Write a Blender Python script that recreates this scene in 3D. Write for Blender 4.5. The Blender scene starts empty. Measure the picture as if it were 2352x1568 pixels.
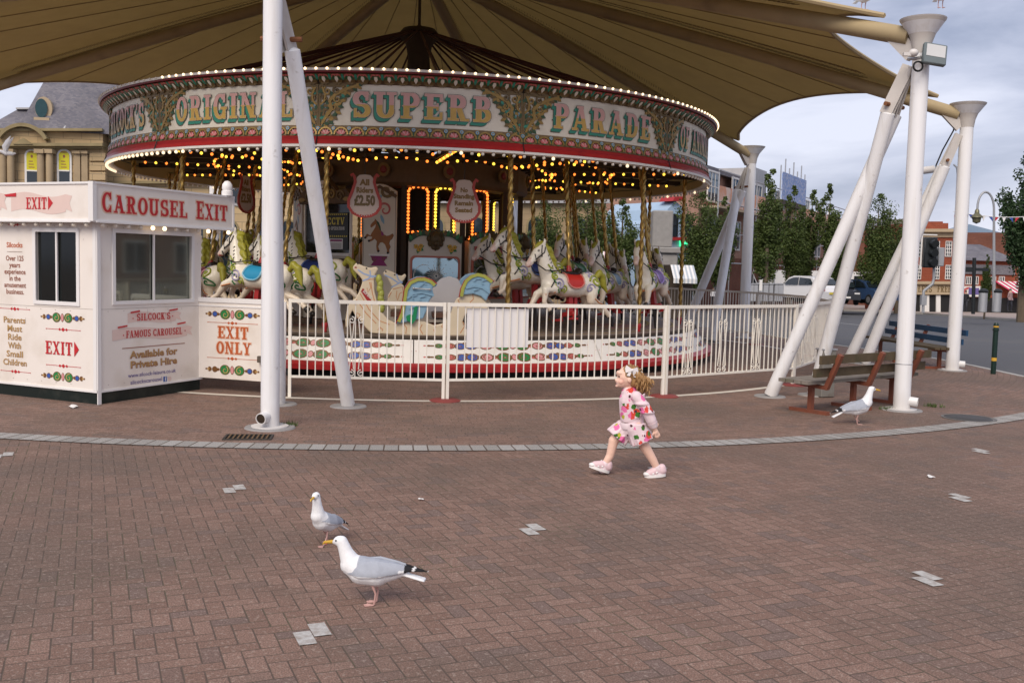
import bpy, bmesh, math, random
from mathutils import Vector, Matrix, noise
from mathutils.bvhtree import BVHTree
from math import sin, cos, pi, radians, hypot, atan2, sqrt
random.seed(7)
S = bpy.context.scene
COL = S.collection
# ------------------------------------------------------------------ camera
CAMZ = 1.75
PITCH = math.atan(177/2287.0); ROLL = radians(1.47)
f_ = Vector((0, cos(PITCH), -sin(PITCH))); r0 = Vector((1, 0, 0)); u0 = Vector((0, sin(PITCH), cos(PITCH)))
r_ = r0*cos(ROLL)+u0*sin(ROLL); u_ = u0*cos(ROLL)-r0*sin(ROLL)
cam = bpy.data.cameras.new('camera'); camo = bpy.data.objects.new('camera', cam); COL.objects.link(camo)
cam.sensor_width = 36; cam.lens = 36*2287.0/2352; cam.clip_start = .05; cam.clip_end = 3000
M = Matrix((r_, u_, -f_)).transposed().to_4x4(); M.translation = (0, 0, CAMZ)
camo.matrix_world = M
S.camera = camo
# ------------------------------------------------------------------ view
S.view_settings.view_transform = 'Standard'; S.view_settings.look = 'None'; S.view_settings.gamma = 1
S.view_settings.exposure = 1.0
SUN_EL, SUN_AZ = 43, 200      # degrees; azimuth of the sun measured from +Y towards +X
# ------------------------------------------------------------------ world: overcast sky
W = bpy.data.worlds.new('World'); S.world = W; W.use_nodes = True
nt = W.node_tree; nt.nodes.clear()
def nd(t, typ, **k):
    n = t.nodes.new(typ)
    for a, b in k.items(): setattr(n, a, b)
    return n
wo = nd(nt, 'ShaderNodeOutputWorld'); bg = nd(nt, 'ShaderNodeBackground')
sky = nd(nt, 'ShaderNodeTexSky'); sky.sky_type = 'NISHITA'; sky.sun_disc = False
sky.sun_elevation = radians(SUN_EL); sky.sun_rotation = radians(SUN_AZ); sky.air_density = 1.2; sky.dust_density = 2.0
tc = nd(nt, 'ShaderNodeTexCoord'); mp = nd(nt, 'ShaderNodeMapping'); mp.inputs['Scale'].default_value = (1.0, 1.0, 3.6)
mp.inputs['Location'].default_value = (.35, .2, .15)
nz = nd(nt, 'ShaderNodeTexNoise'); nz.inputs['Scale'].default_value = 2.7; nz.inputs['Detail'].default_value = 7; nz.inputs['Roughness'].default_value = .55
nz.inputs['Distortion'].default_value = .25
cr = nd(nt, 'ShaderNodeValToRGB'); e = cr.color_ramp.elements
e[0].position = .36; e[0].color = (1.8, 2.0, 2.75, 1); e[1].position = .62; e[1].color = (4.1, 4.2, 4.95, 1)
x_ = e.new(.5); x_.color = (3.0, 3.15, 3.95, 1)
mx = nd(nt, 'ShaderNodeMix', data_type='RGBA'); mx.inputs[0].default_value = .92
nt.links.new(tc.outputs['Generated'], mp.inputs[0]); nt.links.new(mp.outputs[0], nz.inputs[0]); nt.links.new(nz.outputs[0], cr.inputs[0])
nt.links.new(sky.outputs[0], mx.inputs[6]); nt.links.new(cr.outputs[0], mx.inputs[7]); nt.links.new(mx.outputs[2], bg.inputs[0])
bg.inputs[1].default_value = .1
nt.links.new(bg.outputs[0], wo.inputs[0])
# ------------------------------------------------------------------ sun through cloud
sl = bpy.data.lights.new('sun', 'SUN'); sl.energy = 1.5; sl.angle = radians(38); sl.color = (1, .88, .74)
so = bpy.data.objects.new('sun', sl); COL.objects.link(so)
sd = Vector((sin(radians(SUN_AZ))*cos(radians(SUN_EL)), cos(radians(SUN_AZ))*cos(radians(SUN_EL)), sin(radians(SUN_EL))))
so.rotation_euler = sd.to_track_quat('Z', 'Y').to_euler(); so.location = (0, 0, 40)
# ------------------------------------------------------------------ geometry from the photo
def ray(x, y): return f_+r_*((x-1176)/2287)+u_*((784-y)/2287)
def zg(Y): return 0 if Y < 27 else -.0225*(Y-27)
def gnd(x, y, z=0.):
    d = ray(x, y); t = (z-CAMZ)/d.z; return Vector((d.x*t, d.y*t, z))
def at(x, y, Y):
    d = ray(x, y); t = Y/d.y; return Vector((d.x*t, Y, CAMZ+d.z*t))
def far(x, Y): # ground point at depth Y seen in column x (near the horizon)
    p = at(x, 640, Y); return Vector((p.x, Y, zg(Y)))
CC = Vector((-2.05, 20.70, 0)); NN = Vector((2.05, -20.7, 0)).normalized(); EE = Vector((-NN.y, NN.x, 0))
def cy(phi, R, z=0.):
    a = radians(phi); v = CC+NN*(R*cos(a))+EE*(R*sin(a)); v.z = z; return v
TH0 = math.degrees(atan2(NN.y, NN.x))
# ------------------------------------------------------------------ node helper
class NT:
    def __init__(s, m): s.t = m.node_tree
    def m(s, op, a, b=None, c=None):
        n = s.t.nodes.new('ShaderNodeMath'); n.operation = op
        for i, v in enumerate((a, b, c)):
            if v is None: continue
            if isinstance(v, (int, float)): n.inputs[i].default_value = v
            else: s.t.links.new(v, n.inputs[i])
        return n.outputs[0]
    def mix(s, f, a, b):
        n = s.t.nodes.new('ShaderNodeMix'); n.data_type = 'RGBA'
        for i, v in ((0, f), (6, a), (7, b)):
            if isinstance(v, (int, float)): n.inputs[i].default_value = v
            elif isinstance(v, tuple): n.inputs[i].default_value = (*v, 1) if len(v) == 3 else v
            else: s.t.links.new(v, n.inputs[i])
        return n.outputs[2]
    def noise(s, vec, scale, detail=3, out=0):
        n = s.t.nodes.new('ShaderNodeTexNoise'); n.inputs['Scale'].default_value = scale; n.inputs['Detail'].default_value = detail
        if vec: s.t.links.new(vec, n.inputs[0])
        return n.outputs[out]
    def wn(s, vec):
        n = s.t.nodes.new('ShaderNodeTexWhiteNoise'); s.t.links.new(vec, n.inputs[0]); return n.outputs[0]
    def xyz(s, x, y, z=0.):
        n = s.t.nodes.new('ShaderNodeCombineXYZ')
        for i, v in enumerate((x, y, z)):
            if isinstance(v, (int, float)): n.inputs[i].default_value = v
            else: s.t.links.new(v, n.inputs[i])
        return n.outputs[0]
    def sep(s, v):
        n = s.t.nodes.new('ShaderNodeSeparateXYZ'); s.t.links.new(v, n.inputs[0]); return n.outputs
    def pos(s): return s.t.nodes.new('ShaderNodeNewGeometry').outputs['Position']
    def obj(s): return s.t.nodes.new('ShaderNodeTexCoord').outputs['Object']
    def ramp(s, v, lo, hi):
        n = s.t.nodes.new('ShaderNodeMapRange'); n.inputs[1].default_value = lo; n.inputs[2].default_value = hi
        s.t.links.new(v, n.inputs[0]); return n.outputs[0]
def newmat(name, rough=.5, metal=0., spec=.4):
    m = bpy.data.materials.new(name); m.use_nodes = True
    p = m.node_tree.nodes['Principled BSDF']
    p.inputs['Roughness'].default_value = rough; p.inputs['Metallic'].default_value = metal
    p.inputs['Specular IOR Level'].default_value = spec
    return m, p, NT(m)
def setcol(m, p, out): m.node_tree.links.new(out, p.inputs['Base Color'])
def bump(m, p, h, strength=.3, dist=.01):
    b = m.node_tree.nodes.new('ShaderNodeBump'); b.inputs['Strength'].default_value = strength; b.inputs['Distance'].default_value = dist
    m.node_tree.links.new(h, b.inputs['Height']); m.node_tree.links.new(b.outputs[0], p.inputs['Normal'])
MATS = {}
def pm(name, col, rough=.5, var=.12, scale=6., metal=0., bmp=0., spec=.4, dirt=None, dscale=2., dlo=.55, dhi=.75):
    """painted / plain surface: a colour that varies a little, optional dirt of its own colour"""
    if name in MATS: return MATS[name]
    m, p, n = newmat(name, rough, metal, spec)
    o = n.obj(); v = n.noise(o, scale, 4)
    c = n.mix(v, tuple(x*(1-var) for x in col), tuple(min(1, x*(1+var)) for x in col))
    if dirt: c = n.mix(n.ramp(n.noise(o, dscale, 5), dlo, dhi), c, dirt)
    setcol(m, p, c)
    if bmp: bump(m, p, n.noise(o, scale*6, 3), bmp)
    MATS[name] = m; return m
def glow(name, col, strength):
    m, p, n = newmat(name, .3); p.inputs['Base Color'].default_value = (*col, 1)
    p.inputs['Emission Color'].default_value = (*col, 1); p.inputs['Emission Strength'].default_value = strength
    MATS[name] = m; return m
def colattr(name, rough=.6, spec=.3, var=.1, scale=40, bmp=0.):
    m, p, n = newmat(name, rough, 0, spec)
    a = m.node_tree.nodes.new('ShaderNodeAttribute'); a.attribute_name = 'Col'
    v = n.noise(n.obj(), scale, 4); k = n.ramp(v, .3, .7)
    dk = n.mix(1., a.outputs[0], (0, 0, 0)); 
    mu = m.node_tree.nodes.new('ShaderNodeMix'); mu.data_type = 'RGBA'; mu.blend_type = 'MULTIPLY'; mu.inputs[0].default_value = 1
    g = n.mix(k, (1-var,)*3, (1, 1, 1)); m.node_tree.links.new(a.outputs[0], mu.inputs[6]); m.node_tree.links.new(g, mu.inputs[7])
    setcol(m, p, mu.outputs[2])
    if bmp: bump(m, p, v, bmp, .004)
    return m
# ------------------------------------------------------------------ objects
def link(name, me, parent=None, loc=None, rz=0):
    o = bpy.data.objects.new(name, me); COL.objects.link(o)
    if parent: o.parent = parent
    if loc is not None: o.location = loc
    if rz: o.rotation_euler = (0, 0, rz)
    return o
def tag(o, label=None, cat=None, group=None, kind=None):
    for k, v in (('label', label), ('category', cat), ('group', group), ('kind', kind)):
        if v: o[k] = v
    return o
def thing(name, label, cat, loc=(0, 0, 0), rz=0, group=None):
    return tag(link(name, None, None, loc, rz), label, cat, group)
def kids(o): return [c for c in ALLK.get(o.name, [])]
def dup(o, parent=None):
    c = o.copy(); COL.objects.link(c); c.parent = parent
    for ch in o.children: dup(ch, c)
    return c
class MB:
    """collects shapes for ONE mesh object"""
    def __init__(s): s.v = []; s.f = []; s.mi = []
    def add(s, vs, fs, mi=0):
        b = len(s.v); s.v += [tuple(v) for v in vs]
        for f in fs: s.f.append(tuple(b+i for i in f)); s.mi.append(mi)
        return s
    def box(s, c, d, mi=0, mat=None, bev=0.):
        x, y, z = (k/2 for k in d); c = Vector(c)
        if bev and bev < min(x, y, z):
            bm = bmesh.new(); bmesh.ops.create_cube(bm, size=1)
            for v in bm.verts: v.co = Vector((v.co.x*2*x, v.co.y*2*y, v.co.z*2*z))
            bmesh.ops.bevel(bm, geom=list(bm.edges), offset=bev, segments=1, affect='EDGES')
            bm.verts.index_update()
            vs = [v.co.copy() for v in bm.verts]; fs = [[v.index for v in f.verts] for f in bm.faces]; bm.free()
        else:
            vs = [Vector((i*x, j*y, k*z)) for k in (-1, 1) for j in (-1, 1) for i in (-1, 1)]
            fs = [(0, 2, 3, 1), (4, 5, 7, 6), (0, 1, 5, 4), (2, 6, 7, 3), (0, 4, 6, 2), (1, 3, 7, 5)]
        if mat is not None: vs = [mat @ v for v in vs]
        return s.add([v+c for v in vs], fs, mi)
    def bar(s, a, b, w, h, mi=0, up=(0, 0, 1)):
        """a straight bar of section w (across) x h (along up) from a to b"""
        a, b = Vector(a), Vector(b); d = (b-a); L = d.length; d = d/L; up = Vector(up)
        x = d.cross(up)
        if x.length < 1e-4: x = d.cross(Vector((1, 0, 0)))
        x.normalize(); z = x.cross(d)
        vs = [p+x*(i*w/2)+z*(k*h/2) for p in (a, b) for (i, k) in ((-1, -1), (1, -1), (1, 1), (-1, 1))]
        return s.add(vs, [(3, 2, 1, 0), (4, 5, 6, 7), (0, 1, 5, 4), (1, 2, 6, 5), (2, 3, 7, 6), (3, 0, 4, 7)], mi)
    def tube(s, pts, r, n=10, mi=0, cap=True, flat=None):
        pts = [Vector(p) for p in pts]; k = len(pts)
        rs = r if isinstance(r, (list, tuple)) else [r]*k
        t0 = (pts[1]-pts[0]).normalized()
        a = t0.cross(Vector((0, 0, 1)))
        if a.length < .05: a = t0.cross(Vector((0, 1, 0)))
        a.normalize(); vs = []; pt = t0
        for i in range(k):
            t = (pts[min(i+1, k-1)]-pts[max(i-1, 0)])
            t = t.normalized() if t.length > 1e-9 else pt
            q = pt.rotation_difference(t); a = q @ a; a = (a-t*a.dot(t)).normalized(); b = t.cross(a); pt = t
            for j in range(n):
                g = 2*pi*j/n
                vs.append(pts[i]+(a*cos(g)+b*sin(g)*(flat or 1))*rs[i])
        fs = [(i*n+j, i*n+(j+1) % n, (i+1)*n+(j+1) % n, (i+1)*n+j) for i in range(k-1) for j in range(n)]
        if cap: fs += [tuple(reversed(range(n))), tuple((k-1)*n+j for j in range(n))]
        return s.add(vs, fs, mi)
    def lathe(s, prof, n=16, c=(0, 0, 0), mi=0, a0=0., a1=2*pi, mat=None):
        c = Vector(c); full = abs(a1-a0-2*pi) < 1e-6; m = n if full else n+1; vs = []
        for i in range(m):
            g = a0+(a1-a0)*i/n
            for (r, z) in prof:
                v = Vector((r*cos(g), r*sin(g), z)); vs.append((mat @ v if mat else v)+c)
        k = len(prof); fs = []
        for i in range(n):
            j = (i+1) % m
            for q in range(k-1): fs.append((i*k+q, j*k+q, j*k+q+1, i*k+q+1))
        return s.add(vs, fs, mi)
    def ell(s, c, r, mi=0, nu=12, nv=8, mat=None):
        c = Vector(c); r = r if isinstance(r, (tuple, list)) else (r,)*3; vs = []; fs = []
        for i in range(nv+1):
            a = pi*i/nv
            for j in range(nu):
                b = 2*pi*j/nu; v = Vector((r[0]*sin(a)*cos(b), r[1]*sin(a)*sin(b), r[2]*cos(a)))
                vs.append((mat @ v if mat else v)+c)
        for i in range(nv):
            for j in range(nu): fs.append((i*nu+j, (i+1)*nu+j, (i+1)*nu+(j+1) % nu, i*nu+(j+1) % nu))
        return s.add(vs, fs, mi)
    def chain(s, pts, rs, n=12, mi=0):
        s.tube(pts, rs, n, mi)
        for p, r in zip(pts, rs): s.ell(p, r, mi, 12, 8)
        return s
    def prism(s, pts, fn, d, mi=0):
        """2-D outline through fn(u, v, w): a slab from w=0 to w=d"""
        k = len(pts); vs = [fn(u, v, 0) for u, v in pts]+[fn(u, v, d) for u, v in pts]
        fs = [tuple(reversed(range(k))), tuple(range(k, 2*k))]+[(i, (i+1) % k, k+(i+1) % k, k+i) for i in range(k)]
        return s.add(vs, fs, mi)
    def grid(s, fn, nu, nv, mi=0, closed=False):
        vs = [fn(i/nu, j/nv) for i in range(nu+1) for j in range(nv+1)]
        return s.add(vs, [(i*(nv+1)+j, (i+1)*(nv+1)+j, (i+1)*(nv+1)+j+1, i*(nv+1)+j+1) for i in range(nu) for j in range(nv)], mi)
    def mesh(s, mats, smooth=True, ang=38):
        me = bpy.data.meshes.new('mesh'); me.from_pydata(s.v, [], s.f)
        for m in (mats if isinstance(mats, (list, tuple)) else [mats]): me.materials.append(m)
        me.polygons.foreach_set('material_index', s.mi); me.validate()
        bm = bmesh.new(); bm.from_mesh(me); bmesh.ops.recalc_face_normals(bm, faces=bm.faces); bm.to_mesh(me); bm.free()
        if smooth:
            me.polygons.foreach_set('use_smooth', [True]*len(me.polygons)); me.set_sharp_from_angle(angle=radians(ang))
        me.update(); return me
    def build(s, name, mats, parent=None, loc=None, rz=0, smooth=True, ang=38):
        return link(name, s.mesh(mats, smooth, ang), parent, loc, rz)
def struct(name, mb, mats, smooth=True):
    o = mb.build(name, mats, None, smooth=smooth); o['kind'] = 'structure'; return o
def remesh(mb, voxel, smooth=4, mats=None, color=None, fac=.5, dec=0):
    """fuses overlapping shapes into one continuous skin"""
    me = bpy.data.meshes.new('raw'); me.from_pydata(mb.v, [], mb.f)
    bm = bmesh.new(); bm.from_mesh(me); bmesh.ops.recalc_face_normals(bm, faces=bm.faces); bm.to_mesh(me); bm.free()
    o = bpy.data.objects.new('raw', me); COL.objects.link(o)
    r = o.modifiers.new('r', 'REMESH'); r.mode = 'VOXEL'; r.voxel_size = voxel
    if smooth: q = o.modifiers.new('s', 'SMOOTH'); q.iterations = smooth; q.factor = fac
    if dec: q = o.modifiers.new('d', 'DECIMATE'); q.ratio = dec
    dg = bpy.context.evaluated_depsgraph_get(); dg.update()
    out = bpy.data.meshes.new_from_object(o.evaluated_get(dg))
    bpy.data.objects.remove(o)
    out.polygons.foreach_set('use_smooth', [True]*len(out.polygons))
    out.materials.clear()
    for m in (mats or []): out.materials.append(m)
    if color:
        at_ = out.color_attributes.new('Col', 'FLOAT_COLOR', 'POINT')
        for i, v in enumerate(out.vertices): at_.data[i].color = (*color(v.co, v.normal), 1)
    return out
# ------------------------------------------------------------------ flat and carved ornament
def clip(poly, y, keep_up):
    out = []
    for i in range(len(poly)):
        a, b = poly[i-1], poly[i]; ia = (a[1] >= y) == keep_up; ib = (b[1] >= y) == keep_up
        if ia != ib:
            t = (y-a[1])/(b[1]-a[1]); out.append((a[0]+t*(b[0]-a[0]), y))
        if ib: out.append(b)
    return out if len(out) > 2 else None
class Dec:
    """painted or carved shapes laid on a surface by fn(u, v, h)"""
    def __init__(s, fn): s.fn = fn; s.mb = MB(); s.n = 0; s.h = .002
    def poly(s, pts, mi=0, h=0., th=0.):
        s.n += 1; z = s.h+h+(s.n % 40)*.00006
        k = len(pts)
        if th:
            s.mb.add([s.fn(u, v, z-.002) for u, v in pts]+[s.fn(u, v, z+th) for u, v in pts],
                     [tuple(range(k, 2*k))]+[(i, (i+1) % k, k+(i+1) % k, k+i) for i in range(k)], mi)
        else: s.mb.add([s.fn(u, v, z) for u, v in pts], [tuple(range(k))], mi)
    def rect(s, x0, y0, x1, y1, mi=0, h=0., th=0.): s.poly([(x0, y0), (x1, y0), (x1, y1), (x0, y1)], mi, h, th)
    def disc(s, cx, cy_, rx, ry=None, mi=0, h=0., n=14, th=0., rot=0.):
        ry = ry or rx
        s.poly([(cx+rx*cos(2*pi*i/n)*cos(rot)-ry*sin(2*pi*i/n)*sin(rot), cy_+rx*cos(2*pi*i/n)*sin(rot)+ry*sin(2*pi*i/n)*cos(rot)) for i in range(n)], mi, h, th)
    def strip(s, pts, w, mi=0, h=0., th=0.):
        k = len(pts); ws = w if isinstance(w, (list, tuple)) else [w]*k; L = []; R = []
        for i in range(k):
            a, b = pts[max(i-1, 0)], pts[min(i+1, k-1)]; dx, dy = b[0]-a[0], b[1]-a[1]; q = hypot(dx, dy) or 1
            nx, ny = -dy/q*ws[i]/2, dx/q*ws[i]/2
            L.append((pts[i][0]+nx, pts[i][1]+ny)); R.append((pts[i][0]-nx, pts[i][1]-ny))
        for i in range(k-1): s.n -= 1; s.poly([R[i], R[i+1], L[i+1], L[i]], mi, h, th)
        s.n += 1
    def spiral(s, cx, cy_, r0, r1, a0, turns, w0, w1, mi=0, h=0., n=22, th=0.):
        pts = []; ws = []
        for i in range(n+1):
            t = i/n; r = r0+(r1-r0)*t; a = a0+2*pi*turns*t
            pts.append((cx+r*cos(a), cy_+r*sin(a))); ws.append(w0+(w1-w0)*t)
        s.strip(pts, ws, mi, h, th)
    def leaf(s, x, y, L, a, w, mi=0, h=0., th=0.):
        P = [(0, 0), (.25, .42), (.6, .5), (1, 0), (.6, -.5), (.25, -.42)]
        s.poly([(x+cos(a)*p*L-sin(a)*q*w, y+sin(a)*p*L+cos(a)*q*w) for p, q in P], mi, h, th)
    def build(s, name, mats, parent=None, smooth=False): return s.mb.build(name, mats, parent, smooth=smooth)
# slab-serif show lettering, built from strokes in a unit-high box
def _arc(cx, cy_, rx, ry, a0, a1, w, n=12):
    out = []
    for i in range(n):
        q = []
        for t in (i/n, (i+1)/n):
            a = radians(a0+(a1-a0)*t)
            # thick on the vertical sides, thin at top and bottom
            k = w*(.55+.45*abs(cos(a)))
            q.append(((cx+(rx+k/2)*cos(a), cy_+(ry+k/2)*sin(a)), (cx+(rx-k/2)*cos(a), cy_+(ry-k/2)*sin(a))))
        out.append([q[0][0], q[1][0], q[1][1], q[0][1]])
    return out
def _stem(x, T, lo=0., hi=1., sl=True, sh=True):
    out = [[(x-T/2, lo), (x+T/2, lo), (x+T/2, hi), (x-T/2, hi)]]; q = T/2+.09
    if sl: out.append([(x-q, lo), (x+q, lo), (x+q, lo+.09), (x-q, lo+.09)])
    if sh: out.append([(x-q, hi-.09), (x+q, hi-.09), (x+q, hi), (x-q, hi)])
    if hi-lo > .8: out.append([(x-T/2-.06, .5), (x, .42), (x+T/2+.06, .5), (x, .58)])
    return out
def _ln(x0, y0, x1, y1, w):
    return [[(x0-w/2, y0), (x0+w/2, y0), (x1+w/2, y1), (x1-w/2, y1)]]
def _r(x0, y0, x1, y1): return [[(x0, y0), (x1, y0), (x1, y1), (x0, y1)]]
T_ = .19
GL = {
 'I': (_stem(.2, T_), .4), 'L': (_stem(.2, T_)+_r(.2, 0, .62, .1)+_r(.54, 0, .63, .3), .66),
 'E': (_stem(.2, T_)+_r(.2, 0, .6, .1)+_r(.2, .9, .6, 1)+_r(.53, 0, .62, .29)+_r(.53, .71, .62, 1)+_r(.25, .45, .45, .55)+_r(.42, .37, .48, .63), .66),
 'F': (_stem(.2, T_)+_r(.2, .9, .6, 1)+_r(.53, .68, .62, 1)+_r(.25, .45, .45, .55)+_r(.42, .37, .48, .63), .64),
 'T': (_stem(.34, T_, sh=False)+_r(.03, .9, .65, 1)+_r(.02, .68, .11, 1)+_r(.57, .68, .66, 1), .68),
 'U': (_stem(.17, T_, .3, 1, False)+_stem(.57, T_*.75, .3, 1, False)+_arc(.37, .3, .2, .25, 180, 360, T_), .74),
 'O': (_arc(.36, .5, .25, .45, 0, 360, T_, 22)+[[(.02, .5), (.11, .42), (.2, .5), (.11, .58)]]+[[(.52, .5), (.61, .42), (.7, .5), (.61, .58)]], .72),
 'C': (_arc(.37, .5, .26, .45, 45, 315, T_, 18)+_r(.53, .66, .63, 1)+_r(.53, 0, .63, .34)+[[(.02, .5), (.11, .42), (.2, .5), (.11, .58)]], .68),
 'G': (_arc(.37, .5, .26, .45, 45, 330, T_, 18)+_r(.53, .66, .63, 1)+_r(.52, 0, .66, .46)+_r(.4, .38, .72, .47), .74),
 'S': (_arc(.34, .72, .21, .23, 30, 270, T_)+_arc(.34, .27, .21, .22, 90, -150, T_)+_r(.47, .66, .56, 1)+_r(.08, 0, .17, .34), .64),
 'P': (_stem(.2, T_)+_arc(.34, .72, .2, .23, -90, 90, T_)+_r(.2, .9, .36, 1)+_r(.2, .44, .36, .54), .66),
 'R': (_stem(.2, T_)+_arc(.34, .73, .19, .22, -90, 90, T_)+_r(.2, .9, .36, 1)+_r(.2, .46, .36, .56)+_ln(.55, 0, .38, .5, T_)+_r(.44, 0, .74, .09), .74),
 'B': (_stem(.2, T_)+_arc(.32, .74, .18, .21, -90, 90, T_)+_arc(.34, .27, .2, .22, -90, 90, T_)+_r(.2, .9, .34, 1)+_r(.2, .46, .36, .55)+_r(.2, 0, .36, .1), .68),
 'D': (_stem(.2, T_)+_arc(.34, .5, .25, .45, -90, 90, T_, 14)+_r(.2, .9, .36, 1)+_r(.2, 0, .36, .1), .72),
 'A': (_ln(.12, 0, .34, 1, .1)+_ln(.58, 0, .36, 1, T_)+_r(.2, .28, .5, .37)+_r(0, 0, .25, .09)+_r(.42, 0, .75, .09)+_r(.2, .92, .48, 1), .75),
 'X': (_ln(.14, 0, .56, 1, .1)+_ln(.56, 0, .14, 1, T_)+_r(0, 0, .27, .09)+_r(.42, 0, .72, .09)+_r(0, .91, .28, 1)+_r(.44, .91, .7, 1), .72),
 'N': (_stem(.15, .1)+_stem(.63, .1)+_ln(.6, 0, .18, 1, T_), .8),
 'Y': (_stem(.35, T_, 0, .5, True, False)+_ln(.35, .42, .12, 1, T_*.9)+_ln(.35, .42, .58, 1, .1)+_r(0, .91, .27, 1)+_r(.45, .91, .7, 1), .7),
 'K': (_stem(.2, T_)+_ln(.3, .45, .56, 1, .11)+_ln(.58, 0, .36, .58, T_)+_r(.44, .91, .7, 1)+_r(.45, 0, .75, .09), .76),
 'M': (_stem(.15, .1)+_stem(.77, T_)+_ln(.46, .15, .18, 1, T_*.9)+_ln(.46, .15, .74, 1, .09), .96),
 'H': (_stem(.18, T_)+_stem(.62, T_)+_r(.2, .45, .6, .55), .8),
 'V': (_ln(.34, 0, .12, 1, T_)+_ln(.36, 0, .58, 1, .1)+_r(0, .91, .27, 1)+_r(.45, .91, .7, 1), .7),
 "'": ([[(.05, .75), (.12, .75), (.17, 1), (.03, 1)]], .2), ' ': ([], .34), '.': (_r(.03, 0, .15, .12), .2),
}
def twidth(t, sp=.07): return sum(GL[c][1]+sp for c in t)-sp
def letters(d, t, x0, y0, w, h, mi=0, hh=0., sx=None, slope=0., grow=0., split=None, sp=.07):
    """draws t fitted to width w, height h; split=(mat_up, mat_low) paints the two halves differently"""
    k = w/twidth(t, sp); x = x0
    for c in t:
        g, cw = GL[c]
        for q in g:
            if grow:
                mx_ = sum(p[0] for p in q)/len(q); my_ = sum(p[1] for p in q)/len(q)
                q = [(p[0]+(grow if p[0] > mx_ else -grow)*h/k*.9, p[1]+(grow if p[1] > my_ else -grow)) for p in q]
            def put(qq, m): d.poly([(x+p[0]*k, y0+p[1]*h+slope*(x+p[0]*k-x0)) for p in qq], m, hh)
            if split:
                for up, m in ((True, split[0]), (False, split[1])):
                    cq = clip(q, .5, up)
                    if cq: put(cq, m)
            else: put(q, mi)
        x += (cw+sp)*k
def smalltext(t, size, fn, mat, name, parent, bold=.012, cx=0., cyy=0., wid=None, hh=.003, shear=0.):
    """lower-case lettering laid on a surface"""
    c = bpy.data.curves.new('t', 'FONT'); c.body = t; c.size = size; c.align_x = 'CENTER'; c.offset = bold*size; c.resolution_u = 2; c.shear = shear
    c.space_line = 1.0
    o = bpy.data.objects.new('t', c); COL.objects.link(o)
    dg = bpy.context.evaluated_depsgraph_get(); dg.update()
    me = bpy.data.meshes.new_from_object(o.evaluated_get(dg)); bpy.data.objects.remove(o)
    xs = [v.co.x for v in me.vertices]; k = 1.
    if wid and xs: k = wid/(max(xs)-min(xs))
    for v in me.vertices: v.co = fn(cx+v.co.x*k, cyy+v.co.y, hh)
    me.materials.clear(); me.materials.append(mat)
    return link(name, me, parent)
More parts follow.
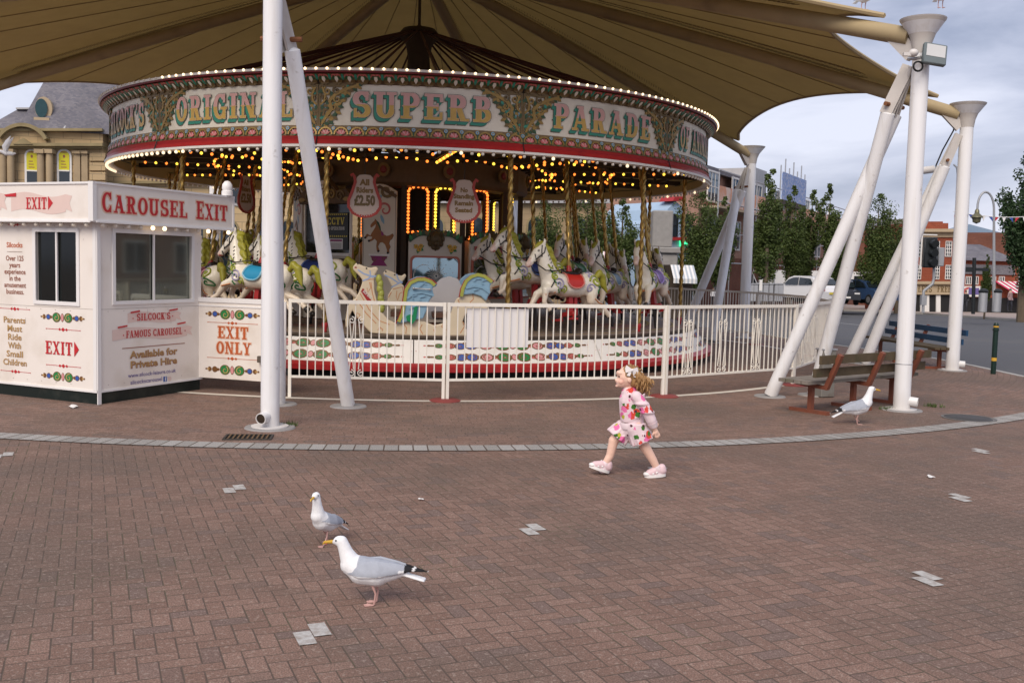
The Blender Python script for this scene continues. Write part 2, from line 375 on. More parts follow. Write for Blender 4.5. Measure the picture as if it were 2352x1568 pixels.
# ================================================================== ground
BCX, BCY, BR = -2.54, 23.06, 13.76   # the pale band is one wide arc
def brick_mat(name, mode):
    m, p, n = newmat(name, .85, 0, .25); P = n.pos(); sx = n.sep(P)
    X, Y = sx[0], sx[1]
    if mode == 'herring':
        a = radians(113); ca, sa = cos(a), sin(a)
        U = n.m('MULTIPLY', n.m('ADD', n.m('MULTIPLY', X, ca), n.m('MULTIPLY', Y, sa)), 1/.087)
        V = n.m('MULTIPLY', n.m('ADD', n.m('MULTIPLY', X, -sa), n.m('MULTIPLY', Y, ca)), 1/.087)
        i, j = n.m('FLOOR', U), n.m('FLOOR', V); fu, fv = n.m('SUBTRACT', U, i), n.m('SUBTRACT', V, j)
        k = n.m('FLOORED_MODULO', n.m('SUBTRACT', i, j), 4.)
        is_ = lambda q: n.m('COMPARE', k, float(q), .1)
        k0, k1, k2, k3 = is_(0), is_(1), is_(2), is_(3)
        d = n.m('MINIMUM', n.m('MINIMUM', n.m('ADD', fu, k1), n.m('ADD', n.m('SUBTRACT', 1., fu), k0)),
                n.m('MINIMUM', n.m('ADD', fv, k2), n.m('ADD', n.m('SUBTRACT', 1., fv), k3)))
        bid = n.xyz(n.m('SUBTRACT', i, k1), n.m('SUBTRACT', j, k2), n.m('ADD', k0, k1))
        dd = n.m('MULTIPLY', d, .087)
    else:
        dx, dy = n.m('SUBTRACT', X, BCX), n.m('SUBTRACT', Y, BCY)
        R = n.m('SQRT', n.m('ADD', n.m('MULTIPLY', dx, dx), n.m('MULTIPLY', dy, dy))); A = n.m('ARCTAN2', dy, dx)
        rw, ln = (.102, .205) if mode == 'ring' else (.27, .135)
        i0 = n.m('MULTIPLY', n.m('SUBTRACT', R, .3 if mode == 'ring' else BR), 1/rw); i = n.m('FLOOR', i0); fi = n.m('SUBTRACT', i0, i)
        sh = n.wn(n.xyz(i, 3.3, 1.1))
        per = n.m('DIVIDE', n.m('MULTIPLY', n.m('ADD', i, 3.), rw), ln) if mode == 'ring' else None
        j0 = n.m('ADD', n.m('MULTIPLY', A, n.m('DIVIDE', n.m('ADD', n.m('MULTIPLY', i, rw), .3), ln) if mode == 'ring' else BR/ln), n.m('MULTIPLY', sh, 7.))
        j = n.m('FLOOR', j0); fj = n.m('SUBTRACT', j0, j)
        d1 = n.m('MULTIPLY', n.m('MINIMUM', fi, n.m('SUBTRACT', 1., fi)), rw); d2 = n.m('MULTIPLY', n.m('MINIMUM', fj, n.m('SUBTRACT', 1., fj)), ln)
        dd = n.m('MINIMUM', d1, d2) if mode == 'ring' else d2; bid = n.xyz(i, j, 0.)
    rnd = n.wn(bid); big = n.noise(P, .45, 4); med = n.noise(P, 2.2, 5); fine = n.noise(P, 130, 2); gr = n.noise(P, 45, 3)
    if mode == 'band': c = n.mix(rnd, (.34, .33, .31), (.46, .45, .43))
    else:
        c = n.mix(rnd, (.228, .137, .104), (.292, .182, .141))
        c = n.mix(n.m('MULTIPLY', n.ramp(n.m('FRACT', n.m('MULTIPLY', rnd, 7.3)), .82, .9), .6), c, (.172, .128, .116))
        c = n.mix(n.m('MULTIPLY', n.ramp(big, .46, .64), .7), c, (.150, .108, .086))
        c = n.mix(n.m('MULTIPLY', n.ramp(med, .54, .74), .6), c, (.155, .112, .088))
    c = n.mix(n.m('MULTIPLY', n.ramp(fine, .40, .60), .8), c, n.mix(.72, c, (.05, .04, .035)))
    c = n.mix(n.m('MULTIPLY', n.ramp(gr, .56, .68), .35), c, (.44, .36, .30))
    # gum and droppings, wider spread away from the carousel
    vo = m.node_tree.nodes.new('ShaderNodeTexVoronoi'); vo.inputs['Scale'].default_value = 5.5; m.node_tree.links.new(P, vo.inputs[0])
    sz = n.m('MULTIPLY', n.wn(vo.outputs['Position']), .055)
    sp = n.m('MULTIPLY', n.m('LESS_THAN', n.m('ADD', vo.outputs['Distance'], n.m('MULTIPLY', gr, .03)), n.m('ADD', sz, -.006)), n.ramp(n.noise(P, .35, 2), .42, .58))
    c = n.mix(n.m('MULTIPLY', sp, .6), c, (.52, .49, .47))
    jw = n.m('MULTIPLY', n.noise(P, 9, 3), .006); dd = n.m('ADD', dd, n.m('SUBTRACT', jw, .003)); jt = n.ramp(dd, .0012 if mode != 'band' else .004, .0055 if mode != 'band' else .009)
    jc = n.mix(n.ramp(n.noise(P, 1.2, 3), .5, .7), (.095, .07, .055), (.095, .085, .05))
    c = n.mix(jt, jc, c); setcol(m, p, c)
    h = n.m('ADD', n.m('MULTIPLY', jt, .7), n.m('MULTIPLY', fine, .25)); bump(m, p, n.m('ADD', h, n.m('MULTIPLY', rnd, .15)), .55, .006)
    return m
m_herr, m_ring, m_band = brick_mat('herringbone_brick', 'herring'), brick_mat('ring_brick', 'ring'), brick_mat('pale_sett', 'band')
m_asph = pm('asphalt', (.085, .087, .095), .9, .25, 30, bmp=.4, dirt=(.12, .115, .11), dscale=.25)
m_kerb = pm('kerb_stone', (.36, .35, .33), .85, .15, 8)
m_pave = pm('far_paving', (.33, .27, .24), .9, .2, 3)
KL = [gnd(1800, 775), gnd(1897, 789), gnd(2010, 804), gnd(2128, 819), gnd(2240, 840), gnd(2352, 864), Vector((9.6, 15.8, 0)), Vector((11.2, 13.4, 0)), Vector((15, 10, 0)), Vector((60, 2, 0))]
PLZ = [Vector((-120, -30, 0)), Vector((60, -30, 0))]+KL[::-1]+[Vector((5.2, 29.5, 0)), Vector((1, 32, 0)), Vector((-6, 34, 0)), Vector((-120, 36, 0))]
mb = MB(); mb.add(PLZ, [tuple(range(len(PLZ)))])
pz = struct('plaza', mb, m_herr, False)
def annulus(r0_, r1_, z, n=180):
    q = MB(); q.lathe([(r0_, z), (r1_, z)], n, (CC.x, CC.y, 0)); return q
# the paved disc stops at the kerb on the far right
def clipring(r1_, z, name, mat, rin):
    q = MB(); vs = []; n = 240
    for i in range(n):
        a = 2*pi*i/n; d = Vector((cos(a), sin(a), 0)); BC = Vector((BCX, BCY, 0)); lim = r1_
        for k in range(len(PLZ)):
            A, B = PLZ[k], PLZ[(k+1) % len(PLZ)]; e = B-A; den = d.x*e.y-d.y*e.x
            if abs(den) > 1e-6:
                t = ((A.x-BCX)*e.y-(A.y-BCY)*e.x)/den; s_ = ((A.x-BCX)*d.y-(A.y-BCY)*d.x)/den
                if t > 0 and 0 <= s_ <= 1: lim = min(lim, t-.14)
        a0 = BC+d*min(rin, lim); p = BC+d*lim; vs += [(a0.x, a0.y, z), (p.x, p.y, z)]
    q.add(vs, [(2*i, 2*((i+1) % n), 2*((i+1) % n)+1, 2*i+1) for i in range(n)])
    return struct(name, q, mat, False)
clipring(BR, .004, 'circle_paving', m_ring, 0.)
clipring(BR+.27, .008, 'pale_paving_band', m_band, BR)
struct('fence_kerb_band', annulus(8.24, 8.36, .008), pm('cream_paint', (.62, .57, .49), .8, .15, 4), False)
# kerb along the road
q = MB()
for k in range(len(KL)-1):
    A, B = KL[k], KL[k+1]; d = (B-A).normalized(); nrm = Vector((d.y, -d.x, 0))
    if nrm.dot(CC-A) < 0: nrm = -nrm
    q.box((A+B)/2+nrm*.065+Vector((0, 0, -.045)), ((B-A).length, .125, .1+.008*2), 0, Matrix.Rotation(atan2(d.y, d.x), 4, 'Z'))
struct('kerb', q, m_kerb, False)
q = MB(); X0, X1 = -900, 900
ys = [-60, 27, 60, 120, 250, 900]
q.add([(x, y, zg(y)-.11) for y in ys for x in (X0, X1)], [(2*i, 2*i+1, 2*i+3, 2*i+2) for i in range(len(ys)-1)])
struct('road', q, m_asph, False)
def slope_pt(x, y, dz=0.):
    Y = 40.
    for _ in range(30):
        p = at(x, y, Y); t = zg(Y)-.11+dz
        Y *= (CAMZ-t)/(CAMZ-p.z) if p.z < CAMZ else 1
    p = at(x, y, Y); return p
# the far pavement, a step above the road, with its kerb
fp = [slope_pt(x, y) for x, y in ((1400, 706), (1700, 708), (1900, 712), (2120, 722), (2352, 739), (2600, 757))]
q = MB(); k = len(fp)
top = [Vector((p.x, p.y, p.z+.13)) for p in fp]; back = [Vector((p.x*1.9+6, p.y*1.9+6, zg(p.y*1.9+6)+.02)) for p in fp]
q.add(top+back, [(i, i+1, k+i+1, k+i) for i in range(k-1)], 0); q.add(fp+top, [(i, i+1, k+i+1, k+i) for i in range(k-1)], 1)
struct('far_pavement', q, [m_pave, m_kerb], False)
# lane marks
m_mark = pm('road_paint', (.5, .5, .5), .8, .3, 8)
q = MB()
for (a, b) in (((1930, 742), (2352, 786)), ((2040, 764), (2352, 808))):
    A, B = slope_pt(*a), slope_pt(*b); L = (B-A).length; d = (B-A)/L; n_ = int(L/6)
    for i in range(n_):
        p0 = A+d*(i*6); p1 = p0+d*2.4; w_ = Vector((-d.y, d.x, 0))*.05
        up = Vector((0, 0, .006)); q.add([p0-w_+up, p1-w_+up, p1+w_+up, p0+w_+up], [(0, 1, 2, 3)])
struct('lane_markings', q, m_mark, False)
# pale slab pairs let into the brick
m_slab = pm('pale_slab', (.46, .45, .43), .9, .3, 60, bmp=.4, dirt=(.30, .26, .23), dscale=22, dlo=.42, dhi=.7)
ax = Vector((cos(radians(113)), sin(radians(113)), 0)); bx_ = Vector((-ax.y, ax.x, 0))
q = MB()
for i, (x, y) in enumerate(((717, 1456), (538, 1123), (1223, 1216), (2130, 1329), (2205, 1143), (2252, 1036), (1510, 1075), (5, 1046))):
    c = gnd(x, y)
    for k in (1, -1):
        cc_ = c+(ax*.043-bx_*.043)*k
        q.add([cc_+ax*(s1*.083)+bx_*(s2*.041)+Vector((0, 0, .005)) for s1, s2 in ((-1, -1), (1, -1), (1, 1), (-1, 1))], [(3, 2, 1, 0)])
struct('pale_paving_slabs', q, m_slab, False)
# gully grate and manhole cover
m_iron = pm('cast_iron', (.055, .05, .045), .6, .3, 20, metal=.4)
g = gnd(567, 1011); gt = thing('drain_grate', 'rusty slotted drain grate beside the pale band near the pole foot', 'drain', (g.x, g.y, .006), radians(8))
f = MB(); f.box((0, 0, .004), (.46, .02, .012)); f.box((0, .26, .004), (.46, .02, .012)); f.box((-.22, .13, .004), (.02, .24, .012)); f.box((.22, .13, .004), (.02, .24, .012)); f.build('frame', m_iron, gt)
f = MB()
for i in range(9): f.box((-.18+i*.045, .13, .006), (.016, .24, .014))
f.build('slats', pm('rust_brown', (.13, .075, .035), .8, .3, 12), gt)
f = MB(); f.box((0, .13, .001), (.42, .24, .002)); f.build('pit', pm('pit_black', (.008, .008, .007), .9), gt)
g = gnd(2225, 961); mh = thing('manhole_cover', 'dark round iron manhole cover set in the brick ring right of the gull', 'manhole', (g.x, g.y, .006))
q = MB(); q.lathe([(0, .004), (.27, .004), (.28, 0)], 28); q.build('lid', m_iron, mh)
q = MB(); q.lathe([(.285, 0), (.285, .006), (.32, .006), (.32, 0)], 28); q.build('rim', pm('worn_iron', (.12, .11, .1), .6, .2, 15), mh)
# litter
m_paper = pm('scrap_paper', (.72, .71, .69), .8, .08, 30)
def scrap(x, y, sz, label):
    c = gnd(x, y); rr = random.Random(x); q = MB()
    q.grid(lambda u, v: ((u-.5)*sz*1.6+.2*sz*sin(5*v), (v-.5)*sz+.15*sz*sin(6*u), .012+sz*.35*abs(noise.noise(Vector((u*3+x, v*3, 0))))), 5, 4)
    o = q.build('litter', m_paper, None, (c.x, c.y, 0.), rr.random()*3); tag(o, label, 'litter', 'scraps of litter on the paving')
scrap(170, 936, .09, 'crumpled white paper scrap in front of the white ticket booth')
scrap(2137, 1097, .05, 'white paper scrap on bare brick right of the pale slab pairs')
scrap(967, 1149, .025, 'tiny white scrap on the brick right of the two gulls')
# weeds at the pole feet
m_weed = pm('weed_green', (.07, .10, .03), .8, .3, 20)
def weeds(x, y, n, s, label):
    c = gnd(x, y); q = MB(); rr = random.Random(int(x))
    for i in range(n):
        a = rr.uniform(0, 6.3); d = rr.uniform(0, s); b = Vector((d*cos(a), d*sin(a)*.7, 0)); h = rr.uniform(.02, .06); a2 = rr.uniform(0, 6.3); w_ = Vector((cos(a2), sin(a2), 0))*.008
        tp = b+Vector((rr.uniform(-.03, .03), rr.uniform(-.03, .03), h)); q.add([b-w_, b+w_, tp], [(0, 1, 2)])
    o = q.build('weeds', m_weed, None, (c.x, c.y, .008)); tag(o, label, 'weeds', kind='stuff')
weeds(662, 978, 60, .12, 'green weeds at the foot of the big left pole')
weeds(2145, 935, 70, .14, 'green weeds in the brick by the right pole foot')
weeds(2040, 942, 60, .14, 'green weeds under the wooden bench')
# ================================================================== canopy and its masts
def translu(m, p, c, n, f):
    t = m.node_tree.nodes.new('ShaderNodeBsdfTranslucent'); ms = m.node_tree.nodes.new('ShaderNodeMixShader'); ms.inputs[0].default_value = f
    if isinstance(c, tuple): t.inputs[0].default_value = (*c, 1)
    else: m.node_tree.links.new(c, t.inputs[0])
    out = [x for x in m.node_tree.nodes if x.type == 'OUTPUT_MATERIAL'][0]
    m.node_tree.links.new(p.outputs[0], ms.inputs[1]); m.node_tree.links.new(t.outputs[0], ms.inputs[2]); m.node_tree.links.new(ms.outputs[0], out.inputs[0])
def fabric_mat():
    m, p, n = newmat('canopy_underside_shade', .75, 0, .2); o = n.pos()
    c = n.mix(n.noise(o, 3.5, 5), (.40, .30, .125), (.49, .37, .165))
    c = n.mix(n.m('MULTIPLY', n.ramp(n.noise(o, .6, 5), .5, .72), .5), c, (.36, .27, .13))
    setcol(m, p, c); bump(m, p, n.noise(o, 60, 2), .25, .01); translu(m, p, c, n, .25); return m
m_under = fabric_mat()  # white fabric's underside: grime and shade both painted in as tan
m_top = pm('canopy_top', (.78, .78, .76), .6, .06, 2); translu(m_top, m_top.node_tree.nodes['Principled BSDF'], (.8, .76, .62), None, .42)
m_white = pm('white_paint', (.77, .775, .79), .38, .04, 5, dirt=(.64, .62, .59), dscale=3.2, dlo=.6, dhi=.9)
def scuffed():
    m, p, n = newmat('scuffed_white_paint', .4, 0, .4); o = n.obj(); s = n.sep(o)
    st = n.noise(n.xyz(n.m('MULTIPLY', s[0], 14.), n.m('MULTIPLY', s[1], 14.), n.m('MULTIPLY', s[2], .8)), 1., 5)
    c = n.mix(n.m('MULTIPLY', n.ramp(st, .52, .75), .55), (.78, .785, .80), (.60, .575, .54))
    c = n.mix(n.m('MULTIPLY', n.ramp(n.noise(o, 9, 6), .66, .74), .6), c, (.40, .37, .35))
    lo = n.m('SUBTRACT', 1., n.ramp(n.m('ADD', s[2], n.m('MULTIPLY', st, .25)), .12, .42)); c = n.mix(n.m('MULTIPLY', lo, .45), c, (.42, .36, .30))
    setcol(m, p, c); bump(m, p, n.noise(o, 40, 3), .08, .004); MATS['scuffed'] = m; return m
m_white = scuffed()
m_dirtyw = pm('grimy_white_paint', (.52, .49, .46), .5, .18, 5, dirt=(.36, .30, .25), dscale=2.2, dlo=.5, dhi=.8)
m_rust = pm('rusted_steel', (.19, .075, .03), .8, .35, 18, bmp=.3)
m_zinc = pm('galvanised_steel', (.42, .43, .45), .45, .12, 10, metal=.5)
m_zincd = pm('dull_zinc', (.27, .26, .255), .7, .2, 10)
m_black = pm('black_rubber', (.012, .012, .013), .6, .2, 10)
m_seam = pm('seam_brown', (.24, .175, .085), .8, .1, 5)
APEX = Vector((CC.x, CC.y, 7.75))
heads = {}
hp = dict(R1=gnd(2070, 942), R2=gnd(2187, 851), M=gnd(1708, 777), L=gnd(620, 983))
ZH = 4.95
ang = lambda p: math.degrees(atan2(p.y-CC.y, p.x-CC.x))
order = [('L', hp['L']), ('R1', hp['R1']), ('R2', hp['R2']), ('M', hp['M'])]
for nm, dg in (('B1', 79), ('B2', 129), ('B3', 174), ('B4', 221)):
    order.append((nm, CC+Vector((cos(radians(dg)), sin(radians(dg)), 0))*10.6))
HT = {'R1': 4.80, 'R2': 4.72, 'M': 4.74, 'L': 4.9}
HD = [Vector((p.x, p.y, HT.get(nm_, ZH))) for nm_, p in order]
def beam(i, t):
    h = HD[i % 8]; p = APEX.lerp(h, t); p.z = APEX.z+(h.z-APEX.z)*(t**1.12)-.0; return p
def memb(i, s, t):
    te = .95-(.075 if i == 2 else .13)*sin(pi*s)**.6
    tt = t*te; a, b = beam(i, tt), beam(i+1, tt); p = a.lerp(b, s); p.z += .10+.34*sin(pi*s)*tt*(.35+tt*.3); return p
can = thing('canopy', 'huge fabric tension canopy, white on top with shaded tan beneath, stretched over the whole carousel', 'canopy', (0, 0, 0))
q = MB(); NS, NTT = 22, 26
for i in range(8):
    vs = []
    for lay in (0, 1):
        for a in range(NS+1):
            for b in range(NTT+1):
                p = memb(i, a/NS, b/NTT)
                if lay: p = p+Vector((0, 0, .035))
                vs.append(p)
    L0 = (NS+1)*(NTT+1); id_ = lambda l, a, b: l*L0+a*(NTT+1)+b
    fs = [(id_(0, a, b), id_(0, a, b+1), id_(0, a+1, b+1), id_(0, a+1, b)) for a in range(NS) for b in range(NTT)]
    ft = [(id_(1, a, b), id_(1, a+1, b), id_(1, a+1, b+1), id_(1, a, b+1)) for a in range(NS) for b in range(NTT)]
    fe = [(id_(0, a, NTT), id_(1, a, NTT), id_(1, a+1, NTT), id_(0, a+1, NTT)) for a in range(NS)]
    base = len(q.v); q.add(vs, fs, 0); n0 = len(q.f)
    for f in ft: q.f.append(tuple(base+k for k in f)); q.mi.append(1)
    for f in fe: q.f.append(tuple(base+k for k in f)); q.mi.append(1)
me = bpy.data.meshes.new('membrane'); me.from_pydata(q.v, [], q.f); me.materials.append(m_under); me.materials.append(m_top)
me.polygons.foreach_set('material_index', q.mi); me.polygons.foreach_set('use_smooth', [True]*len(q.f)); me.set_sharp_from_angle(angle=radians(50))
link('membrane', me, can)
m_beam = pm('beam_sleeve', (.37, .29, .165), .7, .15, 3, dirt=(.24, .185, .11), dscale=1.5)
for i in range(8):
    b = MB(); b.tube([beam(i, t/24*.985)+Vector((0, 0, -.10)) for t in range(1, 25)], .115, 12); b.build('arch_tube', m_beam, can)
    b = MB()
    for s in ([0.2, .4, .6, .8]):
        b.tube([memb(i, s+.05*(t/14-.5)*(1 if s < .5 else -1), t/14)+Vector((0, 0, -.012)) for t in range(1, 15)], .008, 5)
    for k in range(1, 90):      # lacing stitches beside the arch
        t = .18+.008*k
        if t > .9: break
        for sg, j in ((.014, i), (.986, i-1)):
            p0 = memb(j % 8, sg, t); p1 = memb(j % 8, sg+(.025 if sg < .5 else -.025), t); b.tube([p0+Vector((0, 0, -.01)), p1+Vector((0, 0, -.01))], .006, 4)
    b.build('seams', m_seam, can)
    b = MB(); b.tube([memb(i, s/24, 1)+Vector((0, 0, .01)) for s in range(25)], .035, 6); b.build('edge_hem', m_beam, can)
b = MB(); b.lathe([(.0, -.25), (.35, -.2), (.45, .0), (.35, .2), (0, .25)], 18, APEX); b.build('crown_ring', m_beam, can)
# masts: a vertical tube, two raking struts, a flared head
def mast(nm, base, strut_feet, label, r=.16, drain=None, hide=False):
    ZH = HT.get(nm, 4.95); bx = base; H = Vector((bx.x, bx.y, ZH)); inw = Vector((CC.x-bx.x, CC.y-bx.y, 0)).normalized()
    t = thing('canopy_mast', label, 'mast', (bx.x, bx.y, 0), 0, 'white steel masts carrying the canopy')
    P = lambda v: Vector(v)-Vector((bx.x, bx.y, 0))
    b = MB(); b.tube([(0, 0, .0), (0, 0, .03)], .19, 20); b.lathe([(r, .03), (r, ZH-.5), (r*.98, ZH-.3), (r*1.15, ZH-.15), (r*1.6, ZH-.01), (r*2.55, ZH+.12), (r*2.65, ZH+.13), (r*2.5, ZH+.11), (r*1.3, ZH-.08), (0, ZH-.1)], 26); b.build('pole', m_white, t)
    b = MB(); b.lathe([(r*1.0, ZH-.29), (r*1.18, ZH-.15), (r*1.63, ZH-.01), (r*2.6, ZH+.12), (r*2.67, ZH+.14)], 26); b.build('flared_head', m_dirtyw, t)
    b = MB(); b.lathe([(0, .02), (.25, .018), (.26, .004)], 24); b.build('base_plate', m_zincd, t)
    # arm reaching in to the arch tube
    A = P(HD[[k for k, v in enumerate(order) if v[0] == nm][0]].lerp(APEX, .035)); A.z -= .05
    b = MB(); b.bar((inw*.1)+Vector((0, 0, ZH-.28)), A+Vector((0, 0, -.05)), .1, .2); b.build('bracket', m_dirtyw, t)
    b = MB(); c = A*.85+Vector((0, 0, ZH*.15-.05)); sd_ = Vector((-inw.y, inw.x, 0)); b.tube([A-sd_*.09+Vector((0, 0, -.06)), A+sd_*.09+Vector((0, 0, -.06))], .05, 10); b.build('pin', m_rust, t)
    for k, ft in enumerate(strut_feet):
        top = P(H)+inw*.34+sd_*(.1 if k else -.1)+Vector((0, 0, -.95)); f = P(ft); d = (top-f).normalized()
        b = MB(); b.tube([f+d*.03, top-d*.05], r*.86, 22); b.lathe([(r*.86, 0), (r*.3, .03), (0, .03)], 18, (0, 0, 0), 0, 0, 2*pi, Matrix.Translation(top-d*.05) @ d.to_track_quat('Z', 'Y').to_matrix().to_4x4()); b.build('strut', m_white, t)
        b = MB(); b.bar(top-d*.06, P(H)+inw*.13+Vector((0, 0, -.42)), .03, .15); b.bar(top-d*.06+sd_*.06, P(H)+inw*.13+sd_*.06+Vector((0, 0, -.42)), .02, .15); b.build('fork_plate', m_dirtyw, t)
        b = MB(); b.tube([top+d*.06-sd_*.12, top+d*.06+sd_*.12], .028, 8); b.build('bolt', m_rust, t)
        b = MB(); b.lathe([(0, .02), (.21, .018), (.22, .004)], 24, f); b.build('foot_plate', m_zincd, t)
    if drain:
        d = Vector(drain).normalized(); b = MB()
        b.lathe([(.058, 0), (.058, .15), (.05, .15), (.05, .02), (0, .02)], 16, d*(r-.06)+Vector((0, 0, .14)), 0, 0, 2*pi, d.to_track_quat('Z', 'Y').to_matrix().to_4x4())
        b.build('drain_outlet', m_white, t)
        b = MB(); b.lathe([(.052, .14), (.03, .142), (0, .142)], 14, d*(r-.06)+Vector((0, 0, .14)), 0, 0, 2*pi, d.to_track_quat('Z', 'Y').to_matrix().to_4x4()); b.build('drain_bore', pm('bore_dark', (.03, .018, .01), .9), t)
    return t, H, inw
mL, HL, iL = mast('L', hp['L'], [gnd(800, 934), gnd(640, 929)], 'nearest white mast, left of centre, in front of the exit gate', .095, drain=(-.3, -1, -.1))
mR1, HR1, iR1 = mast('R1', hp['R1'], [gnd(1768, 911), gnd(1868, 908)], 'white mast on the right behind the wooden bench end, carrying a floodlight', .105, drain=(.9, -.5, -.1))
mR2, HR2, iR2 = mast('R2', hp['R2'], [gnd(1946, 832), gnd(1985, 836)], 'farthest right white mast beside the blue bench, with a camera on its strut', .118, drain=(.9, -.3, -.05))
mM, HM, iM = mast('M', hp['M'], [gnd(1634, 787), gnd(1566, 771)], 'small distant white mast just right of the carousel', .125)
for nm, p in order[4:]:
    i_ = (CC-p).normalized(); i_.z = 0; s_ = Vector((-i_.y, i_.x, 0))
    mast(nm, p, [p+i_*1.6+s_*.8, p+i_*1.6-s_*.8], 'white mast standing behind the carousel', .105)
# wire round the right mast
b = MB(); b.lathe([(.107, .60), (.111, .605), (.107, .61)], 20); b.build('tie_wire', m_zinc, mR1)
# floodlight, fixed to the mast
fl = thing('floodlight', 'grey square floodlight clamped high on the right mast', 'floodlight', at(2146, 126, hp['R1'].y-.22))
m_fl = pm('floodlight_grey', (.13, .16, .17), .5, .1, 8)
Rm = Matrix.Rotation(radians(8), 4, 'Y') @ Matrix.Rotation(radians(-14), 4, 'X')
b = MB(); b.box((0, 0, 0), (.29, .07, .27), 0, Rm, .012); b.box((0, .06, 0), (.2, .06, .18), 0, Rm, .01); b.build('housing', m_fl, fl)
b = MB(); b.box(Rm @ Vector((.003, -.037, .035)), (.235, .006, .155), 0, Rm, .0); b.build('glass', pm('floodlight_glass', (.55, .56, .56), .25, .05), fl)
b = MB(); b.tube([(-.15, .03, -.03), (-.2, .08, -.04), (-.26, .16, -.02)], .022, 8); b.build('bracket', m_zinc, fl)
b = MB(); b.lathe([(.055, -.02), (.07, 0), (.055, .02), (.045, 0), (.055, -.02)], 16, (-.2, -.02, -.15), 0, 0, 2*pi, Matrix.Rotation(radians(90), 4, 'X')); b.build('cable_coil', m_black, fl)
# the little junction box above it
b = MB(); b.ell((0, 0, 0), (.06, .06, .05), 0, 12, 8); b.box((-.08, 0, -.02), (.09, .05, .04)); o = b.build('sensor_box', m_white, None, at(2098, 122, hp['R1'].y-.2)); tag(o, 'small white rounded sensor box on the right mast beside the floodlight', 'sensor')
# security camera on the far strut
p = at(2137, 391, hp['R2'].y+.7)
cc = thing('security_camera', 'white bullet security camera fixed to the far right strut', 'security camera', p)
b = MB(); b.tube([(.05, 0, .02), (-.3, -.1, -.04)], .07, 12); b.build('body', m_white, cc)
b = MB(); b.tube([(-.3, -.1, -.04), (-.33, -.11, -.046)], .055, 12); b.build('lens', m_black, cc)
b = MB(); b.tube([(.05, 0, 0), (.16, .02, -.06), (.26, .05, -.1)], .04, 8); b.build('bracket', m_zinc, cc)
b = MB(); b.tube([at(x, y, hp['R2'].y+.62) for x, y in ((2196, 262), (2190, 300), (2165, 345), (2150, 380), (2152, 400))], .014, 6); o = b.build('hanging_cable', m_black); tag(o, 'black cable looping down the far right strut to the camera', 'cable')
# ================================================================== carousel
car = thing('carousel', 'large old-time carousel with lettered rounding boards and rows of lit bulbs', 'carousel', (CC.x, CC.y, 0), radians(TH0))
m_cream = pm('panel_cream', (.76, .70, .58), .45, .05, 3, dirt=(.60, .54, .43), dscale=1.6)
m_cwhite = pm('carousel_white', (.76, .73, .68), .4, .05, 3, dirt=(.6, .55, .48), dscale=2.5, dlo=.58)
m_red = pm('fairground_red', (.36, .02, .022), .35, .15, 5, dirt=(.25, .015, .02), dscale=3)
m_dred = pm('dark_red', (.16, .012, .014), .4, .15, 6)
m_gold = pm('old_gold', (.30, .185, .05), .38, .25, 9, metal=.35)
m_dgold = pm('dull_gold', (.16, .105, .04), .45, .25, 9, metal=.2)
m_dgreen = pm('leaf_green', (.035, .085, .035), .45, .25, 9)
m_jade = pm('jade_green', (.035, .25, .17), .4, .15, 6)
m_ink = pm('letter_outline', (.10, .055, .03), .5, .1, 8)
m_pink = pm('letter_pink', (.62, .35, .31), .45, .08, 7)
m_lgold = pm('letter_gold', (.54, .34, .075), .38, .2, 22)
m_sky = pm('pale_blue', (.22, .38, .50), .4, .1, 6)
m_rose = pm('rose', (.50, .12, .11), .45, .15, 8)
m_brown = pm('carved_brown', (.11, .065, .03), .55, .3, 12)
m_blue = pm('ornament_blue', (.035, .10, .38), .4, .15, 8)
m_green = pm('ornament_green', (.02, .20, .055), .4, .15, 8)
m_bronze = pm('ornament_bronze', (.17, .075, .022), .45, .2, 10)
m_pale = pm('ornament_pink', (.62, .27, .28), .4, .08, 8)
m_canv = pm('olive_canvas', (.52, .40, .20), .8, .15, 2.5)
m_dark = pm('dark_timber', (.05, .034, .021), .7, .3, 8)
m_brass = pm('twisted_brass', (.34, .215, .06), .26, .25, 5, metal=.7)
m_deckp = pm('deck_boards', (.20, .15, .125), .7, .3, 5, dirt=(.30, .06, .05), dscale=.8)
g_warm = glow('warm_bulb', (1, .74, .45), 1.25)
g_dim = glow('dim_bulb', (1, .78, .52), .62)
g_low = pm('unlit_bulb', (.78, .72, .62), .15, .05, 5, spec=.7)
g_yel = glow('yellow_bulb', (1, .62, .06), 1.25)
g_org = glow('orange_bulb', (1, .21, .03), 1.2)
def pol(R, a, z): return Vector((R*cos(a), R*sin(a), z))
def ring(name, prof, mat, n=144, parent=car):
    q = MB(); q.lathe(prof, n); return q.build(name, mat, parent, ang=30)
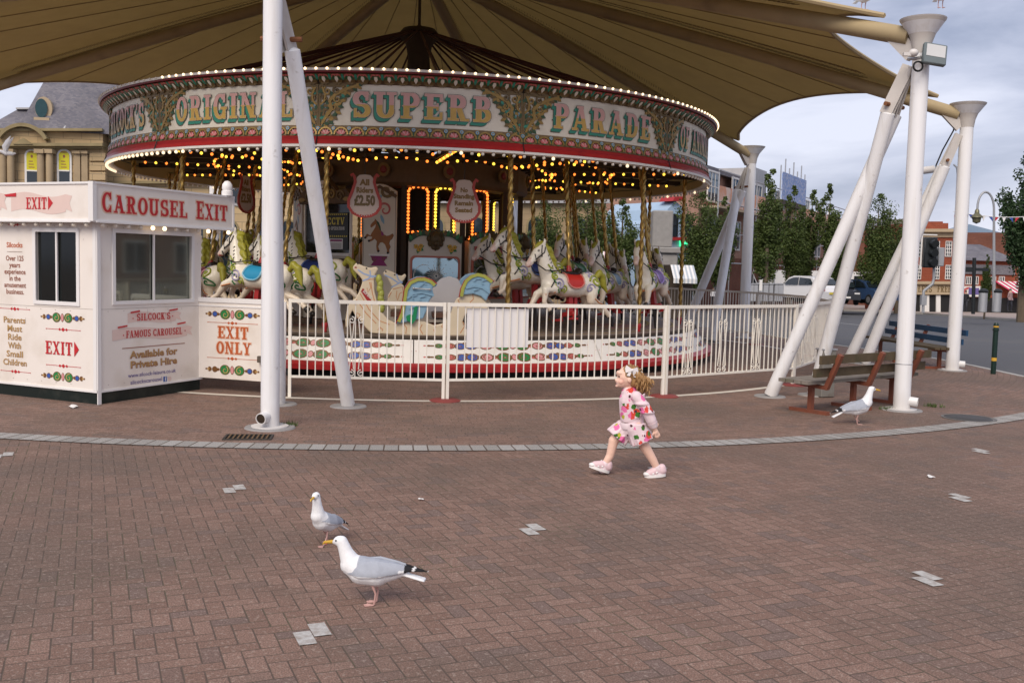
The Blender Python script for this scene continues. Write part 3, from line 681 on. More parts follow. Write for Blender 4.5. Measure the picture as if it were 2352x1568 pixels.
# ---- turning platform and its skirt
ring('deck', [(2.0, .615), (5.72, .63), (5.76, .61), (5.74, .56)], m_deckp)
ring('deck_trim', [(5.69, .634), (5.775, .636), (5.785, .60), (5.74, .585)], m_dark)
q = MB()
for i in range(7): q.lathe([(2.3+i*.5, .634), (2.36+i*.5, .634)], 100)
q.build('deck_stripes', pm('deck_ochre', (.36, .27, .10), .7, .3, 6), car)
ring('step_red', [(5.97, .25), (6.05, .235), (6.11, .20), (6.11, .125), (5.95, .12)], m_red)
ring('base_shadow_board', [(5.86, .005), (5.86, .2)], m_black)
A30 = radians(30)
def skirt_fn(u, v, h):   # u along the arc, v from the lower edge 0 to the upper edge 1
    R = 5.99-.22*v; return pol(R+h*.87, (u/5.88), .245+.335*v+h*.5)
def volute(d, x, y, r, ry, mi, side, mg=4):
    d.disc(x, y, r*1.25, ry*1.22, mg, 0); d.disc(x, y, r*.95, ry*.95, mi, .001)
    k = ry/r
    pts = []; ws = []
    for i in range(15):
        t = i/14; a = radians(90 if side > 0 else 90)+side*2*pi*1.1*t; q_ = r*(.8-.72*t); pts.append((x+q_*cos(a), y+q_*k*sin(a))); ws.append(r*.26*(1-.4*t))
    d.strip(pts, ws, mg, .002)
    d.disc(x-side*r*.1, y-ry*.05, r*.17, ry*.17, 3, .003)
def skirt_row(d, y, ry, x0=0.):
    # materials: 0 green 1 blue 2 pale pink 3 rose 4 bronze
    d.strip([(x0-1.3+.1*i, y+.03*sin(i*2.1)) for i in range(27)], .03, 4, -.0008)
    d.disc(x0, y, .05, ry*.8, 4); d.disc(x0, y, .036, ry*.62, 2, .001)
    for s in (1, -1):
        volute(d, x0+s*.16, y, .10, ry*.92, 0, s)
        d.leaf(x0+s*.26, y+ry*.2, .12, 0 if s > 0 else pi, ry*.7, 4); d.leaf(x0+s*.27, y-ry*.2, .10, 0 if s > 0 else pi, ry*.5, 3)
        volute(d, x0+s*.43, y, .085, ry*.78, 2, -s)
        d.leaf(x0+s*.51, y, .1, 0 if s > 0 else pi, ry*.9, 4)
        volute(d, x0+s*.66, y, .08, ry*.76, 1, s); volute(d, x0+s*.83, y-.01, .075, ry*.72, 1, -s)
        d.leaf(x0+s*.75, y+ry*.5, .09, 1.6, ry*.5, 4)
        volute(d, x0+s*.99, y, .07, ry*.62, 3, s); d.disc(x0+s*1.08, y, .035, ry*.3, 4)
        volute(d, x0+s*1.16, y, .055, ry*.48, 0, -s); d.leaf(x0+s*1.2, y, .13, 0 if s > 0 else pi, ry*.4, 4); d.disc(x0+s*1.31, y, .03, ry*.24, 4); d.disc(x0+s*1.375, y, .02, ry*.16, 3)
q = MB(); q.grid(lambda a, b: skirt_fn(.008+a*(3.079-.016), b, 0), 18, 6)
q.grid(lambda a, b: skirt_fn(.008+a*(3.079-.016), b, -.03), 18, 1)
skm = q.mesh(m_cwhite)
d = Dec(skirt_fn)
skirt_row(d, .75, .17, 1.54); skirt_row(d, .27, .18, 1.54)
d.rect(.03, .50, 3.05, .525, 3); d.rect(.03, .975, 3.05, 1.0, 4)
som = d.mb.mesh([m_green, m_blue, m_pale, m_rose, m_bronze], False)
for k in range(12):
    o = link('skirt_panel', skm, car, (0, 0, 0), radians(30*k)); link('painted_scrolls', som, o)
# ---- rounding boards
RP = 5.84; ARC = RP*A30
WORDS = {0: 'SUPERB', 11: 'ORIGINAL', 10: "SILCOCK'S", 1: 'PARADE', 2: 'OF ANIMALS', 3: 'AND', 4: 'MODERN', 9: 'FAMOUS', 8: 'GALLOPING', 7: 'HORSES', 6: 'AND', 5: 'COCKERELS'}
WORDS = {k: v for k, v in WORDS.items() if k in (0, 1, 2, 10, 11)}
def board_fn(u, v, h):   # u from the left joint, v = height above 3.72
    return pol(RP+h, u/RP, 3.72+v)
q = MB(); q.grid(lambda a, b: board_fn(.006+a*(ARC-.012), b*.62, 0), 30, 1); q.grid(lambda a, b: board_fn(.006+a*(ARC-.012), b*.62, -.03), 30, 1)
bdm = q.mesh(m_cream)
d = Dec(board_fn); d.h = .006
def half_scroll(d, f):
    # 0 gold 1 dull gold 2 dark green 3 jade 4 pale blue 5 brown
    g = lambda x: f(x)
    S_ = lambda pts, w, mi, h=0., th=.012: d.strip([(g(x), y) for x, y in pts], w, mi, h, th)
    rr = random.Random(5)
    edge = [(.62, .575), (.56, .55), (.47, .50), (.42, .43), (.36, .37), (.33, .29), (.30, .21), (.25, .14), (.20, .08), (.13, .02)]
    S_([(.015, .0), (.02, .6)], .03, 1, 0, .02)
    S_([(.05, .02), (.11, .12), (.2, .24), (.17, .36), (.26, .46), (.42, .53), (.6, .59)], [.03, .04, .05, .05, .05, .045, .03], 0, 0, .025)
    S_([(.03, .3), (.09, .36), (.1, .46), (.05, .56)], .03, 0, .004, .02)
    S_([(.6, .6), (.3, .585), (.03, .6)], [.03, .06, .06], 1, 0, .018)
    for i, (x, y) in enumerate(edge):
        a = radians(205-i*13); a = pi-a if f(1) > f(0) else a
        for k in range(3):
            aa = radians((20-i*8)+(k-1)*55); aa = aa if f(1) > f(0) else pi-aa
            d.leaf(g(x-.045), y+.005, .085+.02*(k == 1), aa, .05, (0, 2, 0, 1, 2)[(i+k) % 5], .003*k, .014)
    for x, y, r, m in ((.13, .50, .065, 0), (.27, .51, .06, 1), (.28, .38, .055, 0), (.10, .40, .05, 1), (.22, .27, .06, 0), (.16, .15, .05, 0), (.40, .53, .045, 0), (.08, .06, .035, 1)):
        s = 1 if f(1) > f(0) else -1
        pts = []; ws = []
        for i in range(15):
            t = i/14; a = 2.0+2*pi*1.3*t; q_ = r*(1-.85*t); pts.append((g(x+q_*cos(a)), y+q_*sin(a))); ws.append(r*.42*(1-.5*t))
        d.strip(pts, ws, m, .005, .018)
        d.disc(g(x), y, r*.22, None, 5, .006, 8)
    for k in range(7):      # palmette
        a = radians(35+k*18); a = a if f(1) > f(0) else pi-a
        d.leaf(g(.06), .2, .12+.03*(k % 2), a, .035, (3, 4, 2, 4, 3, 2, 1)[k], .004, .012)
    for x, y in ((.06, .2), (.14, .3), (.2, .42), (.33, .46), (.24, .33), (.07, .12), (.45, .56), (.05, .48), (.12, .22)):
        for k in range(7):
            a = rr.uniform(0, 6.28); d.leaf(g(x+rr.uniform(-.02, .02)), y+rr.uniform(-.02, .02), rr.uniform(.05, .095), a, .045, rr.choice((1, 2, 2, 0, 1, 3)), .001, .008+.002*k)
scms = []
for ff_ in (lambda x: x, lambda x: ARC-x):
    d = Dec(board_fn); d.h = .006; half_scroll(d, ff_); scms.append(d.mb.mesh([m_gold, m_dgold, m_dgreen, m_jade, m_sky, m_brown], False))
d = Dec(board_fn)
for y in (.035, .575): d.rect(.12, y, ARC-.12, y+.008, 0)
lnm = d.mb.mesh([m_dgold], False)
# leaf moulding above, fan moulding below
def lf(u, v, h): return pol(RP+.03+.14*max(0., v/.17)**1.6+h, u/RP, 4.325+v*.8)
d = Dec(lf); n_ = 16; w_ = ARC/n_
for i in range(n_):
    x = (i+.5)*w_
    d.poly([(x-w_*.5, .15), (x-w_*.38, .02), (x-w_*.12, -.02), (x, .0), (x+w_*.12, -.02), (x+w_*.38, .02), (x+w_*.5, .15)], 0, 0, .01)
    for a, L, m in ((-90, .12, 2), (-128, .11, 1), (-52, .11, 1), (-150, .09, 3), (-30, .09, 3)):
        d.leaf(x, .14, L, radians(a), .055, m, .012, .012)
    d.leaf(x+w_*.5, .15, .1, radians(-90), .045, 4, .016, .01); d.disc(x, .135, .018, None, 0, .02, 8)
lfm = d.mb.mesh([m_dgold, m_dgreen, m_cream, m_rose, m_jade], False)
def ff(u, v, h): return pol(RP+.02+.03*(1-v/.15)+h, u/RP, 3.57+v)
d = Dec(ff); n_ = 13; w_ = ARC/n_
for i in range(n_):
    x = (i+.5)*w_
    d.strip([(x+.1*cos(radians(a)), .015+.105*sin(radians(a))) for a in range(0, 181, 20)], .022, 0, .006, .012)
    for k in range(5): d.leaf(x, .02, .085, radians(30+30*k), .036, (2, 1, 2, 1, 2)[k], .004, .01)
    d.disc(x, .02, .02, None, 3, .012, 8); d.disc(x+w_*.5, .11, .028, None, 4, .006, 10, .012); d.disc(x+w_*.5, .11, .012, None, 0, .02, 8)
    d.leaf(x+w_*.5, .08, .07, -pi/2, .04, 5, .004, .01)
d.rect(0, -.012, ARC, .004, 5, .01, .01); d.rect(0, .142, ARC, .15, 0, .004, .006)
ffm = d.mb.mesh([m_gold, m_pale, m_rose, m_green, m_sky, m_dgreen], False)
letspan = {0: (.50, 2.08), 11: (.44, 2.22), 10: (.62, 1.95), 1: (.52, 2.05), 2: (.5, 2.15)}
for k in range(12):
    o = link('rounding_board', bdm, car, (0, 0, 0), radians(30*k-14.4))
    [link('carved_scroll', m__, o) for m__ in scms]; link('lining_stripes', lnm, o); link('leaf_moulding', lfm, o); link('fan_moulding', ffm, o)
    if k in WORDS:
        d = Dec(board_fn); x0, w = letspan[k]; d.h = .008; wd = WORDS[k]; h0, hh = .125, .37
        for s_ in range(5): letters(d, wd, x0-.010*s_-.010, h0-.012*s_-.014, w, hh, 3 if s_ < 4 else 2, .0015*(5-s_), grow=.012, sp=.13)
        letters(d, wd, x0, h0, w, hh, 2, .011, grow=.03, sp=.13); letters(d, wd, x0, h0, w, hh, 4, .014, grow=.014, sp=.13)
        letters(d, wd, x0, h0, w, hh, 0, .017, split=(0, 1), sp=.13, grow=.004); d.build('lettering', [m_pink, m_lgold, m_ink, m_jade, m_cream], o)
ring('leaf_moulding_back', [(RP+.0, 4.32), (RP+.03, 4.34), (RP+.10, 4.43), (RP+.15, 4.465)], m_brown)
ring('cornice', [(RP+.14, 4.46), (RP+.185, 4.462), (RP+.19, 4.485), (RP+.175, 4.49)], m_dred)
ring('crown_rail', [(RP+.17, 4.49), (RP+.2, 4.49), (RP+.2, 4.525), (RP+.13, 4.53), (RP-.05, 4.5)], m_cwhite)
ring('fan_moulding_back', [(RP+.01, 3.725), (RP+.02, 3.70), (RP+.045, 3.57), (RP+.06, 3.565)], pm('moulding_tan', (.20, .13, .06), .5, .2, 8))
ring('red_moulding', [(RP+.055, 3.567), (RP+.075, 3.55), (RP+.06, 3.51), (RP+.085, 3.49), (RP+.105, 3.445), (RP+.07, 3.44)], m_red)
ring('white_rim', [(RP+.07, 3.443), (RP+.115, 3.44), (RP+.115, 3.405), (RP-.02, 3.40), (RP-.05, 3.44)], m_cwhite)
ring('inner_lining', [(RP-.05, 3.42), (RP-.05, 4.5)], m_canv)
q = MB()
for k in range(12):
    a = radians(30*k-14.4); q.tube([pol(RP+.125, a, 3.43), pol(RP+.07, a, 3.57), pol(RP+.012, a, 3.72), pol(RP+.012, a, 4.32), pol(RP+.13, a, 4.45)], .009, 4)
q.build('board_joints', m_black, car)
# ---- bulbs: the hundred that show largest as parts, the rest as one
def bulbs(name, pts, r, mats, cap=100):
    mes = [MB().ell((0, 0, 0), r, 0, 8, 6).mesh(m) for m in mats]
    cl = Vector((20.8, 0, 0))   # the camera lies straight out along local +x
    idx = sorted(range(len(pts)), key=lambda i: (pts[i][0]-cl).length)
    for i in idx[:cap]: link(name, mes[pts[i][1]], car, pts[i][0])
    if idx[cap:]:
        q = MB()
        for i in idx[cap:]: q.ell(pts[i][0], r, pts[i][1], 6, 4)
        o = q.build(name, mats, car); o['kind'] = 'stuff'
N_ = 228
bulbs('crown_bulb', [(pol(RP+.205, 2*pi*i/N_, 4.515), 0 if -42 < ((i*360/N_+180) % 360-180) < 178 else 1) for i in range(N_)], .019, [g_warm, g_low])
bulbs('rim_bulb', [(pol(RP+.075, 2*pi*i/N_, 3.372), 0 if abs(((i*360/N_+180) % 360-180)+62) < 25 or i % 9 == 4 else 1) for i in range(N_)], .027, [g_dim, g_low])
# ---- overhead frame
sp = MB(); sp.bar((1.2, 0, 3.66), (5.8, 0, 3.60), .05, .09); sp.bar((1.2, 0, 3.66), (5.8, 0, 4.35), .04, .05); sp.bar((3.4, 0, 3.64), (3.4, 0, 3.95), .04, .04)
spm = sp.mesh(m_dark)
pts = []
for k in range(24):
    a = radians(15*k+7.5); link('swift_beam', spm, car, (0, 0, 0), a)
    if k % 2 == 0:
        for i in range(15): pts.append((pol(2.75+i*.195, a, 3.535), (i+k) % 2))
for k in range(12):
    a0 = radians(30*k+7.5)
    for R_ in (2.8, 4.0):
        for i in range(1, 8): pts.append((pol(R_, a0+A30*i/8, 3.50+.1*sin(pi*i/8)), i % 2))
bulbs('ceiling_bulb', pts, .026, [g_yel, g_org])
q = MB()
for R_ in (2.8, 4.0, 5.3): q.lathe([(R_-.03, 3.60), (R_+.03, 3.60), (R_+.03, 3.66), (R_-.03, 3.66), (R_-.03, 3.60)], 72)
q.build('ring_beam', m_dark, car)
q = MB()
for k in range(36):
    a = radians(10*k+4); q.bar(pol(1.0, a, 3.9), pol(5.2, a, 3.78), .045, .045)
    q.tube([pol(4.9, a, 3.78), pol(4.9, a, 3.5)], .03, 6)
q.build('crank_shafts', m_dark, car)
# ---- spindle, hub and the tie rods above the boards
q = MB(); q.lathe([(0, 3.2), (.42, 3.2), (.30, 4.6), (.22, 5.9), (.27, 6.15), (.38, 6.28), (.40, 6.38), (.33, 6.46), (.1, 6.5), (.03, 6.55), (.03, 7.6), (0, 7.6)], 20); q.build('spindle', m_dark, car)
rm = MB().tube([(.34, 0, 6.36), (5.75, 0, 4.5)], .022, 6).mesh(pm('oxide_red', (.06, .014, .012), .6, .2, 8))
for k in range(36): link('tie_rod', rm, car, (0, 0, 0), radians(10*k+3))
# ---- twisted outer poles
def twist(z0, z1, r, lobes=2, pitch=.16):
    q = MB(); n = int((z1-z0)/.022); m = 10; vs = []
    for i in range(n+1):
        z = z0+(z1-z0)*i/n
        for j in range(m):
            a = 2*pi*j/m; rr = r*(1+.22*cos(lobes*a-2*pi*z/pitch)); vs.append((rr*cos(a), rr*sin(a), z))
    q.add(vs, [(i*m+j, i*m+(j+1) % m, (i+1)*m+(j+1) % m, (i+1)*m+j) for i in range(n) for j in range(m)]); return q
tq = twist(.78, 3.5, .036); tq.lathe([(.0, .64), (.03, .64), (.035, .70), (.05, .76), (.03, .80)], 10, (0, 0, 0), 1)
tqm = tq.mesh([m_brass, m_red], ang=80)
for k in range(12): link('outer_pole', tqm, car, pol(5.45, radians(30*k+15.5), 0))
# ---- the middle: mirrors, painted panels, pay box
m_mirror, p_, n0_ = newmat('mirror', .06, 1., .5); p_.inputs['Base Color'].default_value = (.30, .40, .42, 1)
m_etch = pm('etched_glass', (.78, .78, .74), .5, .05)
m_frame = pm('frame_coral', (.50, .15, .10), .4, .1, 8)
m_cpan = pm('middle_cream', (.66, .60, .50), .45, .06, 4)
m_yel = pm('flower_yellow', (.62, .36, .04), .5, .2, 14)
m_plum = pm('plum', (.26, .03, .14), .5, .15, 8)
m_hbr = pm('painted_bay', (.30, .12, .035), .5, .25, 7)
m_lion = pm('carved_lion', (.10, .07, .03), .55, .35, 14, bmp=.5)
def mirror_panel(phi, w, rose, R=2.3):
    o = tag(link('mirror_panel', None, car, pol(R, radians(phi), 0), radians(phi)))
    bpy.data.objects.remove(o)
    def fn(u, v, h): return Matrix.Rotation(radians(phi), 4, 'Z') @ Vector((R+h, u, v))
    q = MB(); tp = [(-w/2, .64), (w/2, .64), (w/2, 2.12)]+[(w/2-w*t, 2.12+.16*sin(pi*t)+.035*sin(3*pi*t)) for t in [i/16 for i in range(17)]]+[(-w/2, 2.12)]
    q.prism(tp, fn, .04); o = q.build('mirror_panel', m_cpan, car, smooth=False)
    d = Dec(lambda u, v, h: fn(u, v, .04+h))
    rr_ = .08; x1, y0, y1 = w*.43, 1.12, 1.83
    def rrect(e, n=5): return [(sx*(x1+e-rr_)+(rr_)*cos(a)*1.0 if True else 0, cyy+rr_*sin(a)) for sx, cyy, a0 in ((1, y1+e-rr_, 0), (-1, y1+e-rr_, 90), (-1, y0-e+rr_, 180), (1, y0-e+rr_, 270)) for a in [radians(a0+90*i/n) for i in range(n+1)]]
    d.poly(rrect(.035), 0, 0, .03); d.build('mirror_frame', [m_frame], o)
    d = Dec(lambda u, v, h: fn(u, v, .075+h)); d.poly(rrect(-.0), 0); mo = d.build('mirror_glass', [m_mirror], o)
    d = Dec(lambda u, v, h: fn(u, v, .08+h))
    for i in range(24): a = 2*pi*i/24; L_ = .16+.05*(i % 2); d.strip([(.02+.02*cos(a), 1.5+.02*sin(a)), (.02+L_*cos(a), 1.5+L_*sin(a))], [.006, .009], 0)
    for i in range(9): a = radians(15+150*i/8); d.disc(-.02+.36*cos(a), 1.50+.26*sin(a), .008, None, 0, 0, 6)
    d.spiral(-.2, 1.5, .2, .2, 1.2, .4, .01, .01, 0); d.build('etched_star', [m_etch], o)
    d = Dec(lambda u, v, h: fn(u, v, .045+h))
    for s in (1, -1):
        for x, y in ((.30, 1.98), (.36, 2.03), (.27, 2.04)):
            for k in range(6): d.disc(s*x+.022*cos(k), y+.022*sin(k*1.05), .022, None, 0, .002*k, 8, .006)
            d.disc(s*x, y, .012, None, 1, .016, 6, .004)
        for a in (20, 150, 260, 330): d.leaf(s*.31, 2.01, .11, radians(a), .06, 2, 0, .004)
    d.build('painted_flowers', [m_rose if rose else m_yel, m_bronze, m_green], o)
    d = Dec(lambda u, v, h: fn(u, v, .04+h))
    pts = [(-w/2+w*t, 2.13+.155*sin(pi*t)+.035*sin(3*pi*t)) for t in [i/18 for i in range(19)]]
    d.strip(pts, .07, 0, 0, .04)
    for i, (x, y) in enumerate(pts[1:-1]): d.leaf(x, y-.03, .12, radians(90+(x/w)*-60), .06, (1, 0, 2)[i % 3], .03, .02)
    d.build('top_carving', [m_dgreen, m_green, m_dgold], o)
    q = MB(); c = lambda y, z, x=.1: Matrix.Rotation(radians(phi), 4, 'Z') @ Vector((R+x, y, z))
    q.ell(c(0, 2.18), (.11, .11, .14)); q.ell(c(0, 2.10, .18), (.06, .05, .05)); q.ell(c(.05, 2.22, .18), .025); q.ell(c(-.05, 2.22, .18), .025)
    for k in range(10): a = 2*pi*k/10; q.ell(c(.12*cos(a), 2.18+.15*sin(a), .06), (.05, .05, .06))
    q.tube([c(0, 2.06, .06), c(0, 1.96, .05)], [.07, .01], 8); q.build('lion_head', m_lion, o)
for phi, rose in ((9, 0), (37, 1), (64, 0), (91, 1), (118, 0), (145, 1), (172, 0), (200, 1), (228, 0), (255, 1)): mirror_panel(phi, .99, rose)
HORSE2D = [(-.30, .62), (-.27, .70), (-.20, .80), (-.14, .90), (-.12, 1.0), (-.17, .96), (-.27, .88), (-.31, .91), (-.30, .97), (-.24, 1.04), (-.17, 1.10), (-.16, 1.16), (-.11, 1.11), (-.03, 1.04), (.02, .92), (.04, .78), (.12, .68), (.24, .62), (.34, .64), (.44, .70), (.48, .64), (.42, .52), (.36, .48), (.33, .38), (.38, .28), (.33, .18), (.34, .08), (.26, .06), (.27, .16), (.24, .24), (.20, .34), (.10, .42), (.02, .40), (-.04, .28), (.02, .14), (-.06, .10), (-.08, .14), (-.10, .28), (-.08, .44), (-.16, .52), (-.24, .46), (-.33, .42), (-.36, .48), (-.26, .52), (-.24, .58), (-.38, .60), (-.46, .52), (-.50, .57), (-.42, .68)]
def horse_panel(phi, w, R=2.36):
    def fn(u, v, h): return Matrix.Rotation(radians(phi), 4, 'Z') @ Vector((R+h, u, v))
    q = MB(); q.prism([(-w/2, .64), (w/2, .64), (w/2, 3.02)]+[(w/2-w*t, 3.02+.13*sin(pi*t)) for t in [i/10 for i in range(11)]]+[(-w/2, 3.02)], fn, .04)
    o = q.build('painted_panel', m_cpan, car, smooth=False)
    d = Dec(lambda u, v, h: fn(u, v, .04+h)); k = .56
    d.poly([(x*k*1.02+.005, 1.86+y*k*1.03-.01) for x, y in HORSE2D], 1); d.poly([(x*k, 1.86+y*k) for x, y in HORSE2D], 0, .001)
    d.poly([(x*k, 1.86+y*k) for x, y in ((-.11, 1.12), (-.02, 1.06), (.04, .92), (.06, .80), (.02, .80), (-.02, .92), (-.08, 1.02))], 2, .002)
    d.poly([(x*k, 1.86+y*k) for x, y in ((.05, .8), (.14, .72), (.16, .64), (.08, .62))], 3, .002)
    for x, y in ((.30, .07), (-.02, .12), (-.35, .45), (-.48, .55)): d.disc(x*k, 1.86+y*k, .022, None, 4, .003, 8)
    d.rect(-.2, 1.84, .2, 1.875, 5); d.poly([(-.17, 1.84), (.17, 1.84), (.1, 1.74), (.16, 1.66), (-.16, 1.66), (-.1, 1.74)], 3, .001)
    for s in (1, -1): d.spiral(s*.1, 1.79, .05, .01, 0, s*1.2, .018, .01, 6, .002)
    d.spiral(-.05, 2.78, .16, .03, 1., 1.1, .05, .02, 7, .002); d.spiral(.1, 2.68, .13, .02, 2.5, -1.1, .045, .02, 8, .003); d.leaf(.02, 2.6, .2, -1.2, .06, 7, .003)
    d.rect(-w/2+.015, .7, -w/2+.022, 2.98, 6); d.rect(w/2-.022, .7, w/2-.015, 2.98, 6)
    d.build('painted_horse', [m_hbr, m_bronze, m_dgreen, m_plum, m_black, m_cwhite, m_bronze, m_sky, m_rose], o)
    d = Dec(lambda u, v, h: fn(u, v, .04+h)); d.spiral(-w*.18, 3.0, .12, .02, 3.1, 1.2, .06, .03, 0, 0, 16, .03); d.spiral(w*.2, 3.02, .12, .02, 0, -1.2, .06, .03, 0, 0, 16, .03); d.strip([(-w/2, 2.92), (0, 3.1), (w/2, 2.92)], .06, 1, .01, .02)
    d.build('crest', [m_dgold, m_brown], o)
horse_panel(-16, .64); horse_panel(-67, .60, 2.45)
# pay box with dark glass and notices
pf = Matrix.Rotation(radians(-42), 4, 'Z')
fn = lambda u, v, h: pf @ Vector((2.42+h, u, v))
pb = None
q = MB(); q.prism([(-.62, .64), (.62, .64), (.62, 1.82), (-.62, 1.82)], fn, .05); pb = q.build('pay_box', m_cpan, car, smooth=False)
q = MB(); q.prism([(-.62, 1.82), (.62, 1.82), (.62, 1.875), (-.62, 1.875)], fn, .10); q.build('sill', m_cwhite, pb, smooth=False)
q = MB(); q.prism([(-.60, 1.875), (.60, 1.875), (.60, 2.78), (-.60, 2.78)], fn, .02); q.build('dark_glass', pm('paybox_glass', (.012, .014, .012), .08, .1, 4, spec=.6), pb, smooth=False)
q = MB()
for x in (-.61, -.18, .61): q.prism([(x-.012, 1.875), (x+.012, 1.875), (x+.012, 2.78), (x-.012, 2.78)], fn, .05)
q.build('mullion', m_cwhite, pb, smooth=False)
d = Dec(lambda u, v, h: fn(u, v, .05+h)); d.rect(-.6, 1.60, .6, 1.78, 3, 0, .01)
for i in range(8):
    for k in range(4): d.disc(-.5+i*.14+.02*cos(k*1.6), 1.69+.02*sin(k*1.6), .024, None, i % 3, .012+.002*k, 8, .004)
d.build('flower_frieze', [m_rose, m_plum, m_jade, m_brown], pb)
q = MB(); q.prism([(-.68, 2.78), (.68, 2.78), (.72, 2.9), (.55, 3.05), (.3, 3.02), (0, 3.3), (-.3, 3.02), (-.55, 3.05), (-.72, 2.9)], fn, .12); o = q.build('carved_canopy', m_brown, pb, smooth=False)
d = Dec(lambda u, v, h: fn(u, v, .12+h))
for s in (1, -1):
    d.spiral(s*.42, 2.92, .11, .02, 0, s*1.4, .04, .02, 0, 0, 18, .02); d.spiral(s*.2, 2.95, .09, .02, 2, -s*1.3, .035, .02, 1, 0, 16, .02); d.leaf(s*.5, 2.86, .2, pi if s < 0 else 0, .08, 1, 0, .02)
d.disc(0, 3.08, .17, .23, 2, .01, 20, .03); d.disc(0, 3.08, .08, .13, 3, .045, 16, .006); d.disc(0, 3.08, .11, .16, 0, .042, 16)
d.disc(-.025, 3.12, .016, None, 2, .056, 6); d.disc(.025, 3.12, .016, None, 2, .056, 6); d.disc(0, 3.05, .02, .014, 2, .056, 6)
d.build('medallion', [m_dgold, m_gold, m_dark, m_cwhite], o)
m_cct = pm('notice_black', (.015, .017, .014), .4, .1); m_cy = pm('notice_yellow', (.62, .50, .05), .4, .08); m_nw = pm('notice_white', (.72, .71, .68), .5, .04)
d = Dec(lambda u, v, h: fn(u, v, .03+h)); d.rect(-.05, 1.93, .55, 2.62, 0, 0, .008)
for i in range(11):
    for y in (2.575, 2.17): d.poly([(-.03+i*.052, y), (-.005+i*.052, y), (.012+i*.052, y+.03), (-.013+i*.052, y+.03)], 1, .009)
letters(d, 'CCTV', 0., 2.40, .46, .13, 1, .009); letters(d, 'IN OPERATION', 0., 2.30, .46, .06, 2, .009)
d.rect(.07, 1.95, .42, 2.14, 2, .009); d.rect(.09, 2.09, .40, 2.125, 3, .012)
for i in range(5): d.rect(.10, 1.97+i*.02, .39, 1.976+i*.02, 0, .012)
d.build('security_notice', [m_cct, m_cy, m_nw, m_plum], pb)
# ring of dark carved panels over the middle, and the lit bulb arches
q = MB(); q.lathe([(1.9, 3.12), (2.25, 3.14), (2.3, 3.2), (2.3, 3.62), (2.5, 3.7), (1.9, 3.72)], 12); drum = q.build('dropped_ceiling', m_brown, car, ang=20)
d = Dec(lambda u, v, h: pol((2.24)/cos(((u+.2618) % .5236)-.2618)+h, u, v))
for k in range(12):
    a = radians(30*k+15)-.0
    for s in (0,):
        d.disc(a, 3.42, .05, .13, 0, 0, 14, .03); d.disc(a, 3.42, .028, .07, 1, .035, 12, .01)
        d.rect(a-.22, 3.22, a+.22, 3.25, 0, 0, .02); d.rect(a-.22, 3.58, a+.22, 3.61, 0, 0, .02)
d.build('rosettes', [m_dgold, m_dred], drum)
q = MB(); q.lathe([(.5, .6), (.5, 3.2)], 16); q.build('centre_pole', m_dark, car)
q = MB()
for k in range(12): q.bar(pol(2.15, radians(30*k-6), .64), pol(2.15, radians(30*k-6), 3.15), .10, .08)
q.build('middle_posts', m_dark, car)
def bulb_arch(phi, w, mat, R=2.05):
    z0, z1 = 2.30, 3.05; P_ = []
    n1 = 13
    for i in range(n1): P_.append((-w/2, z0+(z1-z0)*i/(n1-1)))
    for i in range(1, 6): a = pi-pi*i/6; P_.append((w/2*cos(a), z1+w/2*.5*sin(a)))
    for i in range(n1): P_.append((w/2, z1-(z1-z0)*i/(n1-1)))
    for i in range(1, 4): P_.append((w/2-w*i/4, z0))
    f3 = lambda u, v, h=0: Matrix.Rotation(radians(phi), 4, 'Z') @ Vector((R+h, u, v))
    q = MB(); q.tube([f3(*p, -.05) for p in P_+[P_[0]]], .045, 6); o = q.build('bulb_arch', m_dark, car)
    bm__ = MB().ell((0, 0, 0), .026, 0, 8, 6).mesh(mat)
    for p in P_: link('bulb', bm__, o, f3(*p, .02))
for phi, mat in ((1, g_org), (15, g_yel), (36, g_org), (62, g_yel), (-88, g_org), (120, g_yel), (150, g_org), (180, g_yel), (210, g_org), (240, g_yel)): bulb_arch(phi, .36, mat)
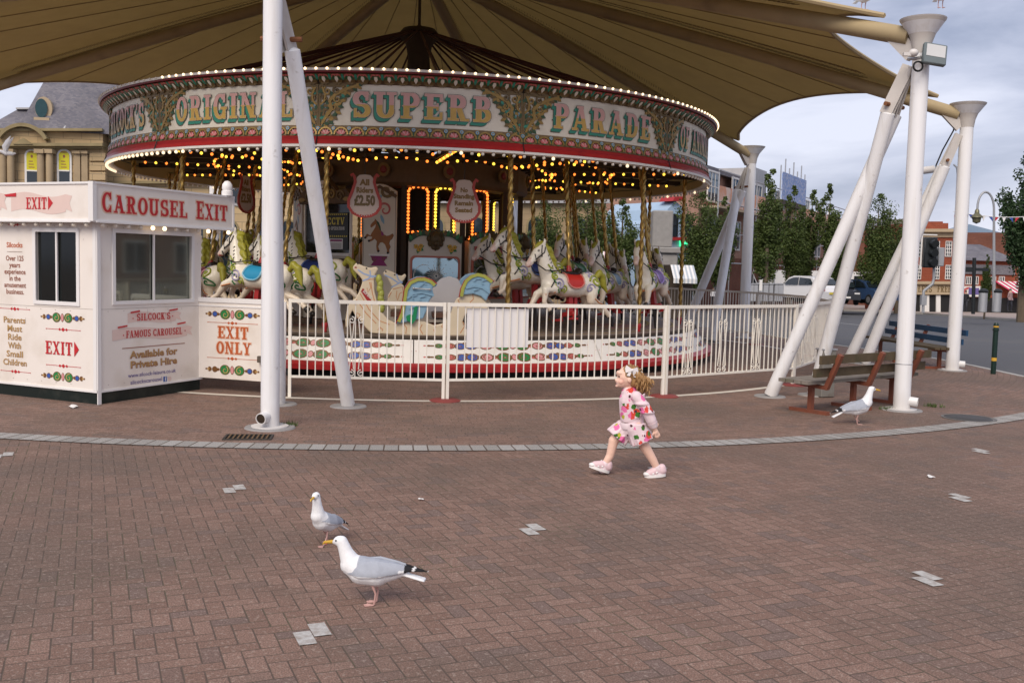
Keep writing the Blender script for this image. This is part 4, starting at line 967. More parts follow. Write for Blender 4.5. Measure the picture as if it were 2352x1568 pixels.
# ================================================================== galloping horses
m_coat = colattr('carved_horse_paint', .3, .5, .06, 25)
m_manes = pm('mane_olive', (.33, .31, .035), .4, .3, 14, bmp=.4)
m_hred = pm('gear_red', (.34, .02, .02), .4, .15, 8)
m_leather = pm('black_leather', (.015, .011, .009), .45, .2, 8)
m_lime = pm('scroll_lime', (.32, .36, .05), .45, .2, 10); m_lil = pm('scroll_lilac', (.36, .33, .48), .45, .15, 10); m_ora = pm('scroll_orange', (.55, .20, .06), .45, .15, 10); m_hgr = pm('scroll_green', (.03, .16, .05), .45, .15, 10)
def hbody(seed):
    rr = random.Random(seed); b = MB()
    b.chain([(.30, 0, .03), (.10, 0, -.02), (-.12, 0, -.02), (-.32, 0, .04)], [.155, .165, .16, .165])
    b.ell((.36, 0, .0), (.13, .125, .18)); b.ell((-.36, 0, .03), (.16, .14, .18))
    hd = rr.uniform(-.02, .03)
    b.chain([(.34, 0, .08), (.42, 0, .24), (.47, 0, .40), (.49, 0, .50+hd)], [.145, .115, .09, .072])
    b.chain([(.49, 0, .50+hd), (.57, 0, .44+hd), (.66, 0, .34+hd), (.72, 0, .27+hd)], [.078, .072, .055, .046])
    b.ell((.735, 0, .262+hd), (.045, .042, .045)); b.ell((.56, 0, .41+hd), (.08, .05, .065))
    for s in (1, -1):
        b.tube([(.485, s*.045, .55+hd), (.47, s*.06, .61+hd), (.485, s*.055, .665+hd)], [.026, .024, .004], 8)
    legs = []
    A = [(.34, .085, -.08), (.52, .09, -.15), (.62, .09, -.30), (.70, .09, -.345)]; B = [(.33, -.085, -.08), (.50, -.09, -.10), (.53, -.09, -.28), (.44, -.09, -.37)]
    C_ = [(-.36, .085, -.02), (-.34, .09, -.22), (-.53, .095, -.30), (-.66, .095, -.42)]; D_ = [(-.37, -.085, -.02), (-.40, -.09, -.22), (-.60, -.095, -.26), (-.74, -.095, -.36)]
    if seed % 2:
        A = [(p[0], -p[1], p[2]) for p in A]; B = [(p[0], -p[1], p[2]) for p in B]
    for L_, up in ((A, (.085, .058, .036, .036)), (B, (.085, .058, .036, .036)), (C_, (.115, .078, .042, .038)), (D_, (.115, .078, .042, .038))):
        b.chain(L_, list(up)); e_ = Vector(L_[3]); d_ = (e_-Vector(L_[2])).normalized(); b.tube([e_-d_*.01, e_+d_*.075], [.034, .05], 10); legs.append((e_, d_))
    def col(co, nrm):
        for e_, d_ in legs:
            if (co-e_).dot(d_) > .012 and (co-e_).length < .12: return (.02, .016, .014)
        c = Vector((.82, .76, .64)); n_ = noise.noise(co*6)
        if co.x > .70: c = c.lerp(Vector((.55, .28, .24)), .55)
        if co.z < -.14: c = c.lerp(Vector((.62, .40, .24)), .30)
        if (co-Vector((.60, 0, .45+hd))).length < .10 and abs(co.y) > .042 and (Vector((co.x, co.z))-Vector((.585, .455+hd))).length < .017: return (.02, .015, .01)
        if .665 < co.x < .74 and co.z < .245+hd and co.z > .1: return (.5, .12, .1)
        return c*(1+.12*n_)
    return remesh(b, .016, 3, [m_coat], col, dec=.55), hd
def on_side(me):
    bv = BVHTree.FromPolygons([v.co for v in me.vertices], [p.vertices[:] for p in me.polygons])
    def f(x, z, s, lift=.006):
        h = bv.ray_cast(Vector((x, s*.6, z)), Vector((0, -s, 0)))
        return (h[0]+h[1]*lift) if h[0] else None
    return f
def ribbon(b, f, pts, s, w, mi):
    out = [f(x, z, s) for x, z in pts]; seg = []
    for p in out+[None]:
        if p is None:
            if len(seg) > 1: b.tube(seg, w, 5, mi, True)
            seg = []
        else: seg.append(p)
def hspiral(cx, cz, r0_, r1_, a0, turns, n=18): return [(cx+(r0_+(r1_-r0_)*i/n)*cos(a0+2*pi*turns*i/n), cz+(r0_+(r1_-r0_)*i/n)*sin(a0+2*pi*turns*i/n)) for i in range(n+1)]
HV = []
for sd_ in range(3):
    me, hd = hbody(sd_); f = on_side(me); b = MB()
    for s in (1, -1):
        ribbon(b, f, hspiral(.30, -.02, .085, .012, 1, 1.5), s, .013, 1); ribbon(b, f, hspiral(.22, -.08, .06, .01, 4, -1.3), s, .011, 0)
        ribbon(b, f, hspiral(.36, .09, .06, .012, 2, -1.3), s, .012, 0); ribbon(b, f, hspiral(-.36, .05, .10, .012, 0, 1.6), s, .015, 0)
        ribbon(b, f, hspiral(-.26, -.05, .07, .01, 3, -1.3), s, .012, 1); ribbon(b, f, hspiral(-.42, -.08, .06, .01, 1, 1.3), s, .012, 3); ribbon(b, f, hspiral(-.28, .13, .05, .01, 1, 1.2), s, .011, 1)
        for i in range(6): # fringe of leaves down the chest
            z = .26-.07*i; x = .46-.025*i; ribbon(b, f, [(x, z), (x-.03, z-.045), (x-.075, z-.06)], s, .012, (0, 3)[i % 2])
        ribbon(b, f, [(.37, -.13), (.45, -.15), (.53, -.17)], s, .009, 2); ribbon(b, f, [(-.34, -.2), (-.42, -.25), (-.5, -.27)], s, .009, 2)
        for i in range(4): ribbon(b, f, [(.425-.012*i, .40-.052*i), (.44-.012*i, .375-.052*i)], s, .006, 4)
    dec = b.mesh([m_lime, m_lil, m_ora, m_hgr, m_leather])
    b = MB() # saddle cloth, wrapped over the barrel
    def sc(u, v, t=0.):
        ang_ = radians(-105+210*u); x = -.17+.30*v; edge = 1-.22*abs(2*v-1)**3
        a_ = ang_*edge; return Vector((x+.03*sin(a_)**2, sin(a_)*(.172+t), .0+cos(a_)*(.172+t)-.015))
    b.grid(lambda u, v: sc(u, v, .004), 20, 8); cloth = b
    tr = MB(); 
    tr.tube([sc(u/24, 0, .008) for u in range(25)], .012, 6); tr.tube([sc(u/24, 1, .008) for u in range(25)], .012, 6); tr.tube([sc(0, v/8, .008) for v in range(9)], .012, 6); tr.tube([sc(1, v/8, .008) for v in range(9)], .012, 6)
    st = MB(); st.ell((-.03, 0, .16), (.16, .09, .04)); st.ell((-.17, 0, .20), (.035, .10, .06)); st.tube([(.11, 0, .13), (.12, 0, .23)], [.045, .02], 8)
    seat = remesh(st, .014, 3, [m_leather])
    mn = MB()
    N2 = 9
    for i in range(N2):
        t = i/(N2-1); p = Vector((.47-.13*t-.02, 0, .56+hd-.44*t)); q_ = p+Vector((-.085-.05*sin(pi*t), .05*(1 if i % 2 else -1), -.05-.02*t))
        mn.chain([p+Vector((.035, 0, .015)), p.lerp(q_, .55)+Vector((0, 0, .018)), q_], [.046, .05, .02], 8)
    mn.chain([(.53, 0, .56+hd), (.575, 0, .53+hd), (.61, 0, .49+hd)], [.04, .03, .008], 8)
    mane = remesh(mn, .014, 1, [m_manes])
    tl = MB(); tl.chain([(-.48, 0, .12), (-.56, .02, .20), (-.63, 0, .15), (-.66, -.01, .03), (-.72, 0, -.08)], [.04, .055, .06, .05, .012], 10)
    tail = remesh(tl, .014, 2, [m_manes])
    br = MB(); hx = lambda x, z: (x, z+hd)
    for s in (1, -1):
        for pts in ([hx(.645, .41), hx(.63, .33)], [hx(.635, .335), hx(.55, .40), hx(.50, .44), hx(.475, .52)], [hx(.52, .54), hx(.545, .47), hx(.53, .38)], [(.30, .22), (.37, .03), (.45, -.07)]): ribbon(br, f, pts, s, .009, 0)
        p0 = f(.67, .30+hd, s) or Vector((.67, s*.05, .3+hd)); br.tube([p0, (.52, s*.13, .18+hd), (.33, s*.15, .17), (.1, s*.07, .22)], .009, 6)
    brid = br.mesh([m_leather])
    HV.append(dict(body=me, dec=dec, cloth=cloth, trim=tr, seat=seat, mane=mane, tail=tail, brid=brid))
tq = twist(.18, 2.05, .03); tq.lathe([(.0, .10), (.03, .10), (.045, .15), (.045, .22), (.03, .28)], 10, (0, 0, 0), 1); POLE = tq.mesh([m_brass, m_hred], ang=80)
q = MB(); q.tube([(0, 0, -.12), (0, 0, -.95)], .022, 8); LOW = q.mesh(m_leather)
q = MB(); q.box((.0, 0, -.42), (.10, .26, .07), 0, None, .012); q.box((.09, .17, -.50), (.12, .10, .03)); q.box((.09, -.17, -.50), (.12, .10, .03)); q.bar((.0, .1, -.40), (.06, .17, -.5), .04, .03); q.bar((0, -.1, -.40), (.06, -.17, -.5), .04, .03); q.box((0, 0, -.22), (.07, .07, .34)); q.box((-.10, 0, -.24), (.05, .05, .30))
STAND = q.mesh(m_hred)
SADC = {'red': (.52, .03, .02), 'turquoise': (.02, .26, .46), 'navy blue': (.012, .03, .13), 'sky blue': (.16, .30, .46), 'purple': (.16, .08, .32), 'green': (.02, .19, .07), 'maroon': (.17, .012, .03), 'orange': (.52, .16, .02), 'yellow': (.55, .40, .05), 'pink': (.58, .22, .27), 'grey': (.22, .22, .24)}
TRIM = {'red': (.62, .24, .2), 'turquoise': (.25, .52, .66), 'navy blue': (.1, .16, .36), 'sky blue': (.6, .6, .5)}
CL = {}
def cloths(v, c):
    if (v, c) not in CL:
        CL[(v, c)] = (HV[v]['cloth'].mesh(pm('cloth_'+c, SADC[c], .42, .14, 9)), HV[v]['trim'].mesh(pm('trim_'+c, TRIM.get(c, tuple(min(1, x*1.6+.18) for x in SADC[c])), .42, .1, 9)))
    return CL[(v, c)]
def horse(phi, R, z, v, c, label, sc_=1.16, tilt=7.5, dy=0.):
    p = cy(phi, R, z); th = radians(TH0+phi)
    o = thing('carousel_horse', label, 'carousel horse', p, 0, 'galloping horses hung on twisted brass poles')
    o.rotation_euler = (radians(tilt), radians(dy), th-pi/2); o.rotation_mode = 'XYZ'
    o.matrix_world = Matrix.Translation(p) @ Matrix.Rotation(th-pi/2, 4, 'Z') @ Matrix.Rotation(radians(tilt), 4, 'X') @ Matrix.Rotation(radians(dy), 4, 'Y') @ Matrix.Scale(sc_, 4)
    h = HV[v]; cm, tm = cloths(v, c)
    b = link('body', h['body'], o); link('painted_scrolls', h['dec'], b); link('mane', h['mane'], o); link('tail', h['tail'], o)
    k = link('saddle_cloth', cm, o); link('trim', tm, k); link('saddle', h['seat'], o); link('bridle', h['brid'], o); link('twisted_pole', POLE, o); link('lower_rod', LOW, o); link('foot_rests', STAND, o)
    return o
PLACE = {1: 'right of the chariot', 2: 'right side, facing the viewer', 3: 'far right edge of the ride', 4: 'back right, seen head-on', 5: 'at the back, right of the middle', 7: 'at the back, left of the middle', 8: 'far left, turned away', 9: 'far left edge of the ride', 10: 'on the left, beside the ticket booth', 11: 'left of the chariot'}
ROWN = {0: 'outermost', 1: 'middle', 2: 'innermost'}
CC_ = {1: ('red', 'navy blue', 'maroon'), 2: ('purple', 'sky blue', 'green'), 3: ('orange', 'maroon', 'sky blue'), 4: ('yellow', 'red', 'turquoise'), 5: ('green', 'pink', 'orange'), 7: ('red', 'yellow', 'purple'), 8: ('sky blue', 'green', 'red'), 9: ('maroon', 'orange', 'navy blue'), 10: ('pink', 'maroon', 'yellow'), 11: ('turquoise', 'grey', 'navy blue')}
OFFZ = {(1, 0): 1.43, (1, 1): 1.62, (1, 2): 1.50, (2, 0): 1.52, (2, 1): 1.45, (2, 2): 1.62, (11, 0): 1.44, (11, 1): 1.38, (11, 2): 1.54, (10, 1): 1.36, (10, 0): 1.45}
rz_ = random.Random(4)
for k in (1, 2, 3, 4, 5, 7, 8, 9, 10, 11):
    for r, R_ in enumerate((5.05, 4.28, 3.5)):
        z = OFFZ.get((k, r), rz_.uniform(1.36, 1.62)); c = CC_[k][r]
        horse(30*k+.5+(0 if r == 0 else (-2 if r == 1 else 0)), R_, z, (k+r) % 3, c, f'carousel horse with {c} saddle cloth, {ROWN[r]} row, {PLACE[k]}', dy=rz_.uniform(-3, 3))
# ---- chariot with two carved horse heads and winged seats
Z8 = lambda X, Y: ((820+X/5.6)*.9408, (600+Y/5.6)*.9408)
def U8(X, Y):
    x, y = Z8(X, Y); return ((x-950)*.00672, 1.74+(601.5-y)*.00672-.02)
m_boat = pm('chariot_cream', (.66, .56, .40), .4, .06, 4); m_wing = pm('wing_blue', (.24, .40, .52), .4, .1, 6); m_wgr = pm('wing_lime', (.36, .38, .07), .4, .12, 8); m_em = pm('emerald', (.01, .24, .09), .35, .1, 6)
m_orl = pm('orange_line', (.55, .26, .12), .45, .1, 8); m_seatg = pm('seat_grey', (.50, .48, .48), .5, .06, 5); m_stool = pm('bench_brown', (.10, .045, .025), .5, .2, 6); m_bl = pm('harness_blue', (.30, .40, .60), .4, .1)
BODY = [(195, 285), (240, 225), (330, 265), (400, 285), (440, 290), (500, 270), (540, 300), (500, 370), (485, 450), (490, 600), (530, 750), (600, 890), (680, 985), (760, 1020), (900, 1005), (1000, 1000), (1080, 970), (1200, 1010), (1300, 1050), (1420, 1020), (1480, 960), (1530, 870), (1560, 760), (1600, 680), (1700, 620), (1820, 605), (1930, 640), (2010, 715), (2035, 800), (1990, 860), (1900, 830), (1800, 850), (1720, 900), (1690, 1000), (1730, 1090), (1880, 1120), (1960, 1180), (1500, 1190), (1200, 1195), (900, 1190), (600, 1180), (450, 1170), (380, 1100), (300, 1000), (230, 930), (200, 870), (160, 950), (150, 1080), (110, 1105), (105, 1000), (125, 850), (160, 760), (240, 700), (280, 620), (315, 520), (330, 460), (280, 400), (230, 350), (200, 320)]
HEAD = [(575, 370), (620, 315), (720, 350), (800, 395), (850, 400), (890, 365), (915, 400), (880, 460), (835, 510), (880, 545), (890, 640), (900, 760), (960, 1000), (760, 1000), (640, 800), (650, 690), (710, 580), (690, 530), (640, 440), (590, 410)]
WF = [(780, 1040), (840, 900), (868, 720), (890, 560), (950, 460), (1060, 405), (1170, 400), (1270, 435), (1330, 485), (1325, 515), (1265, 540), (1290, 640), (1240, 700), (1210, 760), (1195, 850), (1150, 960), (1080, 970), (950, 1005)]
WR = [(1630, 660), (1650, 540), (1700, 430), (1780, 360), (1880, 330), (1980, 350), (2060, 400), (2105, 435), (2050, 490), (2055, 580), (2000, 705), (1930, 640), (1820, 610), (1700, 625)]
def chariot(phi, label, R0=5.40):
    th = radians(TH0+phi); o = thing('chariot', label, 'chariot', cy(phi, 4.7, .634), th, 'chariots between the rows of horses')
    # local: x outward, y towards the right seen from outside
    def F(R, th_=0.): return lambda u, v, w: Vector((R-4.7+w, u, v-.634))
    def slab(pts, R, t, mat, name, par=o):
        q = MB(); q.prism([U8(*p) for p in pts], F(R), t); ob = q.build(name, mat, par, smooth=False)
        bv = ob.modifiers.new('b', 'BEVEL'); bv.width = .018; bv.segments = 2; bv.limit_method = 'ANGLE'; return ob
    a = slab(BODY, R0, .07, m_boat, 'side_board')
    d = Dec(lambda u, v, h: F(R0+.07)(u, v, h))
    L8 = lambda pts, w, mi, h=0., th_=.0: d.strip([U8(*p) for p in pts], w, mi, h, th_)
    for pts in ([(330, 460), (480, 440)], [(300, 640), (420, 850), (560, 1000), (700, 1050)], [(250, 720), (380, 900), (520, 1040)], [(440, 480), (460, 620), (500, 760)], [(880, 1030), (930, 1090), (920, 1170)], [(1140, 1040), (1110, 1100), (1150, 1170)], [(1330, 1060), (1300, 1110), (1320, 1180)], [(1440, 1010), (1400, 1060), (1500, 1130)], [(1620, 690), (1640, 740), (1720, 770)], [(1820, 615), (1830, 680), (1790, 720), (1800, 770)], [(1690, 990), (1720, 1050), (1660, 1150)], [(560, 1080), (610, 1120), (600, 1140)], [(240, 960), (260, 900), (300, 920), (290, 970), (255, 965)], [(580, 1100), (540, 1130), (560, 1090)]): L8(pts, .014, 0)
    for pts in ([(420, 480), (440, 560), (400, 620), (390, 560)], [(540, 600), (560, 700), (545, 760)]): L8(pts, .012, 0)
    L8([(265, 320), (340, 370), (440, 400), (510, 400)], .022, 1); L8([(425, 325), (435, 400), (470, 420)], .02, 1); L8([(330, 465), (400, 440), (440, 400)], .022, 1)
    for p in ((380, 300), (262, 235)): u, v = U8(*p); d.disc(u, v, .014, None, 2, 0, 8)
    u, v = U8(235, 290); d.disc(u, v, .02, .012, 3, 0, 8)
    d.poly([U8(*p) for p in ((330, 570), (350, 575), (455, 735), (400, 745), (310, 610))], 3, .002)
    u0_, v0_ = U8(330, 645); u1_, v1_ = U8(440, 745); dx, dy = u1_-u0_, v1_-v0_; Ld = hypot(dx, dy)
    f0 = d.fn; d.fn = lambda u, v, h: f0(u0_+.015+(u*dx-v*dy)/Ld, v0_+.05+(u*dy+v*dx)/Ld, h); letters(d, 'BEN HUR', 0, -.02, Ld*.95, .042, 4, .004); d.fn = f0
    d.build('painted_lines', [m_orl, m_bl, m_leather, m_hred, m_cwhite], a)
    q = MB()
    for i in range(7): # plaited mane on the near head
        u, v = U8(520+12*(i % 2)+i*7, 440+i*65); q.ell((R0-4.7+.05, u+.03, v-.634), (.05, .05, .075))
    q.build('plaited_mane', m_wgr, a)
    b2 = slab(HEAD, R0-1.15, .07, m_boat, 'far_side_head')
    d = Dec(lambda u, v, h: F(R0-1.08)(u, v, h)); L8([(600, 395), (700, 440), (790, 500), (850, 500)], .022, 0); L8([(770, 380), (800, 460), (860, 500)], .022, 0); L8([(700, 570), (790, 520), (840, 490)], .02, 0)
    for p in ((745, 390), (615, 345)): u, v = U8(*p); d.disc(u, v, .014, None, 1, 0, 8)
    L8([(720, 600), (860, 560), (880, 720)], .014, 2); L8([(700, 640), (660, 720)], .014, 2); L8([(780, 620), (770, 700), (790, 760), (820, 660), (850, 640)], .012, 2)
    d.build('painted_harness', [m_bl, m_leather, m_orl], b2)
    for W_, nm in ((WF, 'front_wing'), (WR, 'rear_wing')):
        for RR in (R0+.075, R0-1.15-.06):
            w = slab(W_, RR, .045, m_wing, nm)
            if RR < R0: continue
            d = Dec(lambda u, v, h, RR=RR: F(RR+.045)(u, v, h)); cut = 9 if W_ is WF else 8
            k = W_[:cut]; cx = sum(p[0] for p in W_)/len(W_); cyy = sum(p[1] for p in W_)/len(W_)
            inn = [(p[0]+(cx-p[0])*.13, p[1]+(cyy-p[1])*.09) for p in k]
            d.strip([U8(*p) for p in inn], .05, 0, 0, .02); d.strip([U8(*p) for p in k], .014, 1, 0, .012)
            if W_ is WF:
                arcs = ([(930, 690), (1010, 620), (1130, 600), (1290, 640)], [(1000, 560), (1080, 540), (1150, 480)], [(1010, 700), (1000, 660), (1060, 640)], [(1180, 500), (1160, 460), (1220, 450)], [(960, 830), (1060, 780), (1200, 780)], [(1110, 720), (1100, 670), (1180, 650)])
            else: arcs = ([(1720, 530), (1830, 500), (1950, 520), (2050, 590)], [(1830, 440), (1860, 400), (1930, 400)], [(1950, 480), (1940, 430), (2000, 410)], [(1820, 600), (1830, 560), (1900, 540)])
            for i, A_ in enumerate(arcs): d.strip([U8(*p) for p in A_], .035 if i == 0 else .02, 2, 0, .018)
            if W_ is WF: d.poly([U8(*p) for p in ((1030, 800), (1075, 800), (1050, 980), (1010, 1030), (930, 985), (920, 930), (960, 905), (1010, 910))], 3, .004, .02)
            d.build('wing_detail', [m_wgr, m_hred, m_sky, m_em], w)
            if W_ is WF:
                q = MB(); z = [U8(1015, 550), U8(1235, 560)]; P3 = [Vector((RR+.045-4.7+.05, u, v-.634)) for u, v in z]
                q.tube(P3, .010, 8); [q.ell(p, .02) for p in P3]; [q.tube([p, p-Vector((.06, 0, 0))], .012, 6) for p in P3]; q.build('grab_rail', m_zinc, o)
    q = MB(); pts = [U8(*p) for p in ((1200, 800), (1240, 650), (1300, 520), (1400, 420), (1520, 385), (1640, 420), (1700, 540), (1690, 800), (1660, 1000), (1240, 1000))]; q.prism(pts, F(R0-.62), .10); q.build('seat_back', m_seatg, o, smooth=False)
    q = MB()
    for X in (760, 1330): u, v = U8(X, 960); q.box((R0-4.7-.55, u+.15, .30), (1.0, .42, .08)); q.box((R0-4.7-.55, u+.32, .17), (1.0, .06, .30))
    q.build('bench_seat', m_stool, o, smooth=False)
    q = MB(); u0_, v = U8(420, 1160); u1_, v = U8(1800, 1160); q.box((R0-4.7-.54, (u0_+u1_)/2, .05), (1.1, u1_-u0_, .07)); q.build('floor_pan', m_dark, o, smooth=False)
chariot(.4, 'cream and blue winged chariot with two carved horse heads, in front of the mirrors')
chariot(180.4, 'winged chariot at the back of the ride, behind the middle')
# ---- hanging shield signs
m_shr = pm('shield_red', (.42, .05, .035), .45, .12, 8); m_shc = pm('shield_cream', (.60, .48, .40), .5, .06, 6); m_sht = pm('shield_text', (.24, .14, .04), .5, .1)
def shield(p, yaw, lines, label, big=None):
    o = thing('shield_sign', label, 'sign', p, yaw, 'lyre-shaped signs hung over the ride'); s = 1.
    pr = [(-.13, .30), (-.09, .34), (0, .35), (.09, .34), (.13, .30), (.15, .22), (.20, .06), (.265, -.08), (.265, -.18), (.20, -.28), (.10, -.33), (0, -.345), (-.10, -.33), (-.20, -.28), (-.265, -.18), (-.265, -.08), (-.20, .06), (-.15, .22)]
    f = lambda u, v, w: Vector((u, -w, v)); q = MB(); q.prism([(x*.97, y*.97) for x, y in pr], f, .03); o1 = q.build('board', m_shc, o, smooth=False)
    d = Dec(lambda u, v, h: f(u, v, .03+h))
    path = [(.225, .31), (.19, .34), (.165, .30), (.15, .22), (.20, .06), (.255, -.08), (.255, -.18), (.19, -.275), (.10, -.32), (0, -.335)]
    for s_ in (1, -1): d.strip([(s_*x, y) for x, y in path], .045, 0, 0, .02)
    for i in range(15): a = radians(200+140*i/14); d.disc(.235*cos(a), -.09+.235*sin(a), .007, None, 1, .024, 6)
    d.build('scroll_border', [m_shr, m_cwhite], o)
    for i, (t, sz, y, w) in enumerate(lines): smalltext(t, sz, lambda u, v, h: f(u, v, .03+h), m_sht if i != big else m_dgold, 'lettering', o1, .055, 0, y, w)
    q = MB(); q.tube([(0, -.015, .34), (0, -.015, 1.1)], .012, 6); q.build('hanger', m_dark, o)
pA = at(838, 450, 16.2); shield(pA, 0.05, [('All', .13, .17, .16), ('Riders', .12, .05, .27), ('\u00a32.50', .22, -.15, .34)], 'lyre-shaped sign reading All Riders £2.50, left of the mirrors', 2)
pB = at(1066, 462, 16.2); shield(pB, -.05, [('No', .10, .14, .12), ('Standing', .10, .04, .34), ('Remain', .10, -.07, .30), ('Seated', .10, -.18, .28)], 'lyre-shaped sign reading No Standing Remain Seated, above the right mirror')
pC = at(562, 446, 18.6); shield(pC, 1.25, [('All', .13, .17, .16), ('Riders', .12, .05, .27), ('\u00a32.50', .22, -.15, .34)], 'lyre-shaped sign seen nearly edge-on beside the ticket booth')
pD = at(746, 556, 19.0) 
# ================================================================== ticket booth
B0 = Vector((-4.79, 11.46, 0)); BU = Vector((.41, .912, 0)).normalized(); BW = Vector((-BU.y, BU.x, 0)); NR = -BW; NL = -BU
BO = B0
bo = thing('ticket_booth', 'white ticket booth with red CAROUSEL EXIT fascia and two dark windows', 'booth', B0)
fR = lambda s, z, h=0.: BU*s+NR*h+Vector((0, 0, z))
fL = lambda x, z, h=0.: -BW*x+NL*h+Vector((0, 0, z))
m_bw = pm('booth_white', (.78, .73, .68), .42, .04, 3, dirt=(.62, .55, .47), dscale=2.2, dlo=.52, dhi=.85)
m_bt = pm('booth_trim', (.76, .745, .74), .35, .03, 4)
m_plinth = pm('black_plinth', (.008, .015, .013), .35, .2, 6, dirt=(.03, .035, .03), dscale=5)
m_sred = pm('sign_red', (.50, .022, .028), .4, .08, 8); m_sor = pm('sign_halo', (.72, .50, .38), .5, .05); m_rib = pm('ribbon_pink', (.70, .54, .49), .5, .05, 8); m_tor = pm('sign_orange', (.48, .10, .025), .45, .1)
m_tg = pm('text_gold', (.45, .28, .11), .5, .1); m_tb = pm('text_brown', (.28, .10, .06), .5, .1); m_tp = pm('text_purple', (.14, .11, .30), .5, .1); m_fb = pm('icon_blue', (.05, .12, .38), .4)
LW, RW = 3.4, 1.72
q = MB()
# walls with window openings left out: each wall is four strips round its window
def wall(f, x0, x1, z0, z1, wx0, wx1, wz0, wz1):
    for a, b, c, d_ in ((x0, wx0, z0, z1), (wx1, x1, z0, z1), (wx0, wx1, z0, wz0), (wx0, wx1, wz1, z1)):
        P_ = [(a, c), (b, c), (b, d_), (a, d_)]; q.prism(P_, lambda u, v, w: f(u, v, -w), .05)
wall(fR, 0, RW, .15, 2.12, .27, 1.54, 1.20, 2.00); wall(fL, -LW, -.05, .15, 2.12, -.97, -.31, 1.18, 1.99)
q.prism([(0, .15), (RW, .15), (RW, 2.12), (0, 2.12)], lambda u, v, w: fR(u, v, -LW-w), .05)
q.prism([(-LW, .15), (-.05, .15), (-.05, 2.12), (-LW, 2.12)], lambda u, v, w: fL(u, v, -RW+.05-w), .04)
q.build('walls', m_bw, bo, smooth=False)
q = MB(); q.box(BU*RW/2+BW*LW/2+Vector((0, 0, .075)), (RW-.02, LW-.02, .15), 0, Matrix.Rotation(atan2(BU.y, BU.x), 4, 'Z')); q.build('plinth', m_plinth, bo, smooth=False)
q = MB(); q.prism([(-.012, .14), (RW+.02, .14), (RW+.02, .165), (-.012, .165)], lambda u, v, w: fR(u, v, w), .012); q.prism([(-LW, .14), (.012, .14), (.012, .165), (-LW, .165)], lambda u, v, w: fL(u, v, w), .012)
q.build('bottom_trim', m_bt, bo, smooth=False)
q = MB(); q.prism([(0, .0), (.05, .0), (.05, 2.12), (0, 2.12)], lambda u, v, w: fR(u-.006, v, w), .014); q.prism([(-.05, .165), (-.001, .165), (-.001, 2.12), (-.05, 2.12)], lambda u, v, w: fL(u+.0, v, w), .0135); q.build('corner_strip', m_bt, bo, smooth=False)
q = MB(); q.box(BU*(RW/2)+BW*(LW/2)+Vector((0, 0, 2.33)), (RW+.1, LW+.1, .36), 0, Matrix.Rotation(atan2(BU.y, BU.x), 4, 'Z')); q.build('roof', m_bt, bo, smooth=False)
q = MB(); q.prism([(-.16, 2.13), (2.22, 2.13), (2.22, 2.55), (-.16, 2.55)], lambda u, v, w: fR(u, v, .06+w), .05); fasR = q.build('fascia_board', m_bw, bo, smooth=False)
q = MB(); q.prism([(-LW, 2.13), (.055, 2.13), (.055, 2.55), (-LW, 2.55)], lambda u, v, w: fL(u, v, .055+w), .05); fasL = q.build('fascia_board', m_bw, bo, smooth=False)
for f, a, b, fo, pr in ((fR, -.165, 2.225, fasR, .06), (fL, -LW, .05, fasL, .055)):
    q = MB()
    for z0, z1 in ((2.115, 2.14), (2.535, 2.56)): q.prism([(a, z0), (b, z0), (b, z1), (a, z1)], lambda u, v, w: f(u, v, pr-.01+w), .075)
    if f is fR: q.prism([(2.20, 2.14), (2.225, 2.14), (2.225, 2.535), (2.20, 2.535)], lambda u, v, w: f(u, v, pr-.01+w), .075); q.prism([(-.165, 2.14), (-.11, 2.14), (-.11, 2.535), (-.165, 2.535)], lambda u, v, w: f(u, v, pr-.01+w), .073)
    q.build('fascia_trim', m_bt, fo, smooth=False)
q = MB(); q.lathe([(.075, 0), (.075, .06), (.06, .07), (.07, .1), (.065, .15), (.035, .19), (0, .2)], 14, fR(2.12, 2.56, .09)); q.build('finial', m_bt, bo)
# fascia lettering
d = Dec(lambda u, v, h: fR(u, v, .11+h))
def word(d, t, x, z, w, h, mi, halo=None, cap=1.0):
    if halo is not None: letters(d, t, x, z, w, h, halo, 0, grow=.07)
    letters(d, t, x, z, w, h, mi, .003)
word(d, 'C', -.03, 2.225, .15, .225, 0, 1); word(d, 'AROUSEL', .145, 2.225, 1.20, .20, 0, 1); word(d, 'E', 1.50, 2.225, .145, .225, 0, 1); word(d, 'XIT', 1.665, 2.225, .43, .20, 0, 1)
d.build('lettering', [m_sred, m_sor], fasR)
d = Dec(lambda u, v, h: fL(u, v, .105+h))
def ribbon_sign(d, x0, x1, z0, z1, sl=.03):
    n = 12; t = [(x0+(x1-x0)*i/n, sl*sin(pi*2*i/n)) for i in range(n+1)]
    for i in range(n): d.poly([(t[i][0], z0+t[i][1]), (t[i+1][0], z0+t[i+1][1]), (t[i+1][0], z1+t[i+1][1]), (t[i][0], z1+t[i][1])], 2)
    d.poly([(x1, z0+.03), (x1+.1, z0), (x1+.06, (z0+z1)/2), (x1+.1, z1-.02), (x1, z1)], 2)
ribbon_sign(d, -1.25, -.36, 2.22, 2.42); word(d, 'EXIT', -1.0, 2.25, .34, .135, 0); d.poly([(-.64, 2.24), (-.56, 2.32), (-.64, 2.40)], 0, .003)
ribbon_sign(d, -2.6, -1.42, 2.24, 2.44); word(d, 'CAROUSEL', -2.42, 2.26, .98, .14, 0); d.poly([(-1.36, 2.42), (-1.16, 2.44), (-1.16, 2.395), (-1.33, 2.395)], 0, .004)
d.build('lettering', [m_sred, m_sor, m_rib], fasL)
bm_ = MB().ell((0, 0, 0), .027, 0, 10, 8).mesh(g_low); bm2 = MB().ell((0, 0, 0), .027, 0, 10, 8).mesh(g_warm)
